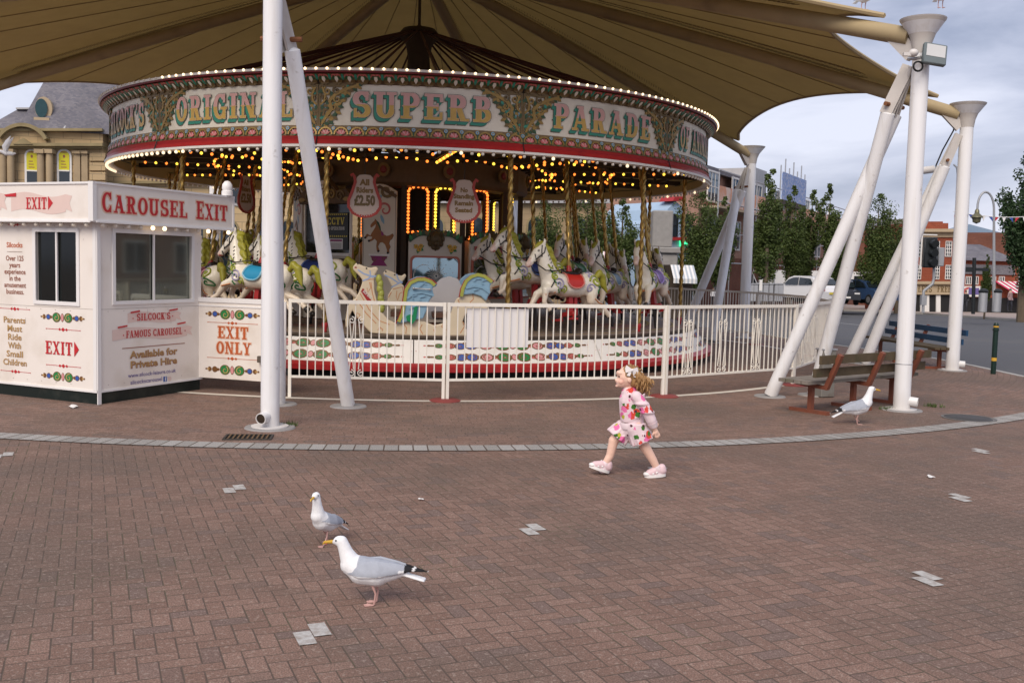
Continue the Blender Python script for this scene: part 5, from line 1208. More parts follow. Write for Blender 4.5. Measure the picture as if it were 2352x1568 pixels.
for i in range(9): link('fascia_bulb', bm_, bo, fL(-.06-.2*i, 2.075, .085))
for i in range(12): link('fascia_bulb', bm2 if i in (4, 5, 9, 11) else bm_, bo, fR(0.0+.195*i, 2.075, .09))
q = MB(); q.prism([(-.12, 2.10), (2.2, 2.10), (2.2, 2.118), (-.12, 2.118)], lambda u, v, w: fR(u, v, .03+w), .11); q.prism([(-LW, 2.10), (.06, 2.10), (.06, 2.118), (-LW, 2.118)], lambda u, v, w: fL(u, v, .03+w), .108); q.build('soffit', m_bt, bo, smooth=False)
# windows
m_wg = pm('booth_glass', (.22, .235, .20), .04, .1, 3, metal=.75, spec=.75)
m_wg2 = pm('booth_glass_dark', (.008, .010, .010), .09, .1, 3, spec=.4)
def window(f, x0, x1, z0, z1, mid, mat):
    q = MB(); e = .045
    for a, b, c, d_ in ((x0-e, x1+e, z0-e, z0), (x0-e, x1+e, z1, z1+e), (x0-e, x0, z0, z1), (x1, x1+e, z0, z1)): q.prism([(a, c), (b, c), (b, d_), (a, d_)], lambda u, v, w: f(u, v, -.02+w), .035)
    w_ = q.build('window', m_bt, bo, smooth=False)
    q = MB(); q.prism([(mid-.012, z0), (mid+.012, z0), (mid+.012, z1), (mid-.012, z1)], lambda u, v, w: f(u, v, -.015+w), .02); q.build('mullion', m_bt, w_, smooth=False)
    for a, b in ((x0, mid-.012), (mid+.012, x1)):
        q = MB(); q.prism([(a, z0), (b, z0), (b, z1), (a, z1)], lambda u, v, w: f(u, v, -.04+w), .012); q.build('pane', mat, w_, smooth=False)
window(fR, .27, 1.54, 1.20, 2.00, .89, m_wg); window(fL, -.97, -.31, 1.18, 1.99, -.64, m_wg2)
# painted text and scrolls on the walls
def txt(f, t, cx, z, w, h, mat, nm='lettering', bold=.02, off=.003): return smalltext(t, h/.72, lambda u, v, hh: f(u, v, hh), mat, nm, bo, bold, cx, z, w, off)
for i, (t, w) in enumerate((('Silcocks', .27), ('Over 125', .30), ('years', .19), ('experience', .36), ('in the', .19), ('amusement', .37), ('business.', .30))):
    txt(fL, t, -1.33, (1.80, 1.64, 1.56, 1.48, 1.40, 1.32, 1.24)[i], w, .062, m_tb if i else m_tor)
for i, (t, w) in enumerate((('Parents', .37), ('Must', .25), ('Ride', .23), ('With', .22), ('Small', .28), ('Children', .40))):
    txt(fL, t, -1.35, .89-.103*i, w, .075, m_tb); txt(fL, t, -1.347, .893-.103*i, w, .075, m_tg, 'lettering', .01, .005)
def divider(d, cx, z, w, mi=0):
    d.rect(cx-w/2, z-.003, cx+w/2, z+.003, mi)
    for k, r in ((-1, .018), (0, .025), (1, .018)): d.poly([(cx+k*.055-r*1.3, z), (cx+k*.055, z-r), (cx+k*.055+r*1.3, z), (cx+k*.055, z+r)], mi, .001)
    for s in (1, -1): d.disc(cx+s*w/2, z, .007, None, mi, .001, 6)
def garland(d, cx, z, w, b=1):
    k = w/.72
    d.disc(cx, z, .025*k, .05*k, b+3, 0); d.disc(cx, z, .019*k, .042*k, b+2, .001)
    for s in (1, -1):
        x = cx+s*.095*k; d.disc(x, z, .068*k, .058*k, b+3, 0); d.disc(x, z, .058*k, .05*k, b, .001); d.spiral(x, z-.005, .046*k, .008, 1.2, s*1.1, .014, .008, b+4, .002)
        d.leaf(cx+s*.16*k, z, .07*k, 0 if s > 0 else pi, .04, b+3, .001)
        d.disc(cx+s*.23*k, z, .036*k, .034*k, b+3, 0); d.disc(cx+s*.23*k, z, .028*k, .026*k, b+1, .001); d.leaf(cx+s*.27*k, z, .055*k, (0 if s > 0 else pi)+.5, .03, b+3, .001); d.leaf(cx+s*.27*k, z, .055*k, (0 if s > 0 else pi)-.5, .03, b+3, .001)
        d.disc(cx+s*.315*k, z, .018*k, .016*k, b+4, 0); d.disc(cx+s*.345*k, z, .012*k, .011*k, b+3, 0)
DM = [m_sred, m_green, m_blue, m_pale, m_bronze, m_tg]
d = Dec(fL); divider(d, -1.34, 1.06, .50); divider(d, -1.34, .30, .50); divider(d, -.54, .85, .55); divider(d, -.54, .42, .55); garland(d, -.55, .99, .72); garland(d, -.55, .29, .72); divider(d, -1.33, 2.07, .2); d.rect(-1.46, 1.745, -1.20, 1.749, 4)
word(d, 'EXIT', -.83, .55, .44, .155, 0); d.poly([(-.36, .54), (-.285, .63), (-.36, .72)], 0, .003); d.build('painted_scrolls', DM, bo)
d = Dec(fR); ribbon_sign(d, .46, 1.26, .93, 1.05, .015); ribbon_sign(d, .22, 1.46, .73, .86, .02)
letters(d, "SILCOCK'S", .60, .955, .56, .085, 0, .004); letters(d, 'FAMOUS CAROUSEL', .43, .755, .94, .085, 0, .004)
for x, z in ((.54, .985), (1.20, .99), (.39, .79), (1.42, .795)): d.disc(x, z, .010, None, 0, .004, 6)
for x, z in ((.50, 1.045), (1.14, 1.05), (.30, .875), (1.28, .875)): d.poly([(x, z), (x+.15, z+.016), (x+.15, z+.036), (x, z+.02)], 0, .005)
d.rect(.37, .628, 1.42, .638, 1); d.rect(1.04, .17, 1.10, .235, 3, .001)
d.disc(1.15, .20, .03, None, 2, .001, 12)
d.build('painted_ribbons', [m_sred, m_tb, m_rib, m_fb], bo)
for t, z, h, w, c1, c2 in (('Available for', .505, .085, .80, m_tb, m_tg), ('Private Hire', .385, .085, .78, m_tb, m_tg)):
    txt(fR, t, .89, z, w, h, c1, 'lettering', .045); txt(fR, t, .887, z+.005, w, h, c2, 'lettering', .012, .006)
txt(fR, 'www.silcock-leisure.co.uk', .86, .275, .80, .05, m_tp, 'lettering', .01); txt(fR, 'silcockscarousel', .76, .19, .52, .05, m_tp, 'lettering', .01); txt(fR, 'f', 1.075, .178, .022, .052, m_bt, 'lettering', .03, .006)
m_seamg = pm('panel_seam', (.42, .38, .34), .7, .1)
for f, a, b in ((fL, -LW, -.06), (fR, .06, RW)):
    d = Dec(f); d.rect(a, 1.105, b, 1.110, 0); rb = random.Random(2)
    for i in range(int((b-a)/.24)):
        for z in (.22, 1.08, 2.06): d.disc(a+.1+.24*i, z, .006, None, 0, .001, 6)
    for i in range(5): x = rb.uniform(a, b); z = rb.uniform(.5, 2.); d.rect(x, z-rb.uniform(.02, .10), x+.004, z, 0)
    d.build('panel_fixings', [m_seamg], bo)
# ------------------------------------------------------------------ exit gate
G0 = Vector((-4.12, 13.0, 0)); G1 = Vector((-2.96, 12.62, 0)); GD = (G1-G0).normalized(); GL_ = (G1-G0).length; GN = Vector((GD.y, -GD.x, 0))
gt = thing('exit_gate', 'white wooden gate painted EXIT ONLY between the booth and the nearest mast', 'gate', G0)
fG = lambda u, v, h=0.: GD*u+GN*h+Vector((0, 0, v))
q = MB(); q.prism([(0, .17), (GL_, .17), (GL_, 1.16), (0, 1.16)], lambda u, v, w: fG(u, v, -w), .04); gp = q.build('panel', m_bw, gt, smooth=False)
q = MB(); q.prism([(-.03, 1.16), (GL_+.02, 1.16), (GL_+.02, 1.22), (-.03, 1.22)], lambda u, v, w: fG(u, v, .012-w), .07); q.prism([(-.02, 1.105), (GL_, 1.105), (GL_, 1.125), (-.02, 1.125)], lambda u, v, w: fG(u, v, w), .008); q.build('top_rail', m_bt, gt, smooth=False)
q = MB(); q.box(fG(-.05, .6, -.03), (.06, .06, 1.2)); q.box(fG(GL_+.05, .6, -.03), (.05, .05, 1.2)); q.build('posts', m_bt, gt, smooth=False)
d = Dec(fG); garland(d, .53, 1.01, .82); garland(d, .53, .29, .82); divider(d, .53, .90, .74); divider(d, .53, .44, .74)
word(d, 'EXIT', .31, .70, .46, .155, 0, 6); word(d, 'ONLY', .29, .50, .52, .155, 0, 6); d.build('painted_lettering', [m_tor, m_green, m_blue, m_pale, m_bronze, m_tg, m_sor], gp)
q = MB(); q.box(fG(.98, .46, .015), (.10, .10, .08)); q.build('lock_box', pm('lock_box_brown', (.10, .08, .06), .5, .2), gt)
# ------------------------------------------------------------------ barrier fence round the ride
m_fw = pm('fence_white', (.80, .76, .68), .4, .06, 6, dirt=(.50, .42, .33), dscale=5, dlo=.6, dhi=.85)
m_ffoot = pm('foot_red', (.22, .045, .04), .7, .2, 10)
def bay(P, Q, label, scrolls=(), sign=None, nb=None):
    D = (Q-P); L = D.length; D.normalize(); N = Vector((D.y, -D.x, 0)); rz = atan2(D.y, D.x)
    o = thing('barrier_fence', label, 'fence', P, rz, 'white barred fence bays round the ride')
    for x in (.025, L-.025):
        q = MB(); q.box((x, 0, .63), (.038, .038, 1.24)); q.build('post', m_fw, o, smooth=False)
    q = MB(); q.box((L/2, 0, 1.225), (L-.09, .045, .045)); q.build('top_rail', m_fw, o, smooth=False)
    q = MB(); q.box((L/2, 0, .27), (L-.09, .035, .03)); q.build('bottom_rail', m_fw, o, smooth=False)
    nb = nb or int(L/.1); q = MB(); q.box((0, 0, .745), (.013, .013, .92)); bmesh_ = q.mesh(m_fw, False)
    for i in range(1, nb): link('bar', bmesh_, o, (.045+(L-.09)*i/nb, 0, 0))
    for x in scrolls:
        q = MB()
        for zz, sg in ((1.0, 1), (.33, -1)):
            for s in (1, -1): q.tube([(x+s*(.06-.0)+(.045-.036*t/16)*cos(pi*.5+s*2*pi*1.3*t/16), -.012, zz+(.045-.036*t/16)*sin(pi*.5+s*2*pi*1.3*t/16)) for t in range(17)], .007, 5)
        for s in (1, -1): q.tube([(x+s*.03, -.012, .98), (x+s*.085, -.012, .38)], .007, 5); q.tube([(x+s*.085, -.012, .98), (x+s*.03, -.012, .38)], .007, 5)
        q.build('scroll_work', m_fw, o)
    if sign:
        q = MB(); q.box(((sign[0]+sign[1])/2, .022, .93), (sign[1]-sign[0], .012, .50)); q.build('blank_sign', m_bt, o, smooth=False)
    q = MB(); q.lathe([(0, .03), (.17, .022), (.2, .008), (.2, 0)], 24, (L, 0, .004)); q.build('foot', m_ffoot, o)
    return o
RF = 8.3
fa = [-38, -20.0]  # measured from the near direction
P1 = gnd(1022, 921); P2 = gnd(1525, 911); P3 = gnd(1822, 885)
P0 = Vector((-2.82, 12.50, 0))
bay(P0, P1, 'white barred fence bay between the two legs of the nearest mast and the chariot', (.86,))
bay(P1, P2, 'white barred fence bay carrying a blank white sign, in front of the chariot', (), (.27, 1.10))
bay(P2, P3, 'white barred fence bay just right of the running child, with three scroll ornaments', (.42, 1.15, 1.9))
a = math.degrees(atan2((P3-CC).dot(EE), (P3-CC).dot(NN))); prev = P3
PL = ['white fence bay running away behind the wooden bench', 'white fence bay on the right rim, beyond the wooden bench', 'far right fence bay in front of the distant mast', 'fence bay at the back right, before the parked cars', 'fence bay at the back, right of the middle']
for i in range(9):
    a += 20; nx = cy(a, RF); bay(prev, nx, PL[i] if i < 5 else 'white fence bay behind the carousel', (.5, 1.4, 2.3) if i in (0, 1) else ()); prev = nx
# ------------------------------------------------------------------ benches
m_wood = pm('grey_weathered_wood', (.20, .175, .15), .85, .35, 9, bmp=.4, dirt=(.10, .095, .05), dscale=3)
m_woodd = pm('dark_mossy_wood', (.085, .062, .035), .85, .4, 9, bmp=.4, dirt=(.05, .05, .02), dscale=4)
m_bsteel = pm('bench_steel_brown', (.20, .062, .034), .6, .2, 8, dirt=(.13, .05, .03), dscale=5)
m_bblue = pm('bench_blue', (.012, .05, .115), .5, .2, 6)
def bench(A, B, back, label, mback, mseat):
    D = B-A; L = D.length; D.normalize(); N = Vector((-D.y, D.x, 0)); N = N if N.dot(back) > 0 else -N
    o = thing('park_bench', label, 'bench', A)
    P = lambda a, b, z: D*a+N*b+Vector((0, 0, z))
    for k in range(3):
        a = L*k/2
        q = MB(); q.bar(P(a, 0, .045), P(a, 0, .36), .06, .06, 0, D); q.build('leg', m_bsteel, o, smooth=False)
        q = MB(); q.bar(P(a, -.30, .025), P(a, .26, .025), .07, .045); q.build('foot', m_bsteel, o, smooth=False)
        q = MB(); q.bar(P(a, -.22, .36), P(a, .24, .335), .055, .045); q.bar(P(a, .215, .33), P(a, .40, .76), .055, .06, 0, D); q.build('bracket', m_bsteel, o, smooth=False)
    for i in range(4):
        b = -.225+i*.115; q = MB(); q.bar(P(-.30, b, .405), P(L+.34, b, .405), .10, .042); q.build('seat_slat', mseat, o, smooth=False)
    for b, z in ((.245, .535), (.325, .70)):
        q = MB(); n_ = Vector((0, 0, 1)); q.bar(P(-.30, b, z), P(L+.34, b, z), .038, .105, 0, Vector((0, 0, 1))); q.build('back_slat', mback, o, smooth=False)
bA, bB = gnd(1861, 948), gnd(2047, 927)
bench(bA, bA+(bB-bA)*1.0, Vector((.3, -1, 0)), 'weathered wooden bench on rusty brown steel legs, in front of the right masts', m_woodd, m_wood)
cA, cB = gnd(2021, 819), gnd(2156, 847)
bench(cA, cB, Vector((.6, 1, 0)), 'blue-backed bench on brown steel legs beside the road', m_bblue, m_woodd)
# utility box behind the bench
g = gnd(1893, 912); ub = thing('utility_box', 'small grey utility box with a yellow and a white sticker behind the wooden bench', 'utility box', g, radians(20))
m_ub = pm('utility_grey', (.19, .18, .165), .6, .15, 6, dirt=(.12, .1, .08), dscale=4)
q = MB(); q.box((0, 0, .34), (.22, .16, .66), 0, None, .01); q.build('cabinet', m_ub, ub, smooth=False)
q = MB(); q.box((0, 0, .68), (.24, .18, .02)); q.build('lid', m_zinc, ub, smooth=False)
q = MB(); q.box((-.045, -.0825, .52), (.07, .003, .09)); q.build('yellow_sticker', m_cy, ub); q = MB(); q.box((.06, -.0825, .51), (.055, .003, .08)); q.build('white_sticker', m_nw, ub)
# bollard at the kerb
g = gnd(2281, 859); bl = thing('bollard', 'thin dark green bollard with a pale band at the kerb on the far right', 'bollard', g)
m_bg = pm('bollard_green', (.008, .026, .02), .35, .2, 8)
q = MB(); q.lathe([(.045, 0), (.045, .78), (.055, .79), (.055, .82), (.045, .83), (.045, .9), (.03, .93), (0, .935)], 14); q.build('post', m_bg, bl)
q = MB(); q.lathe([(.0465, .845), (.0465, .87)], 14); q.lathe([(.0465, .24), (.0465, .30)], 14); q.build('pale_band', m_yel, bl)
# ================================================================== gulls
m_gull = colattr('gull_plumage', .75, .2, .07, 60, .15)
m_leg = pm('gull_leg_pink', (.50, .30, .27), .55, .12, 30); m_beak = pm('gull_beak', (.55, .33, .03), .4, .1, 20); m_eye = pm('gull_eye', (.02, .015, .01), .15)
GW, GG, GB = Vector((.80, .81, .83)), Vector((.35, .375, .43)), Vector((.018, .018, .02))
def gull(name_label, p, yaw, neck=0., look=0., gait=0, s=1., pitch=0., lean=0.):
    """a standing gull facing +x; neck>0 stretches it upright, look turns the head"""
    o = thing('gull', name_label, 'gull', p, yaw, 'herring gulls about the plaza'); o.scale = (s, s, s)
    Rp = Matrix.Rotation(-pitch, 3, 'Y'); bc = Vector((0, 0, .20))
    T = lambda v: Rp @ Vector(v)+bc
    b = MB()
    b.chain([T((.13, 0, .03)), T((.06, 0, .0)), T((-.03, 0, -.005)), T((-.12, 0, .01)), T((-.19, 0, .015))], [.064, .086, .084, .058, .034], 14)
    hd = T((.145, 0, .035))+Vector((.045-.035*neck, 0, .125+.05*neck))
    b.chain([T((.125, 0, .035)), T((.14, 0, .05)).lerp(hd, .45), hd], [.064, .043, .033], 12)
    Rh = Matrix.Rotation(look, 3, 'Z')
    b.ell(hd+Rh @ Vector((.010, 0, .000)), (.044, .032, .033)); b.ell(hd+Rh @ Vector((.042, 0, -.008)), (.022, .016, .015))
    for k in (-1, 0, 1): b.tube([T((-.15, 0, .008)), T((-.325, k*.022, -.030))], [.03, .016], 8, flat=.45) # tail
    def mant(l, n, c):
        if n.z > .15 and -.20 < l.x < .075 and l.z > .012: return GG*(1+.10*noise.noise(c*30))
        return GW*(1-.06*abs(noise.noise(c*25)))
    body = remesh(b, .0075, 4, [m_gull], lambda c, n: mant(Rp.inverted() @ (c-bc), Rp.inverted() @ n, c))
    link('body', body, o)
    for sd in (1, -1):
        w = MB(); pts = [T((.115, sd*.050, .0)), T((.05, sd*.066, .022)), T((-.04, sd*.064, .032)), T((-.14, sd*.042, .034)), T((-.24, sd*.018, .034)), T((-.335, sd*.006, .022))]
        for a_, b_, r1, r2 in zip(pts, pts[1:], (.022, .054, .056, .040, .018), (.054, .056, .040, .018, .004)):
            for k in range(6):
                t = k/5; c = a_.lerp(b_, t); r = r1+(r2-r1)*t; w.ell(c, (r*.6+.012, max(.006, r*.34), r), 0, 10, 8, (Rp.to_4x4() @ Matrix.Rotation(sd*.50, 4, 'X')))
        def wc(c, n):
            l = Rp.inverted() @ (c-bc)
            if l.x < -.20: return GB if not (-.262 < l.x < -.248 or l.x < -.335) else GW*.9
            if l.x < -.17 and l.z < .03: return GW*.92
            if l.z < -.010+.10*max(0, -l.x-.02) and l.x > -.16 and n.z < .5: return GW*.95
            return GG*(1+.10*noise.noise(c*30))
        link('wing', remesh(w, .007, 3, [m_gull], wc), o)
    q = MB(); h0 = hd+Rh @ Vector((.055, 0, -.006)); q.tube([h0, hd+Rh @ Vector((.082, 0, -.010)), hd+Rh @ Vector((.108, 0, -.014)), hd+Rh @ Vector((.119, 0, -.027))], [.0115, .0095, .0085, .003], 8); q.build('beak', m_beak, o)
    q = MB(); q.ell(hd+Rh @ Vector((.098, 0, -.023)), (.007, .0072, .004)); q.build('beak_spot', m_rose, o)
    for sd in (1, -1): q = MB(); q.ell(hd+Rh @ Vector((.028, sd*.0295, .009)), .0055, 0, 8, 6); q.build('eye', m_eye, o)
    for sd in (1, -1):
        q = MB(); hip = T((-.01, sd*.03, -.065)); fwd = {0: (0., 0.), 1: (.07*sd, .0), 2: (.0, .055 if sd > 0 else 0.)}[gait]
        ft = Vector((.0+fwd[0]+(-.02 if gait == 0 else 0), sd*.032, fwd[1])); kn = hip.lerp(ft, .45)+Vector((-.018, 0, .0))
        q.tube([hip+Vector((0, 0, .03)), hip, kn, ft+Vector((-.004, 0, .008))], [.016, .010, .0062, .0058], 8)
        tip = -.55 if (gait == 2 and sd > 0) else 0
        Rt = Matrix.Rotation(-tip, 3, 'Y')
        web = [Vector((0, 0, .004)), Vector((.045, .024, .003)), Vector((.058, 0, .004)), Vector((.045, -.024, .003))]; web = [ft+Rt @ v for v in web]
        q.add(web+[v-Vector((0, 0, .004)) for v in web], [(0, 1, 2, 3), (7, 6, 5, 4), (0, 1, 5, 4), (1, 2, 6, 5), (2, 3, 7, 6), (3, 0, 4, 7)])
        for e_ in web[1:]: q.tube([ft+Vector((0, 0, .004)), e_], [.005, .003], 6)
        q.build('leg', m_leg, o)
    return o
g1, g2, g3 = gnd(853, 1386), gnd(748, 1248), gnd(1967, 974)
gull('nearest gull, in profile facing left with a yellow beak', g1, radians(174), .15, -.05, 0, .86, .02)
gull('gull walking towards the viewer just behind the nearest gull', g2, radians(-118), 1.0, .25, 1, .70, .35)
gull('gull striding right past the wooden bench', g3, radians(6), .5, 0., 2, .98, .28)
def px_of(p): # picture column of a point
    q = p-Vector((0, 0, CAMZ)); return 1176+2287*q.dot(r_)/q.dot(f_)
pA = min((memb(0, .70+.3*i/200, .997) for i in range(201)), key=lambda p: abs(px_of(p)-1984))
gull('pale gull standing on the canopy edge left of the mast head', Vector((pA.x, pA.y, pA.z+.035)), radians(-80), .3, 0, 0, .85)
pB = at(2161, 19, hp['R1'].y-.05); gull('pale gull standing on the flared head of the right mast', Vector((pB.x, pB.y, pB.z)), radians(-95), .3, 0, 0, .85)
# gull alighting, wings up
fg = thing('gull', 'white gull with raised wings alighting above the ticket booth at the left edge', 'gull', at(17, 352, 16.5), radians(190), 'herring gulls about the plaza')
fg.scale = (.62,)*3
b = MB(); b.chain([(.12, 0, .03), (.02, 0, 0), (-.12, 0, -.01), (-.2, 0, 0)], [.045, .07, .05, .02]); b.chain([(.12, 0, .03), (.18, 0, .05)], [.045, .036]); link('body', remesh(b, .01, 3, [m_gull], lambda c, n: GW), fg)
for sd in (1, -1):
    w = MB(); P_ = [(.04, sd*.05, .03), (.06, sd*.09, .16), (-.02, sd*.10, .30), (-.12, sd*.12, .44)]; w.tube(P_, [.05, .06, .05, .006], 10, flat=.22); w.build('wing', m_gull if False else pm('wing_pale_grey', (.74, .75, .78), .7, .05), fg)
q = MB(); q.tube([(.21, 0, .045), (.26, 0, .03)], [.012, .004], 8); q.build('beak', m_beak, fg)
# ================================================================== running child
m_skin = colattr('child_skin', .55, .35, .04, 30)
m_hair = colattr('curly_hair', .5, .35, .25, 70)
def floral(name):
    m, p, n = newmat(name, .85, 0, .15); o = n.obj()
    c = n.mix(n.noise(o, 30, 3), (.68, .53, .57), (.76, .63, .66))
    def blobs(scale, off, thr, col, prev, wob=.35, keep=.5):
        v = m.node_tree.nodes.new('ShaderNodeTexVoronoi'); v.inputs['Scale'].default_value = scale
        mp_ = m.node_tree.nodes.new('ShaderNodeMapping'); mp_.inputs['Location'].default_value = off; mp_.inputs['Scale'].default_value = (1, .6, .85); m.node_tree.links.new(o, mp_.inputs[0]); m.node_tree.links.new(mp_.outputs[0], v.inputs[0])
        dd = n.m('ADD', v.outputs['Distance'], n.m('MULTIPLY', n.m('SUBTRACT', n.noise(o, 60, 3), .5), wob))
        on = n.m('MULTIPLY', n.m('LESS_THAN', dd, thr), n.m('GREATER_THAN', n.wn(v.outputs['Position']), keep))
        return n.mix(on, prev, col)
    c = blobs(13, (.3, .1, .2), .36, (.70, .16, .36), c, .4, .3); c = blobs(11, (1.7, .4, .9), .30, (.60, .07, .05), c, .4, .3); c = blobs(11, (1.72, .45, .93), .13, (.28, .02, .06), c, .3, .3)
    c = blobs(16, (2.3, 1.4, .1), .30, (.05, .16, .03), c, .4, .62); c = blobs(22, (5.3, .2, 3.1), .22, (.09, .03, .04), c, .3, .72); c = blobs(17, (7.7, .9, .6), .24, (.46, .44, .06), c, .3, .75)
    setcol(m, p, c); return m
m_flor = floral('floral_jersey'); m_cuff = pm('pale_pink_rib', (.72, .60, .63), .85, .06, 40); m_shoe = pm('shoe_white', (.76, .74, .73), .5, .06, 30); m_shoep = pm('shoe_pink', (.68, .50, .53), .5, .2, 40); m_bow = pm('bow_white', (.80, .77, .77), .6, .05, 20)
gp_ = gnd(1448, 1092); kid = thing('person', 'small curly-haired child in a pink floral jersey and shorts running left', 'person', gp_, radians(180+8))
kid.scale = (1.0,)*3
# local: faces +x, left side is +y; seen from its right?  the camera looks along +Y and the child heads -X, so the camera sees its left side (+y turned) 
SK = Vector((.80, .53, .42)); 
b = MB()
hip = Vector((0, 0, .40)); chest = Vector((.02, 0, .62)); nk = Vector((.035, 0, .70)); hd = Vector((.06, 0, .815))
b.chain([hip, Vector((.01, 0, .5)), chest], [.068, .07, .072]); b.chain([chest, nk, Vector((.05, 0, .76))], [.07, .045, .042])
b.ell(hd, (.093, .080, .098)); b.ell(hd+Vector((.045, 0, -.045)), (.058, .056, .055)); b.ell(hd+Vector((.035, 0, -.062)), (.045, .045, .035))
b.ell(hd+Vector((.100, 0, -.030)), (.014, .013, .013)); b.ell(hd+Vector((.078, 0, .03)), (.022, .05, .03)); b.ell(hd+Vector((.088, 0, -.058)), (.012, .024, .010)); b.ell(hd+Vector((.085, 0, -.082)), (.014, .02, .014))
for s in (1, -1): b.ell(hd+Vector((-.005, s*.082, -.022)), (.018, .010, .024)); b.ell(hd+Vector((.062, s*.038, -.042)), (.026, .022, .024))
# legs: one forward (its far/left or near leg), one trailing
LEG = {'front': [(.03, -.05, .40), (.135, -.055, .275), (.16, -.06, .15), (.215, -.06, .055)], 'rear': [(-.02, .055, .40), (-.085, .06, .265), (-.165, .06, .14), (-.215, .06, .05)]}
for nm, P_ in LEG.items(): b.chain(P_, [.058, .043, .034, .025])
# arms: near arm swings back and down, far arm forward
ARM = {'near': [(.0, .095, .655), (-.075, .125, .56), (-.12, .13, .47), (-.15, .13, .405)], 'far': [(.02, -.095, .655), (-.06, -.12, .56), (-.14, -.12, .49), (-.19, -.125, .44)]}
for nm, P_ in ARM.items():
    b.chain(P_, [.036, .030, .025, .020])
    w = Vector(P_[3]); d_ = (Vector(P_[3])-Vector(P_[2])).normalized(); sy = 1 if P_[0][1] > 0 else -1
    b.ell(w+d_*.03, (.018, .016, .026)); fx = Vector((1, 0, 0)); fx = (fx-d_*fx.dot(d_)).normalized()
    for k, L_ in enumerate((.034, .040, .038, .030)):
        r0p = w+d_*.048+fx*(.016-.0105*k); r1p = r0p+d_*L_*.55+fx*.002*(1.5-k); r2p = r1p+d_*L_*.4+Vector((0, -sy*.010, 0)); b.tube([r0p-d_*.01, r0p, r1p, r2p], [.0065, .0065, .006, .0045], 8)
    t0 = w+d_*.02+fx*.014; b.tube([t0, t0+fx*.018+d_*.015, t0+fx*.022+d_*.032], [.008, .007, .005], 8)
def skc(c, n):
    l = c-hd; col_ = SK*(1+.05*noise.noise(c*30))
    if l.length < .16:
        if (l-Vector((.062, .052 if l.y > 0 else -.052, -.035))).length < .03: col_ = col_.lerp(Vector((.72, .32, .27)), .35)
        if (l-Vector((.098, 0, -.060))).length < .024 and abs(l.z+.060) < .010: return Vector((.50, .14, .13)) if abs(l.z+.06) > .004 else Vector((.75, .68, .64))
        for s in (1, -1):
            if (Vector((l.y-s*.033, l.z-.004))).length < .0095 and l.x > .05: return Vector((.05, .03, .025))
            if abs(l.z-.030) < .005 and .018 < s*l.y < .052 and l.x > .05: col_ = col_.lerp(Vector((.32, .19, .12)), .6)
    return col_
link('body', remesh(b, .0058, 2, [m_skin], skc), kid)
# jersey
j = MB(); j.chain([Vector((.0, 0, .44)), Vector((.01, 0, .52)), Vector((.02, 0, .61)), Vector((.03, 0, .665))], [.094, .098, .096, .070]); j.ell((.02, 0, .655), (.07, .105, .045))
for nm, P_ in ARM.items(): j.chain([Vector(P_[0]), Vector(P_[1]), Vector(P_[2])], [.046, .045, .042])
for nm, P_ in ARM.items():
    for t_, rr_ in ((.55, .070), (1.25, .066)):
        i_ = int(t_); c_ = Vector(P_[i_]).lerp(Vector(P_[i_+1]), t_-i_); j.ell(c_, (rr_*.9, rr_*.9, .022))
rj = random.Random(3)
for k in range(9):
    z0 = .46+.018*k; j.tube([Vector((.05-.02*k*.3, .083, z0)), Vector((-.02, .099, z0+.035)), Vector((-.08, .062, z0+.075))], [.006, .012, .006], 6)
    j.tube([Vector((.093, .02, z0)), Vector((.08, .06, z0-.01)), Vector((.03, .091, z0-.005))], [.004, .008, .004], 6)
jm = remesh(j, .0065, 1, [m_flor]); link('jersey', jm, kid)
q = MB(); q.lathe([(.097, .0), (.101, .012), (.101, .038), (.096, .05)], 24, (.0, 0, .385), 0, 0, 2*pi, Matrix.Diagonal((1, .98, 1, 1))); q.build('hem_band', m_cuff, kid)
q = MB(); q.lathe([(.05, .0), (.052, .01), (.045, .022)], 20, (.035, 0, .695)); q.build('neck_band', m_cuff, kid)
for nm, P_ in ARM.items():
    d_ = (Vector(P_[3])-Vector(P_[2])).normalized(); q = MB(); q.tube([Vector(P_[2])+d_*.02, Vector(P_[2])+d_*.06], [.042, .030], 14); q.build('cuff', m_cuff, kid)
# shorts
j = MB(); j.chain([Vector((0, 0, .43)), Vector((0, 0, .385))], [.088, .090])
for nm, P_ in LEG.items():
    a_, c_ = Vector(P_[0]), Vector(P_[1]); e_ = a_.lerp(c_, .80); j.tube([a_+Vector((0, 0, .04)), a_, a_.lerp(c_, .5), e_], [.078, .082, .088, .092], 18)
    d_ = (e_-a_).normalized(); sd3 = Vector((0, 1, 0)).cross(d_)
    for k in range(9): g_ = 2*pi*k/9; rad = (sd3*cos(g_)+Vector((0, 1, 0))*sin(g_)); j.tube([a_.lerp(c_, .3)+rad*.082, e_+rad*.088], [.010, .016], 6)
jm = remesh(j, .007, 1, [m_flor]); link('shorts', jm, kid)
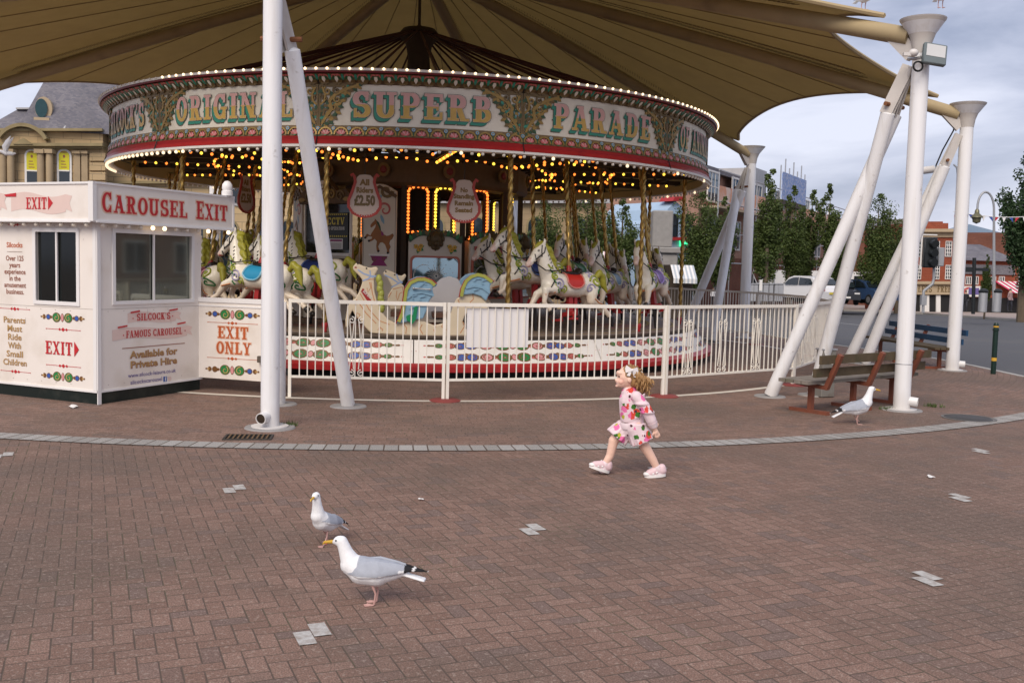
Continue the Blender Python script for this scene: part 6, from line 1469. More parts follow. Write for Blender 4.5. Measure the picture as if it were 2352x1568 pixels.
# shoes and socks
for nm, P_ in LEG.items():
    a_ = Vector(P_[3]); r = nm == 'rear'; o3 = Vector((0, 0, 0)); sy = a_.y
    Rs = Matrix.Rotation(radians(-18 if not r else 6), 3, 'Y') if not r else Matrix.Rotation(radians(4), 3, 'Y')
    base = Vector((a_.x, a_.y, .022 if r else .040))
    T = lambda v: base+Rs @ Vector(v)
    q = MB(); q.chain([a_+Vector((0, 0, -.015)), a_+(Vector(P_[2])-a_)*.28], [.035, .036], 12); link('sock', remesh(q, .008, 1, [m_cuff]), kid)
    s_ = MB(); s_.chain([T((-.03, 0, .030)), T((.02, 0, .034)), T((.075, 0, .016))], [.036, .036, .031], 12); s_.chain([T((-.035, 0, .03)), T((-.03, 0, .055))], [.034, .032]); sh = link('shoe', remesh(s_, .007, 2, [m_shoep]), kid)
    q = MB(); pts = [(.118*cos(t)*.75+.028 if True else 0, .042*sin(t)) for t in [2*pi*i/20 for i in range(20)]]; q.prism(pts, lambda u, v, w: T((u, v, -.016+w)), .022); q.build('sole', m_shoe, sh)
    q = MB(); q.ell(T((.095, 0, .010)), (.03, .033, .018)); q.build('toe_cap', m_shoe, sh)
    q = MB(); q.tube([T((.02, -.037, .02)), T((.035, 0, .062)), T((.02, .037, .02))], .008, 6); q.tube([T((.05, -.034, .012)), T((.06, 0, .045)), T((.05, .034, .012))], .008, 6); q.build('straps', m_shoe, sh)
# hair: a cap and loose curls blown back
rr = random.Random(11); hb = MB()
hb.ell(hd+Vector((-.018, 0, .022)), (.092, .088, .086))
hb.ell(hd+Vector((-.06, 0, -.03)), (.07, .085, .075))
curls = MB()
def hc(c, n):
    v = noise.noise(c*28)*.5+.5; dd = min(1, max(0, (-(c.x-hd.x)-.02)/.2)); return Vector((.24, .115, .045)).lerp(Vector((.60, .37, .16)), min(1, .25*dd+.75*v))
for i in range(210):
    a = rr.uniform(-1.35, 1.35); e_ = rr.uniform(-.9, .8); st = hd+Vector((-.055*cos(e_)-.01, .085*sin(a)*cos(e_*.6), .075*sin(e_)+.0)); L = rr.uniform(.07, .215)*(.86 if e_ < .45 else .6); ph = rr.uniform(0, 6.28); R_ = rr.uniform(.012, .026); pts = []
    dr = Vector((-1, .25*sin(a), -.45+rr.uniform(-.35, .38))).normalized(); n_ = 20
    u1 = dr.cross(Vector((0, 0, 1))).normalized(); u2 = dr.cross(u1)
    for t in range(n_): q_ = t/(n_-1); pts.append(st+dr*L*q_+Vector((0, 0, -.03*q_*q_))+u1*R_*cos(ph+q_*L*105)+u2*R_*sin(ph+q_*L*105)) 
    curls.tube(pts, [.0048*(1-.6*t/n_)+.0015 for t in range(n_)], 6)
for i in range(30):
    a = rr.uniform(0, 6.28); e_ = rr.uniform(.1, 1.3); p0 = hd+Vector((-.02+.09*cos(e_)*cos(a), .088*cos(e_)*sin(a), .02+.088*sin(e_)))
    if p0.x > hd.x+.045: continue
    ph = rr.uniform(0, 6); pts = [p0+Vector((-.06*t/7, .008*cos(ph+t*1.4), .008*sin(ph+t*1.4)-.02*(t/7)**2)) for t in range(8)]; curls.tube(pts, [.009, .009, .008, .008, .007, .006, .005, .003], 6)
hm = remesh(hb, .009, 2, [m_hair], hc); ho = link('hair', hm, kid)
cm_ = curls.mesh(m_hair); at_ = cm_.color_attributes.new('Col', 'FLOAT_COLOR', 'POINT')
for i, v in enumerate(cm_.vertices): at_.data[i].color = (*hc(v.co, None), 1)
link('curls', cm_, ho)
q = MB(); c = hd+Vector((-.02, .080, .072)); fb_ = lambda u, v, w: c+Vector((u, .012+w-.25*abs(u), v+.2*u))
for s in (1, -1):
    q.prism([(0, -.008), (s*.055, -.036), (s*.062, 0), (s*.050, .034), (0, .008)], fb_, .012); q.prism([(0, 0), (s*.020, -.006), (s*.045, -.060), (s*.018, -.058)], fb_, .008)
q.ell(c+Vector((0, .018, .0)), (.012, .010, .013)); q.build('bow', m_bow, ho, smooth=False)

# a child's head a little smaller than first built
pv = Vector((.035, 0, .70))
for o_ in [c for c in kid.children if c.name.split('.')[0] == 'body']+[ho]+list(ho.children):
    for v in o_.data.vertices:
        k = min(1, max(0, (v.co.z-.70)/.05)); k = 1 if o_.name.split('.')[0] != 'body' else k; v.co = v.co.lerp(pv+(v.co-pv)*.88, k)
kid.scale = (1.045,)*3
# ================================================================== buildings
def stone_mat(name, c1, c2, sc=1., mort=(.2, .17, .12)):
    m, p, n = newmat(name, .9, 0, .2); b = m.node_tree.nodes.new('ShaderNodeTexBrick'); o = n.pos(); s = n.sep(o)
    v = n.xyz(n.m('ADD', s[0], s[1]), s[2], 0.); m.node_tree.links.new(v, b.inputs[0]); b.inputs['Scale'].default_value = sc
    b.inputs['Color1'].default_value = (*c1, 1); b.inputs['Color2'].default_value = (*c2, 1); b.inputs['Mortar'].default_value = (*mort, 1); b.inputs['Mortar Size'].default_value = .012; b.inputs['Brick Width'].default_value = .9; b.inputs['Row Height'].default_value = .38
    c = n.mix(n.m('MULTIPLY', n.ramp(n.noise(o, .7, 5), .42, .7), .6), b.outputs[0], tuple(x*.55 for x in c1)); c = n.mix(n.m('MULTIPLY', n.noise(o, 5, 4), .35), c, tuple(x*.7 for x in c2)); setcol(m, p, c); bump(m, p, b.outputs[1], .4, .03); return m
m_sand = stone_mat('sandstone', (.58, .43, .24), (.51, .38, .22)); m_sandd = pm('weathered_moulding', (.28, .225, .12), .9, .35, 2); m_col = pm('column_stone', (.38, .29, .18), .9, .25, 2)
m_slate = stone_mat('slate_roof', (.135, .135, .165), (.22, .21, .23), 6.5, (.09, .09, .10)); m_lead = pm('lead_flashing', (.42, .42, .43), .7, .2, 2)
m_brick = stone_mat('red_brick', (.33, .085, .045), (.27, .07, .04), 3., (.30, .2, .15)); m_brickp = stone_mat('pale_brick', (.42, .25, .19), (.36, .20, .15), 2.5, (.4, .3, .25)); m_brickd = stone_mat('brown_brick', (.22, .09, .06), (.17, .07, .05), 3., (.2, .15, .12))
m_wfr = pm('window_white', (.72, .71, .69), .5, .05); m_gl = pm('window_glass', (.015, .025, .035), .06, .1, 2, spec=.8); m_glb = pm('window_blue_glass', (.03, .09, .14), .06, .1, 2, spec=.8); m_yp = pm('yellow_poster', (.60, .55, .02), .5, .08); m_tan = pm('tan_render', (.42, .33, .22), .85, .1, 2); m_rtile = pm('ridge_red', (.22, .10, .08), .8, .2)
class Facade:
    """a wall seen from the plaza: A and B are its ends on the ground, heights read at its own distance"""
    def __init__(s, xa, Ya, xb, Yb):
        s.A = far(xa, Ya); s.B = far(xb, Yb); s.d = (s.B-s.A); s.d.z = 0; s.L = s.d.length; s.d.normalize(); s.n = Vector((s.d.y, -s.d.x, 0))
        if s.n.y > 0: s.n = -s.n
        s.z0 = min(s.A.z, s.B.z)-.3
    def uv(s, x, y):
        r = ray(x, y); # intersect with the wall plane
        den = r.x*s.n.x+r.y*s.n.y; t = (s.A.x*s.n.x+s.A.y*s.n.y)/den; p = Vector((0, 0, CAMZ))+r*t
        return ((p-s.A).dot(s.d), p.z)
    def P(s, u, z, h=0.): return Vector((s.A.x, s.A.y, 0))+s.d*u+s.n*h+Vector((0, 0, z))
    def slab(s, q, pts, h0, h1, mi=0, px=True):
        pts = [s.uv(*p) for p in pts] if px else pts; q.prism(pts, lambda u, v, w: s.P(u, v, h0+w), h1-h0, mi)
    def rect(s, q, x0, y0, x1, y1, h0, h1, mi=0): s.slab(q, [(x0, y1), (x1, y1), (x1, y0), (x0, y0)], h0, h1, mi)
def sash(F, par, u0_, z0, u1_, z1, mf, mg, nx=2, nz=4, arch=False, h=.0):
    q = MB(); w = u1_-u0_; e = min(.12, w*.1)
    def R(a, b, c, d_, h0, h1): q.prism([(a, c), (b, c), (b, d_), (a, d_)], lambda u, v, t: F.P(u, v, h0+t), h1-h0)
    R(u0_-e, u0_, z0-e, z1+e, h, h+.08); R(u1_, u1_+e, z0-e, z1+e, h, h+.08); R(u0_, u1_, z0-e, z0, h, h+.08); R(u0_, u1_, z1, z1+e, h, h+.08)
    for i in range(1, nx): x = u0_+w*i/nx; R(x-.025, x+.025, z0, z1, h+.02, h+.06)
    for i in range(1, nz): z = z0+(z1-z0)*i/nz; R(u0_, u1_, z-.025, z+.025, h+.02, h+.055)
    wn_ = q.build('window', mf, par, smooth=False)
    q = MB(); q.prism([(u0_, z0), (u1_, z0), (u1_, z1), (u0_, z1)], lambda u, v, t: F.P(u, v, h+.005+t), .02); q.build('pane', mg, wn_, smooth=False); return wn_
# ---- old stone hall on the left, with a slate mansard
F = Facade(-160, 44, 700, 47); th_ = thing('stone_hall', 'old sandstone hall with slate mansard roof and yellow posters in arched windows', 'building')
q = MB(); F.rect(q, -160, 300, 236, 760, -8, 0); o = q.build('wall', m_sand, th_, smooth=False)
q = MB(); F.rect(q, 236, 306, 700, 760, -9, -1.2); q.build('wing_wall', m_sand, th_, smooth=False)
q = MB(); F.rect(q, -160, 331, 240, 338, -.5, .45); F.rect(q, -160, 338, 238, 343, -.5, .25); F.rect(q, -160, 297, 238, 303, -.5, .35); F.rect(q, 238, 412, 700, 418, -1.5, -.9); F.rect(q, 236, 335, 700, 341, -1.5, -.8); F.rect(q, 236, 303, 700, 309, -1.5, -.9); q.build('cornice', m_sandd, th_, smooth=False)
q = MB(); cx, cy0, R_ = 57, 352, 66
arc = [(cx+R_*cos(radians(a)), cy0-R_*sin(radians(a))) for a in range(28, 153, 6)]; arc2 = [(cx+(R_-8)*cos(radians(a)), cy0-(R_-8)*sin(radians(a))) for a in range(28, 153, 6)]
for i in range(len(arc)-1): F.slab(q, [arc2[i+1], arc2[i], arc[i], arc[i+1]], -.2, .55)
q.build('arched_pediment', m_sandd, th_, smooth=False)
q = MB(); F.slab(q, [(cx+(R_-8)*cos(radians(a)), cy0-(R_-8)*sin(radians(a))) for a in range(20, 161, 7)], -.3, .22); q.build('tympanum', m_sand, th_, smooth=False)
q = MB(); F.slab(q, [(38, 334), (82, 334), (60, 320)], .2, .5); q.build('small_gable', m_sandd, th_, smooth=False)
def hip(F, q, b, t, h0, h1, inset, mi=0):
    """a sloping roof block: front base b=(x0,x1,y), top t=(x0,x1,y)"""
    u0_, z0 = F.uv(b[0], b[2]); u1_, _ = F.uv(b[1], b[2]); v0, z1 = F.uv(t[0], t[2]); v1, _ = F.uv(t[1], t[2])
    q.add([F.P(u0_, z0, h1), F.P(u1_, z0, h1), F.P(u1_, z0, h0), F.P(u0_, z0, h0), F.P(v0, z1, h1-inset), F.P(v1, z1, h1-inset), F.P(v1, z1, h0+inset), F.P(v0, z1, h0+inset)], [(0, 1, 5, 4), (1, 2, 6, 5), (2, 3, 7, 6), (3, 0, 4, 7), (4, 5, 6, 7)], mi)
q = MB(); hip(F, q, (-44, 150, 299), (23, 130, 243), -7, .0, 1.1); hip(F, q, (40, 330, 299), (92, 300, 130), -7, .1, 2.2); hip(F, q, (120, 420, 299), (170, 380, 232), -7, .0, 1.4); q.build('roof', m_slate, th_, smooth=False)
q = MB(); F.rect(q, 22, 240, 64, 244, -2, -.9); F.rect(q, 158, 232, 400, 236, -2.2, -1.2)
a_, b_ = F.uv(147, 300), F.uv(157, 236); q.tube([F.P(*a_, .05), F.P(*b_, -1.2)], .06, 6); q.build('flashings', m_lead, th_, smooth=False)
q = MB(); d_ = Dec(lambda u, v, h: F.P(u, v, h)); u, v = F.uv(90, 246)
d_.disc(u+.08, v, .36, .52, 0, -.75, 20, .35); d_.disc(u, v, .26, .42, 1, -.35, 20, .02); d_.rect(u-.3, v-.55, u+.35, v-.42, 0, -.7, .45); d_.build('oval_dormer', [m_tan, pm('dormer_glass', (.02, .06, .07), .2, .2)], th_)
q = MB()
for x in (14, 32, 100, 120): a_, b_ = F.uv(x, 445), F.uv(x, 352); q.tube([F.P(*a_, .3), F.P(a_[0], a_[1]-3, .3)], .15, 10)
for k, x in enumerate((14, 32, 100, 120)):
    a_, b_ = F.uv(x, 600), F.uv(x, 354); q2 = MB(); q2.tube([F.P(a_[0], a_[1], .28), F.P(a_[0], b_[1], .28)], .155, 12); q2.box(F.P(a_[0], b_[1]+.08, .28), (.42, .42, .18)); q2.build('column', m_col, th_)
for x in (180, 197):
    a_, b_ = F.uv(x, 600), F.uv(x, 354); q2 = MB(); q2.prism([(a_[0]-.13, a_[1]), (a_[0]+.13, a_[1]), (a_[0]+.13, b_[1]), (a_[0]-.13, b_[1])], lambda u, v, w: F.P(u, v, w), .12); q2.box(F.P(a_[0], b_[1]+.06, .08), (.36, .3, .12)); q2.build('pilaster', m_col, th_, smooth=False)
q = MB()
for i in range(9): F.rect(q, 207, 352+i*22, 243, 370+i*22, -.2, .12)
q.build('quoins', m_sand, th_, smooth=False)
def archwin(F, par, x, w, ytop, ybot, ymid=None, h=0.):
    u, zt = F.uv(x, ytop); _, zb = F.uv(x, ybot); W_ = w/2
    def outline(e): return [(u-W_-e, zb), (u+W_+e, zb)]+[(u+(W_+e)*cos(radians(a)), zt-W_+(W_+e)*sin(radians(a))) for a in range(0, 181, 15)]
    q = MB(); q.prism(outline(.09), lambda a, b, c: F.P(a, b, h+c), .06); wn_ = q.build('window', m_wfr if ymid else m_sandd, par, smooth=False)
    q = MB(); q.prism(outline(0), lambda a, b, c: F.P(a, b, h+.05+c), .02); q.build('pane', m_gl, wn_, smooth=False)
    if ymid:
        _, zm = F.uv(x, ymid); q = MB(); q.prism([(u-W_, zm), (u+W_, zm)]+[(u+W_*cos(radians(a)), zt-W_+W_*sin(radians(a))) for a in range(0, 181, 15)], lambda a, b, c: F.P(a, b, h+.075+c), .01); q.build('poster', m_yp, wn_, smooth=False)
        d2 = Dec(lambda a, b, hh: F.P(a, b, h+.086+hh))
        for k in range(3): d2.rect(u-W_*.6, zm+.12+k*.13, u+W_*(.5-.15*k), zm+.16+k*.13, 0)
        d2.disc(u, zm+.62, .05, .07, 0); d2.rect(u-W_*.6, zm+.78, u+W_*.55, zm+.83, 0); d2.build('poster_print', [m_tb], wn_)
        q = MB(); q.prism([(u-W_, zm-.04), (u+W_, zm-.04), (u+W_, zm+.02), (u-W_, zm+.02)], lambda a, b, c: F.P(a, b, h+.06+c), .05); q.build('sash_bar', m_wfr, wn_, smooth=False)
for x in (-6, 74, 148): archwin(F, th_, x, .44, 347, 450, 392)
for x, yt, yb in ((520, 505, 600), (600, 505, 600), (660, 505, 600), (440, 505, 600)): archwin(F, th_, x, .75, yt, yb, None, -1.2)
for x in (540, 628): u, v = F.uv(x, 446); d_ = Dec(lambda a, b, h: F.P(a, b, h)); d_.disc(u, v, .48, None, 0, -1.2, 20, .08); d_.disc(u, v, .34, None, 1, -1.1, 20, .02); d_.build('round_window', [m_lead, m_gl], th_)
# ---- sandstone wall seen through the ride
F = Facade(700, 50, 1400, 54); b_ = thing('stone_building', 'sandstone building with tall arched windows seen through the carousel', 'building')
m_sandp = stone_mat('pale_sandstone', (.44, .33, .19), (.38, .28, .17), 1.2, (.26, .2, .13))
q = MB(); F.rect(q, 700, 466, 1392, 760, -8, 0); q.build('wall', m_sandp, b_, smooth=False)
q = MB(); F.rect(q, 690, 458, 1400, 467, -8, .3); q.build('parapet', m_lead, b_, smooth=False)
for x in (1000, 1096, 1230, 1330, 860): archwin(F, b_, x, .8, 500, 640, None)
q = MB(); F.rect(q, 1020, 530, 1046, 600, 0, .06); q.build('white_window', m_wfr, b_, smooth=False)
# ---- blue and white building with red trim
F = Facade(1500, 62, 1600, 64); b_ = thing('painted_building', 'pale blue painted building with red trim behind the horses', 'building')
m_pb = pm('pale_blue_render', (.34, .46, .60), .7, .08, 2)
q = MB(); F.slab(q, [(1500, 760), (1592, 760), (1592, 520), (1578, 505), (1572, 480), (1552, 462), (1534, 480), (1528, 505), (1500, 520)], -6, 0); q.build('wall', m_pb, b_, smooth=False)
q = MB(); F.slab(q, [(1538, 462), (1566, 462), (1560, 452), (1544, 452)], -1, .3); F.rect(q, 1524, 545, 1594, 552, 0, .3); F.rect(q, 1524, 570, 1594, 576, 0, .25); F.rect(q, 1500, 632, 1594, 638, 0, .4); q.build('red_trim', m_hred, b_, smooth=False)
for x in (1545, 1572): u, z = F.uv(x, 545); sash(F, b_, u-.3, z+.1, u+.3, z+1.4, m_black, m_gl, 1, 2)
q = MB(); F.rect(q, 1560, 553, 1572, 566, .0, .3); q.build('green_sign', glow('green_neon', (.05, .8, .3), .8), b_, smooth=False)
# awnings of stalls behind the ride
def awning(x0, x1, y0, y1, Y, out, label, c2):
    F_ = Facade(x0, Y, x1, Y); a = thing('awning_stall', label, 'stall'); u0_, z1 = F_.uv(x0, y0); u1_, z0 = F_.uv(x1, y1); q = MB(); n = 12
    for i in range(n):
        ua, ub = u0_+(u1_-u0_)*i/n, u0_+(u1_-u0_)*(i+1)/n
        q.add([F_.P(ua, z1, 0), F_.P(ub, z1, 0), F_.P(ub, z0, out), F_.P(ua, z0, out), F_.P(ua, z0-.2, out), F_.P(ub, z0-.2, out)], [(0, 1, 2, 3), (3, 2, 5, 4)], i % 2)
    q.build('awning', [m_wfr, c2], a, smooth=False)
    q = MB(); q.prism([(u0_, F_.z0), (u1_, F_.z0), (u1_, z1), (u0_, z1)], lambda u, v, w: F_.P(u, v, -2.5+w), 2.45); q.build('stall_body', m_dark, a, smooth=False)
awning(1336, 1390, 576, 616, 44, 1.0, 'pink striped stall awning seen between the horse poles', pm('awning_pink', (.60, .42, .42), .8, .05))
awning(1540, 1592, 608, 640, 44, 1.0, 'grey and white striped stall awning beside the distant mast', pm('awning_grey', (.40, .44, .48), .8, .05))
# ---- brick building under scaffolding
F = Facade(1600, 66, 1925, 108); cb = thing('brick_building', 'long brick building wrapped in scaffolding and orange netting behind the trees', 'building')
u1_ = F.uv(1925, 500)[0]; zt = F.uv(1650, 462)[1]
q = MB(); q.prism([(0, F.z0), (u1_, F.z0), (u1_, zt), (0, zt)], lambda u, v, w: F.P(u, v, -10+w), 10); q.build('wall', m_brickp, cb, smooth=False)
q = MB(); a_ = F.uv(1720, 0)[0]; z2 = F.uv(1650, 398)[1]; q.prism([(0, zt), (a_, zt), (a_, z2), (0, z2)], lambda u, v, w: F.P(u, v, -10+w), 9.4); q.build('upper_storey', m_brickp, cb, smooth=False)
q = MB(); q.prism([(0, z2), (a_+.3, z2), (a_+.3, z2+.35), (0, z2+.35)], lambda u, v, w: F.P(u, v, -10.3+w), 10.2); q.build('flat_roof', m_slate, cb, smooth=False)
m_net = pm('orange_netting', (.62, .30, .19), .8, .25, 4, dirt=(.66, .52, .45), dscale=.9, dlo=.45, dhi=.62); m_bnet = pm('blue_netting', (.20, .30, .56), .8, .3, 2, dirt=(.50, .53, .62), dscale=5, dlo=.45, dhi=.65)
q = MB(); q.prism([(0, zt-.5), (u1_, zt-.5), (u1_, zt+.75), (0, zt+.75)], lambda u, v, w: F.P(u, v, 1.2+w), .05); q.build('orange_netting', m_net, cb, smooth=False)
q = MB(); q.prism([(0, zt-.7), (u1_, zt-.7), (u1_, zt-.55), (0, zt-.55)], lambda u, v, w: F.P(u, v, .05+w), 1.3); q.build('scaffold_deck', m_tan, cb, smooth=False)
a0_, za = F.uv(1738, 446); a1_, zb = F.uv(1800, 392); zb = za+1.7
q = MB(); q.prism([(a0_, za-.8), (a1_, za-.8), (a1_, za-.4), (a0_, za-.4)], lambda u, v, w: F.P(u, v, -4+w), 6); q.build('platform', m_dark, cb, smooth=False)
q = MB(); q.prism([(a0_, za-.4), (a1_, za-.4), (a1_, zb), (a0_, zb)], lambda u, v, w: F.P(u, v, 1.9+w), .05); q.build('blue_netting', m_bnet, cb, smooth=False)
q = MB(); b0_, zc = F.uv(1736, 385); b1_, _ = F.uv(1762, 385); q.prism([(b0_, za-.4), (b1_, za-.4), (b1_, zc), (b0_, zc)], lambda u, v, w: F.P(u, v, -4+w), 4); q.build('lift_tower', m_lead, cb, smooth=False)
q = MB()
for i in range(16):
    u = i*u1_/15; q.tube([F.P(u, F.z0, 1.25), F.P(u, zt+1.6, 1.25)], .05, 6)
for z in (2.2, 4.2, 6.2, 8.2): q.tube([F.P(0, z, 1.25), F.P(u1_, z, 1.25)], .045, 6)
for i in range(7): u = a0_+(a1_-a0_)*i/6; q.tube([F.P(u, zt, 1.8), F.P(u, zb+.5+.6*(i % 2), 1.8)], .05, 6)
q.build('scaffold_poles', m_zinc, cb)
q = MB(); q.prism([(0, F.z0), (u1_, F.z0), (u1_, 2.6), (0, 2.6)], lambda u, v, w: F.P(u, v, w), .15); q.build('brown_ground_floor', m_brickd, cb, smooth=False)
for i in range(8):
    u = 1.5+i*u1_/8.2
    for z in (3.3, 6.4): sash(F, cb, u, z, u+2.3, z+1.9, m_wfr, m_glb, 3, 2)
# ---- red brick shops on the right
F = Facade(2078, 79, 2192, 79); sb = thing('brick_shop', 'three-storey red brick shop with white sash windows and a white shopfront', 'shop')
q = MB(); F.rect(q, 2078, 532, 2190, 780, -9, 0); q.build('wall', m_brick, sb, smooth=False)
q = MB(); F.rect(q, 2084, 512, 2182, 530, -7, -.3); F.rect(q, 2128, 508, 2172, 514, -7, -.5); q.build('parapet', m_brick, sb, smooth=False)
q = MB(); F.rect(q, 2074, 526, 2192, 533, -1, .5); F.rect(q, 2078, 533, 2190, 545, 0, .12); F.rect(q, 2078, 646, 2190, 652, 0, .6); q.build('cornice', m_tan, sb, smooth=False)
q = MB(); F.slab(q, [(2112, 512), (2160, 512), (2152, 497), (2118, 497)], -7, -2); q.build('flat_dormer', pm('dormer_olive', (.2, .19, .15), .8, .2), sb, smooth=False)
for y0, y1 in ((545, 588), (600, 640)):
    for x in (2108, 2150, 2178): a_, zb = F.uv(x-7, y1); c_, zt = F.uv(x+7, y0+10); sash(F, sb, a_, zb, c_, zt, m_wfr, m_gl, 3, 4)
q = MB(); F.rect(q, 2086, 652, 2188, 676, 0, .35); q.build('shop_fascia', m_tan, sb, smooth=False)
d_ = Dec(lambda u, v, h: F.P(u, v, .36+h)); a_, z = F.uv(2104, 670); letters(d_, 'LETS', a_, z, 1.1, .5, 0); a_, z = F.uv(2148, 670); letters(d_, 'FREE', a_, z, 1.1, .5, 0); d_.build('lettering', [m_dgold], sb)
q = MB(); F.rect(q, 2086, 677, 2188, 730, 0, .05); q.build('shop_recess', m_black, sb, smooth=False)
q = MB()
for x0, x1 in ((2112, 2132), (2148, 2158), (2184, 2190), (2086, 2092)): F.rect(q, x0, 677, x1, 728, .05, .2)
q.build('shop_panels', m_wfr, sb, smooth=False)
F = Facade(2192, 84, 2420, 84); s2 = thing('hipped_shop', 'two-storey brick shop row with a grey hipped slate roof and bright fascias', 'shop')
q = MB(); F.rect(q, 2192, 596, 2336, 780, -9, 0); q.build('wall', m_brick, s2, smooth=False)
q = MB(); hip(F, q, (2186, 2342, 597), (2204, 2300, 557), -9, .4, 4.2); q.build('roof', m_slate, s2, smooth=False)
q = MB(); hip(F, q, (2192, 2330, 628), (2192, 2330, 606), -.2, .15, .05); q.build('slate_hanging', m_slate, s2, smooth=False)
for x in (2207, 2224, 2240, 2280, 2300): a_, zb = F.uv(x-6, 652); c_, zt = F.uv(x+6, 636); sash(F, s2, a_, zb, c_, zt, m_wfr, m_gl, 3, 1)
q = MB(); F.rect(q, 2192, 657, 2262, 681, 0, .4); q.build('white_fascia', m_wfr, s2, smooth=False)
d_ = Dec(lambda u, v, h: F.P(u, v, .41+h)); a_, z = F.uv(2206, 670); d_.disc(a_, z, .35, .25, 0, 0, 10); d_.leaf(a_, z+.1, .7, .5, .2, 0); a_, z = F.uv(2219, 676); b1, z2 = F.uv(2244, 661); d_.rect(a_, z, b1, z2, 1); d_.build('shop_sign', [m_rose, m_tp], s2)
q = MB(); F.rect(q, 2195, 684, 2336, 740, 0, .06); q.build('shop_recess', m_black, s2, smooth=False)
a_, zt = F.uv(2282, 645); c_, zb = F.uv(2336, 672); q = MB()
for i in range(9): ua, ub = a_+(c_-a_)*i/9, a_+(c_-a_)*(i+1)/9; q.add([F.P(ua, zt, .1), F.P(ub, zt, .1), F.P(ub+.9, zb, 1.6), F.P(ua+.9, zb, 1.6)], [(0, 1, 2, 3)], i % 2)
q.build('striped_awning', [pm('awning_crimson', (.50, .03, .10), .8, .06), m_wfr], s2, smooth=False)
F = Facade(2150, 112, 2420, 112); s3 = thing('brick_market', 'distant brick building with a glass pyramid roof behind the shops', 'building')
q = MB(); F.rect(q, 2186, 534, 2340, 780, -12, 0); q.build('wall', m_brickd, s3, smooth=False)
q = MB(); hip(F, q, (2212, 2318, 533), (2262, 2270, 511), -9, -1, 3.6); q.build('glass_pyramid', m_glb, s3, smooth=False)
F = Facade(1960, 120, 2100, 120); s4 = thing('slate_house', 'grey slate roofed house far off behind the street trees', 'house')
q = MB(); F.rect(q, 1960, 524, 2100, 780, -10, 0); q.build('wall', m_brickd, s4, smooth=False)
q = MB(); hip(F, q, (1955, 2105, 525), (1990, 2094, 497), -10, .3, 4.8); q.build('roof', m_slate, s4, smooth=False)
# a brick terrace and hedge off to the right: the booth windows mirror it
def side_terrace():
    o = thing('brick_terrace', 'brick terrace with white windows across the road, outside the picture', 'building', (62, 34, -1.0), radians(68))
    q = MB(); q.box((0, 0, 5), (46, 9, 10)); q.build('wall', m_brickp, o, smooth=False)
    q = MB(); 
    for i in range(9):
        for z in (2.6, 6.8): q.box((-20+i*5, 4.55, z), (2.2, .12, 2.4)); 
    q.build('window', m_wfr, o, smooth=False); q = MB()
    for i in range(9):
        for z in (2.6, 6.8):
            for dx in (-.55, .55): q.box((-20+i*5+dx, 4.62, z), (.9, .1, 2.1))
    q.build('pane', m_gl, o, smooth=False)
side_terrace()
# ================================================================== trees
def leaf_mat(name, c1, c2):
    m, p, n = newmat(name, .55, 0, .3); g = m.node_tree.nodes.new('ShaderNodeNewGeometry'); w = n.m('ADD', n.m('MULTIPLY', g.outputs['Random Per Island'], .6), n.m('MULTIPLY', n.noise(n.pos(), .9, 3), .6))
    c = n.mix(w, c1, c2); setcol(m, p, c); p.inputs['Transmission Weight'].default_value = 0
    t = m.node_tree.nodes.new('ShaderNodeBsdfTranslucent'); mxs = m.node_tree.nodes.new('ShaderNodeMixShader'); mxs.inputs[0].default_value = .25; m.node_tree.links.new(c, t.inputs[0])
    out = [x for x in m.node_tree.nodes if x.type == 'OUTPUT_MATERIAL'][0]; m.node_tree.links.new(p.outputs[0], mxs.inputs[1]); m.node_tree.links.new(t.outputs[0], mxs.inputs[2]); m.node_tree.links.new(mxs.outputs[0], out.inputs[0]); return m
m_leafA = leaf_mat('leaves_mid', (.034, .062, .014), (.10, .135, .035)); m_leafB = leaf_mat('leaves_dark', (.016, .036, .014), (.045, .085, .03)); m_bark = pm('bark', (.11, .085, .06), .9, .3, 6)
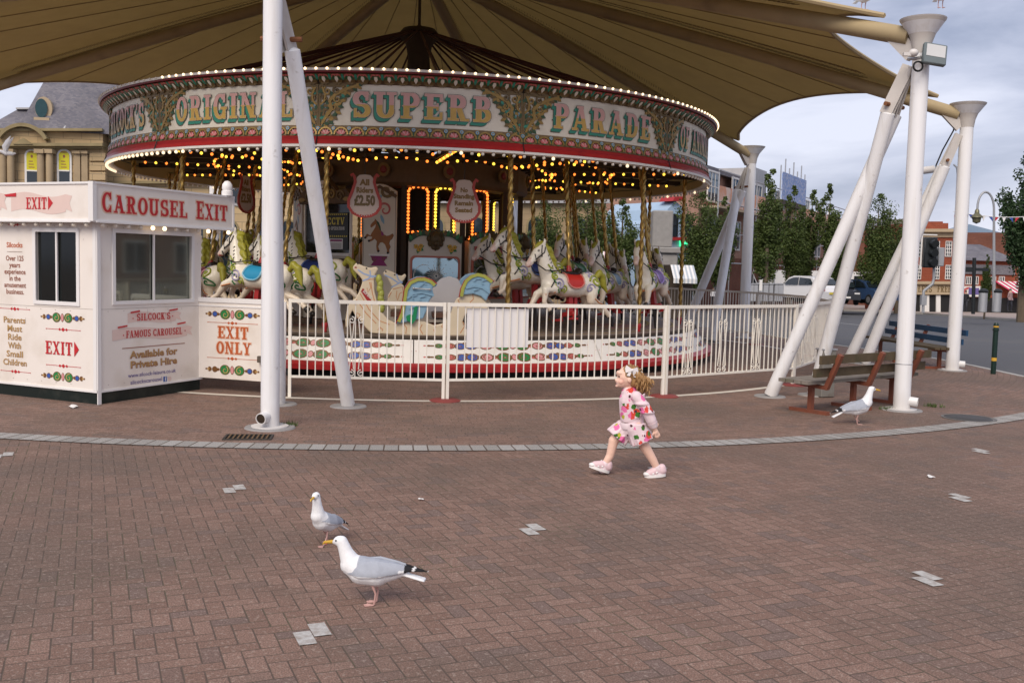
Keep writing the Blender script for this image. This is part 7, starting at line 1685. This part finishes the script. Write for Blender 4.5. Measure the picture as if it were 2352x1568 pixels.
def tree_mesh(h, w, seed, dens=1., columnar=True, leaf=.175):
    rr = random.Random(seed); tr = MB(); lf_ = MB(); trunk_h = h*.16
    tr.chain([(0, 0, -.3), (.03, 0, trunk_h), (.0, .05, h*.5), (0, 0, h*.9)], [w*.055+.05, w*.05+.04, w*.03+.02, .015], 8)
    cl = []
    for i in range(15):
        a = rr.uniform(0, 6.28); z0 = rr.uniform(trunk_h, h*.5); up = rr.uniform(.18, .42)*h; sp = w*.5*rr.uniform(.5, .98)*(1-.45*(z0/h))
        p = [Vector((0, 0, z0)), Vector((sp*.55*cos(a), sp*.55*sin(a), z0+up*.4)), Vector((sp*cos(a), sp*sin(a), z0+up))]; tr.tube(p, [.05, .03, .012], 5)
        for k in range(7): t = .25+.75*k/6; q_ = p[0].lerp(p[1], t*2) if t < .5 else p[1].lerp(p[2], t*2-1); cl.append((q_, w*rr.uniform(.12, .20)))
    for k in range(16): z = h*(.35+.64*k/15); pr = sin(pi*min(1, max(0.05, (z/h-.12)/.9)))**.6; cl.append((Vector((rr.uniform(-.2, .2)*w*pr, rr.uniform(-.2, .2)*w*pr, z)), w*rr.uniform(.07, .15)*(.5+pr*.7)))
    n = int(13500*dens)
    for i in range(n):
        c, r = rr.choice(cl); d = Vector((rr.gauss(0, 1), rr.gauss(0, 1), rr.gauss(0, 1.25))).normalized()*r*rr.random()**.4; p = c+d
        if p.z > h: continue
        s = leaf*rr.uniform(.6, 1.25); nn = (d.normalized()*.5+Vector((rr.gauss(0, .6), rr.gauss(0, .6), rr.gauss(.3, .6)))).normalized(); t = nn.orthogonal().normalized(); t = Matrix.Rotation(rr.uniform(0, 6.28), 3, nn) @ t; b = nn.cross(t)
        p = Vector((p.x, p.y, p.z)); lf_.add([p-t*s*.5, p-b*s*.28, p+t*s*.5+nn*s*.1, p+b*s*.28], [(0, 1, 2, 3)])
    return tr.mesh(m_bark), lf_
TV = []
for sd_, (h, w, mt) in enumerate(((8., 3.0, m_leafA), (8., 2.4, m_leafA), (8., 3.6, m_leafA), (8., 3.4, m_leafB))):
    a, b = tree_mesh(h, w, 31+sd_, 1.25 if sd_ == 3 else 1.); TV.append((a, b.mesh(mt, False)))
def tree(x, ytop, Y, v, label, wk=1.):
    g = far(x, Y); z = at(x, ytop, Y).z; k = (z-g.z)/7.7
    o = thing('street_tree', label, 'tree', g, random.uniform(0, 6.28), 'street trees along the far side of the road'); o.scale = (k*wk, k*wk, k); link('trunk', TV[v][0], o); link('crown', TV[v][1], o)
tree(1250, 470, 46, 2, 'leafy tree seen through the ride above the red-saddled horse', 1.0)
tree(1345, 455, 48, 2, 'broad leafy tree seen between the horse poles right of centre', 1.2)
tree(1425, 462, 46, 0, 'leafy tree behind the horses that face the viewer', 1.15)
tree(1600, 448, 58, 2, 'wide bushy tree just left of the distant mast', 1.05)
tree(1662, 462, 64, 0, 'upright tree between the distant mast legs', 1.)
tree(1760, 402, 60, 1, 'tallest upright tree right of the distant mast, below the blue netting', 1.0)
tree(1812, 437, 66, 0, 'upright tree in front of the orange netting', .9)
tree(1858, 447, 68, 1, 'slender upright tree left of the raking legs', .95)
tree(1898, 434, 66, 1, 'upright tree behind the upper raking leg of the right mast', .95)
tree(1935, 520, 70, 0, 'smaller tree seen between the raking legs', 1.)
tree(2010, 455, 66, 2, 'dense pointed tree above the parked blue car', .95)
tree(2062, 530, 74, 0, 'low tree beside the right mast, near the slate roof', 1.)
tree(2352, 362, 56, 3, 'dark tall tree cut by the right edge of the picture', .95)
tree(2266, 590, 62, 1, 'thin scrubby tree in front of the hipped shop', .7)
# ================================================================== street furniture across the road
FZ = lambda x, Y=48: Vector((at(x, 640, Y).x, Y, at(x, 719, Y).z if Y == 48 else zg(Y)))
def fpt(x, y, Y=48): return at(x, y, Y)
m_pole = pm('pole_grey', (.33, .34, .36), .5, .12, 6, metal=.3); m_blk = pm('pole_black', (.015, .018, .02), .4, .2, 6)
b0 = fpt(2120, 718); tl = thing('traffic_light', 'black traffic light head with white edge on a cranked grey pole', 'traffic light', b0)
L_ = lambda x, y, dy=0.: fpt(x, y)-b0+Vector((0, dy, 0))
q = MB(); q.tube([L_(2120, 718), L_(2121, 678), L_(2122, 668), L_(2142, 652), L_(2145, 640), L_(2146, 590)], .07, 10); q.build('pole', m_pole, tl)
q = MB(); c = L_(2133, 580, -.1); q.box(c, (.62, .3, 1.45), 0, None, .05); q.build('signal_head', m_blk, tl)
q = MB(); q.box(c+Vector((-.36, .1, .02)), (.07, .05, 1.66)); q.box(c+Vector((0, .1, .85)), (.72, .05, .05)); q.build('backing_edge', m_wfr, tl)
for k in (-1, 0, 1): q = MB(); q.tube([c+Vector((.05, -.15, k*.44)), c+Vector((.12, -.38, k*.44-.03))], [.19, .21], 12, flat=.9); q.build('lamp_hood', m_blk, tl)
q = MB(); q.box(L_(2160, 590), (.3, .25, .9), 0, None, .03); q.build('rear_head', m_pole, tl)
q = MB(); q.box(L_(2121, 690), (.25, .2, .45)); q.build('push_button_box', m_pole, tl)
b0 = fpt(2283, 716); lp = thing('street_lamp', 'tall ornate street lamp with a curled neck and hanging bell lantern', 'street lamp', b0)
q = MB(); N0 = [L_(2283, 716), L_(2283, 480)]+[L_(2264+19*cos(radians(a)), 479-19*sin(radians(a))*2.0) for a in range(0, 181, 15)]+[L_(2245, 482)]; q.tube(N0, [.09]+[.055]*(len(N0)-1), 8); q.build('pole', m_pole, lp)
q = MB(); q.lathe([(.04, .22), (.10, .14), (.11, 0), (.28, -.16), (.30, -.2), (.2, -.22), (.17, -.42), (0, -.5)], 14, L_(2244, 490)); q.build('lantern', pm('lantern_bronze', (.16, .15, .09), .35, .2, metal=.4), lp)
b0 = fpt(2191, 716); lp = thing('lamp_post', 'slim grey lamp post with a bent tip right of the far mast strut', 'lamp post', b0)
q = MB(); q.tube([L_(2190, 716), L_(2194, 550), L_(2200, 400), L_(2198, 385), L_(2190, 378)], [.10, .08, .06, .05, .04], 8); q.build('pole', m_pole, lp)
q = MB()
for y in (548, 590, 615): q.tube([L_(2191+(716-y)*.02, y), L_(2191+(716-y)*.02, y-4)], .12, 8)
q.build('clamps', m_blk, lp)
b0 = fpt(2235, 721); sp_ = thing('finger_post', 'black post with dark finger boards in front of the shops', 'signpost', b0)
q = MB(); q.tube([L_(2235, 721), L_(2238, 592)], .085, 10); q.build('post', m_blk, sp_); q = MB(); q.box(L_(2222, 619), (.62, .06, .24)); q.box(L_(2254, 619), (.7, .06, .14)); q.build('finger_boards', m_blk, sp_)
b0 = fpt(1478, 690, 40); pp = thing('slim_pole', 'pale slim pole standing behind the horses that face the viewer', 'pole', b0); q = MB(); q.tube([L_(1478, 690) if False else Vector((0, 0, 0)), fpt(1478, 488, 40)-b0], .11, 10); q.build('pole', m_pole, pp)
b0 = far(1515, 50); mo = thing('stone_monument', 'grey stepped stone monument behind the right-hand horses', 'monument', b0); q = MB(); 
for z0, z1, w_ in ((0, .6, 3.2), (.6, 1.2, 2.4), (1.2, 3.0, 1.5), (3.0, 3.3, 1.8), (3.3, 5.1, 1.0)): q.box((0, 0, (z0+z1)/2), (w_, w_, z1-z0), 0, None, .05)
q.build('steps_and_shaft', pm('granite', (.27, .26, .25), .85, .2, 5), mo, smooth=False)
for i, x in enumerate((2256, 2288)):
    b0 = fpt(x, 716); bn = thing('litter_bin', ('left' if i == 0 else 'right')+' of the two grey cylindrical litter bins by the street lamp', 'bin', b0, 0, 'litter bins by the shops')
    q = MB(); q.lathe([(.2, 0), (.2, .92)], 14); q.build('body', m_zinc, bn); q = MB(); q.lathe([(.21, .92), (.23, 1.0), (.14, 1.1), (0, 1.12)], 14); q.build('lid', m_blk, bn)
# bunting
q = MB(); A_, B_ = fpt(2190, 486), fpt(2440, 488); q.tube([A_.lerp(B_, i/12)+Vector((0, 0, -.25*sin(pi*i/12))) for i in range(13)], .018, 5); bt_ = q.build('bunting', m_wfr); tag(bt_, 'string of small red, white and blue flags across the street', 'bunting')
m_fl = [pm('flag_red', (.45, .03, .05), .8), pm('flag_white', (.75, .74, .74), .8), pm('flag_blue', (.04, .08, .32), .8)]
for i in range(16):
    p = A_.lerp(B_, (i+.5)/16)+Vector((0, 0, -.25*sin(pi*(i+.5)/16))); q = MB(); q.prism([(-.09, 0), (.09, 0), (.12*(i % 3-1), -.24)], lambda u, v, w: Vector((u, w, v)), .012); q.build('flag', m_fl[i % 3], bt_, p)
# ---- people far off
def walker(x, yfoot, ytop, Y, label, top, legs, seed, sit=False):
    g = at(x, yfoot, Y); h = at(x, ytop, Y).z-g.z; k = h/1.7; rr = random.Random(seed); o = thing('person', label, 'person', g, rr.uniform(-.6, .6), None); o.scale = (k, k, k)
    b = MB(); b.chain([(0, 0, .92), (0, 0, 1.2), (0, 0, 1.4)], [.15, .15, .16]); b.chain([(0, 0, 1.4), (0, 0, 1.52)], [.08, .06]); b.ell((0, 0, 1.61), (.085, .10, .115))
    for s in (1, -1): b.chain([(s*.09, 0, .9), (s*.10, -.10*s, .48), (s*.10, -.06*s, .05)], [.10, .07, .05]); b.ell((s*.10, -.06*s-.05, .04), (.05, .11, .045)); b.chain([(s*.19, 0, 1.38), (s*.25, .02, 1.10), (s*.22, -.1, .88)], [.065, .05, .04])
    me = remesh(b, .03, 2, [m_skin], lambda c, n: Vector(top) if .88 < c.z < 1.47 else (Vector(legs) if .08 < c.z <= .88 else (Vector((.03, .03, .03)) if c.z <= .08 else (Vector((.06, .04, .03)) if c.z > 1.63 or c.y > .05 else Vector((.5, .3, .22))))))
    link('body', me, o); q = MB(); q.ell((0, .02, 1.67), (.09, .10, .08)); q.build('hair', m_brown, o)
walker(2216, 716, 668, 50, 'distant pedestrian in dark clothes beside the far right mast', (.03, .03, .035), (.04, .04, .05), 1)
walker(2318, 716, 664, 50, 'distant pedestrian in a pinkish top and dark trousers near the striped awning', (.30, .20, .20), (.03, .03, .04), 2)
walker(1637, 700, 662, 46, 'distant person in a white shirt behind the fence, beside the distant mast', (.65, .66, .70), (.03, .03, .04), 3)
walker(1742, 695, 662, 58, 'distant person in a red top among the grey bins', (.35, .06, .05), (.05, .05, .07), 4)
# ---- vehicles
m_tyre = pm('tyre', (.012, .012, .012), .8); m_cgl = pm('car_glass', (.012, .018, .022), .06, .1, 2, spec=.8); m_rim = pm('wheel_rim', (.35, .35, .36), .35, .1, metal=.6)
g_tail = pm('tail_lamp', (.45, .01, .015), .3); m_head = pm('head_lamp', (.7, .7, .7), .15)
CARP = [(-2.15, .35), (-2.2, .75), (-2.08, .98), (-1.75, 1.12), (-1.35, 1.50), (-.9, 1.60), (.2, 1.60), (.65, 1.48), (1.15, 1.06), (1.95, .92), (2.2, .72), (2.22, .35)]
def vehicle(x, y, Y, yaw, paint, label, cat, van=False):
    g = at(x, y, Y); o = thing('parked_car' if not van else 'parked_van', label, cat, g, radians(yaw), 'vehicles parked across the road')
    P_ = CARP if not van else [(-2.6, .4), (-2.65, 2.3), (-2.5, 2.45), (1.2, 2.45), (1.6, 2.3), (2.1, 1.35), (2.6, 1.1), (2.7, .7), (2.7, .4)]; W_ = .88 if not van else .98
    q = MB(); n = len(P_); secs = ((-W_, .90), (-W_*.96, 1.), (W_*.96, 1.), (W_, .90)); vs = []
    for yy, k in secs:
        for (a, b) in P_: kk = 1 if b < 1.0 else (.0+k); vs.append((a*(1 if b < 1 else .985), yy*(1 if b < 1.05 else .86), b))
    fs = [(s*n+i, s*n+(i+1) % n, (s+1)*n+(i+1) % n, (s+1)*n+i) for s in range(3) for i in range(n)]+[tuple(range(n)), tuple(reversed(range(3*n, 4*n)))]
    q.add(vs, fs); b = q.build('body', paint, o, ang=25)
    wr = .33 if not van else .36
    for wx in ((-1.35, 1.38) if not van else (-1.6, 1.8)):
        for s in (1, -1):
            q = MB(); q.lathe([(0, -.11), (wr, -.11), (wr+.02, 0), (wr, .11), (0, .11)], 18, (wx, s*(W_-.08), wr), 0, 0, 2*pi, Matrix.Rotation(pi/2, 4, 'X')); w_ = q.build('wheel', m_tyre, o)
            q = MB(); q.lathe([(0, .118), (wr*.62, .112)], 14, (wx, s*(W_-.08), wr), 0, 0, 2*pi, Matrix.Rotation(-s*pi/2, 4, 'X')); q.build('rim', m_rim, w_)
    if not van:
        q = MB(); q.add([(.72, y_, z) for y_, z in ((-.66, 1.43), (.66, 1.43))]+[(1.14, .74, 1.10), (1.14, -.74, 1.10)], [(0, 1, 2, 3)]); q.add([(v[0]+.02, v[1], v[2]+.03) for v in q.v[:4]], [(0, 1, 2, 3)]); q.build('windscreen', m_cgl, o)
        q = MB(); q.add([(-1.40, -.66, 1.47), (-1.40, .66, 1.47), (-1.78, .72, 1.14), (-1.78, -.72, 1.14)], [(0, 1, 2, 3)]); q.add([(v[0]-.03, v[1], v[2]+.02) for v in q.v[:4]], [(0, 1, 2, 3)]); q.build('rear_window', m_cgl, o)
        for s in (1, -1):
            q = MB(); yy = s*(W_*.86+.035); q.prism([(-1.5, 1.12), (-1.2, 1.46), (-.3, 1.52), (-.3, 1.1)], lambda u, v, w: Vector((u, yy+(1.3-v)*.16*s+w*s, v)), .02); q.prism([(-.22, 1.1), (-.22, 1.52), (.22, 1.5), (.62, 1.38), (.95, 1.1)], lambda u, v, w: Vector((u, yy+(1.3-v)*.16*s+w*s, v)), .02); q.build('side_window', m_cgl, o, smooth=False)
    else:
        q = MB(); q.add([(1.66, -.75, 2.18), (1.66, .75, 2.18), (2.14, .8, 1.42), (2.14, -.8, 1.42)], [(0, 1, 2, 3)]); q.build('windscreen', m_cgl, o)
        for s in (1, -1): q = MB(); q.prism([(.9, 1.4), (1.9, 1.4), (1.55, 2.1), (.9, 2.1)], lambda u, v, w: Vector((u, s*(.955+w), v)), .02); q.build('side_window', m_cgl, o, smooth=False)
    xb, xf = (-2.2, 2.2) if not van else (-2.66, 2.68)
    for s in (1, -1):
        q = MB(); q.box((xb+.03, s*W_*.80, .88), (.10, .22, .16)); q.build('tail_light', g_tail, o, smooth=False); q = MB(); q.box((xf-.06, s*W_*.74, .74), (.12, .32, .13)); q.build('headlight', m_head, o, smooth=False)
    q = MB(); q.box((xb-.01, 0, .66), (.03, .5, .11)); q.build('number_plate', m_cy, o); q = MB(); q.box((xf+.01, 0, .5), (.03, .5, .11)); q.build('number_plate', m_wfr, o)
pw = pm('car_white', (.72, .72, .73), .25, .02, spec=.6); pbk = pm('car_black', (.012, .013, .016), .2, .05, spec=.6); pbl = pm('car_blue', (.03, .06, .13), .22, .05, spec=.6); psl = pm('car_silver_blue', (.20, .27, .36), .25, .05, spec=.6)
vehicle(1850, 697, 58, 115, pw, 'white car seen from behind with a lit red tail lamp, beyond the fence', 'car')
vehicle(1925, 698, 66, -95, pbk, 'black car between the raking legs of the right mast', 'car')
vehicle(1958, 697, 68, -100, psl, 'silver-blue car facing the road, left of the dark blue car', 'car')
vehicle(1992, 698, 66, -75, pbl, 'dark blue car facing the road, right of the silver-blue car', 'car')
vehicle(2020, 697, 72, -70, pbk, 'black car partly hidden by the far mast legs', 'car')
vehicle(1672, 690, 78, 5, pw, 'white van parked behind the distant mast', 'van', True)
vehicle(1768, 690, 80, 3, pw, 'white van parked behind the row of grey bins', 'van', True)
vehicle(1925, 690, 84, 2, pw, 'white van farthest back between the raking legs', 'van', True)
vehicle(2050, 690, 84, 2, pw, 'white van parked behind the trees left of the right mast', 'van', True)
for i, x in enumerate((1722, 1733, 1744, 1756, 1768, 1780, 1790)):
    g = at(x, 694, 56); w_ = thing('wheeled_bin', 'grey upright wheeled bin in the row before the white van', 'bin', g, 0, 'grey wheeled bins in a row'); q = MB(); q.box((0, 0, .52), (.24 if i % 3 else .3, .5, .95), 0, None, .03); q.build('body', m_zinc, w_, smooth=False); q = MB(); q.box((0, 0, 1.03), (.28, .56, .07), 0, None, .02); q.build('lid', m_pole, w_, smooth=False)
b0 = at(1745, 700, 50); ps = thing('parking_sign', 'slim pole with a pale notice plate beside the distant mast', 'sign', b0); q = MB(); q.tube([(0, 0, 0), (0, 0, at(1745, 650, 50).z-b0.z)], .035, 8); q.build('pole', m_pole, ps); q = MB(); q.box((0, -.04, at(1745, 655, 50).z-b0.z), (.14, .03, .55)); q.build('plate', m_wfr, ps, smooth=False)
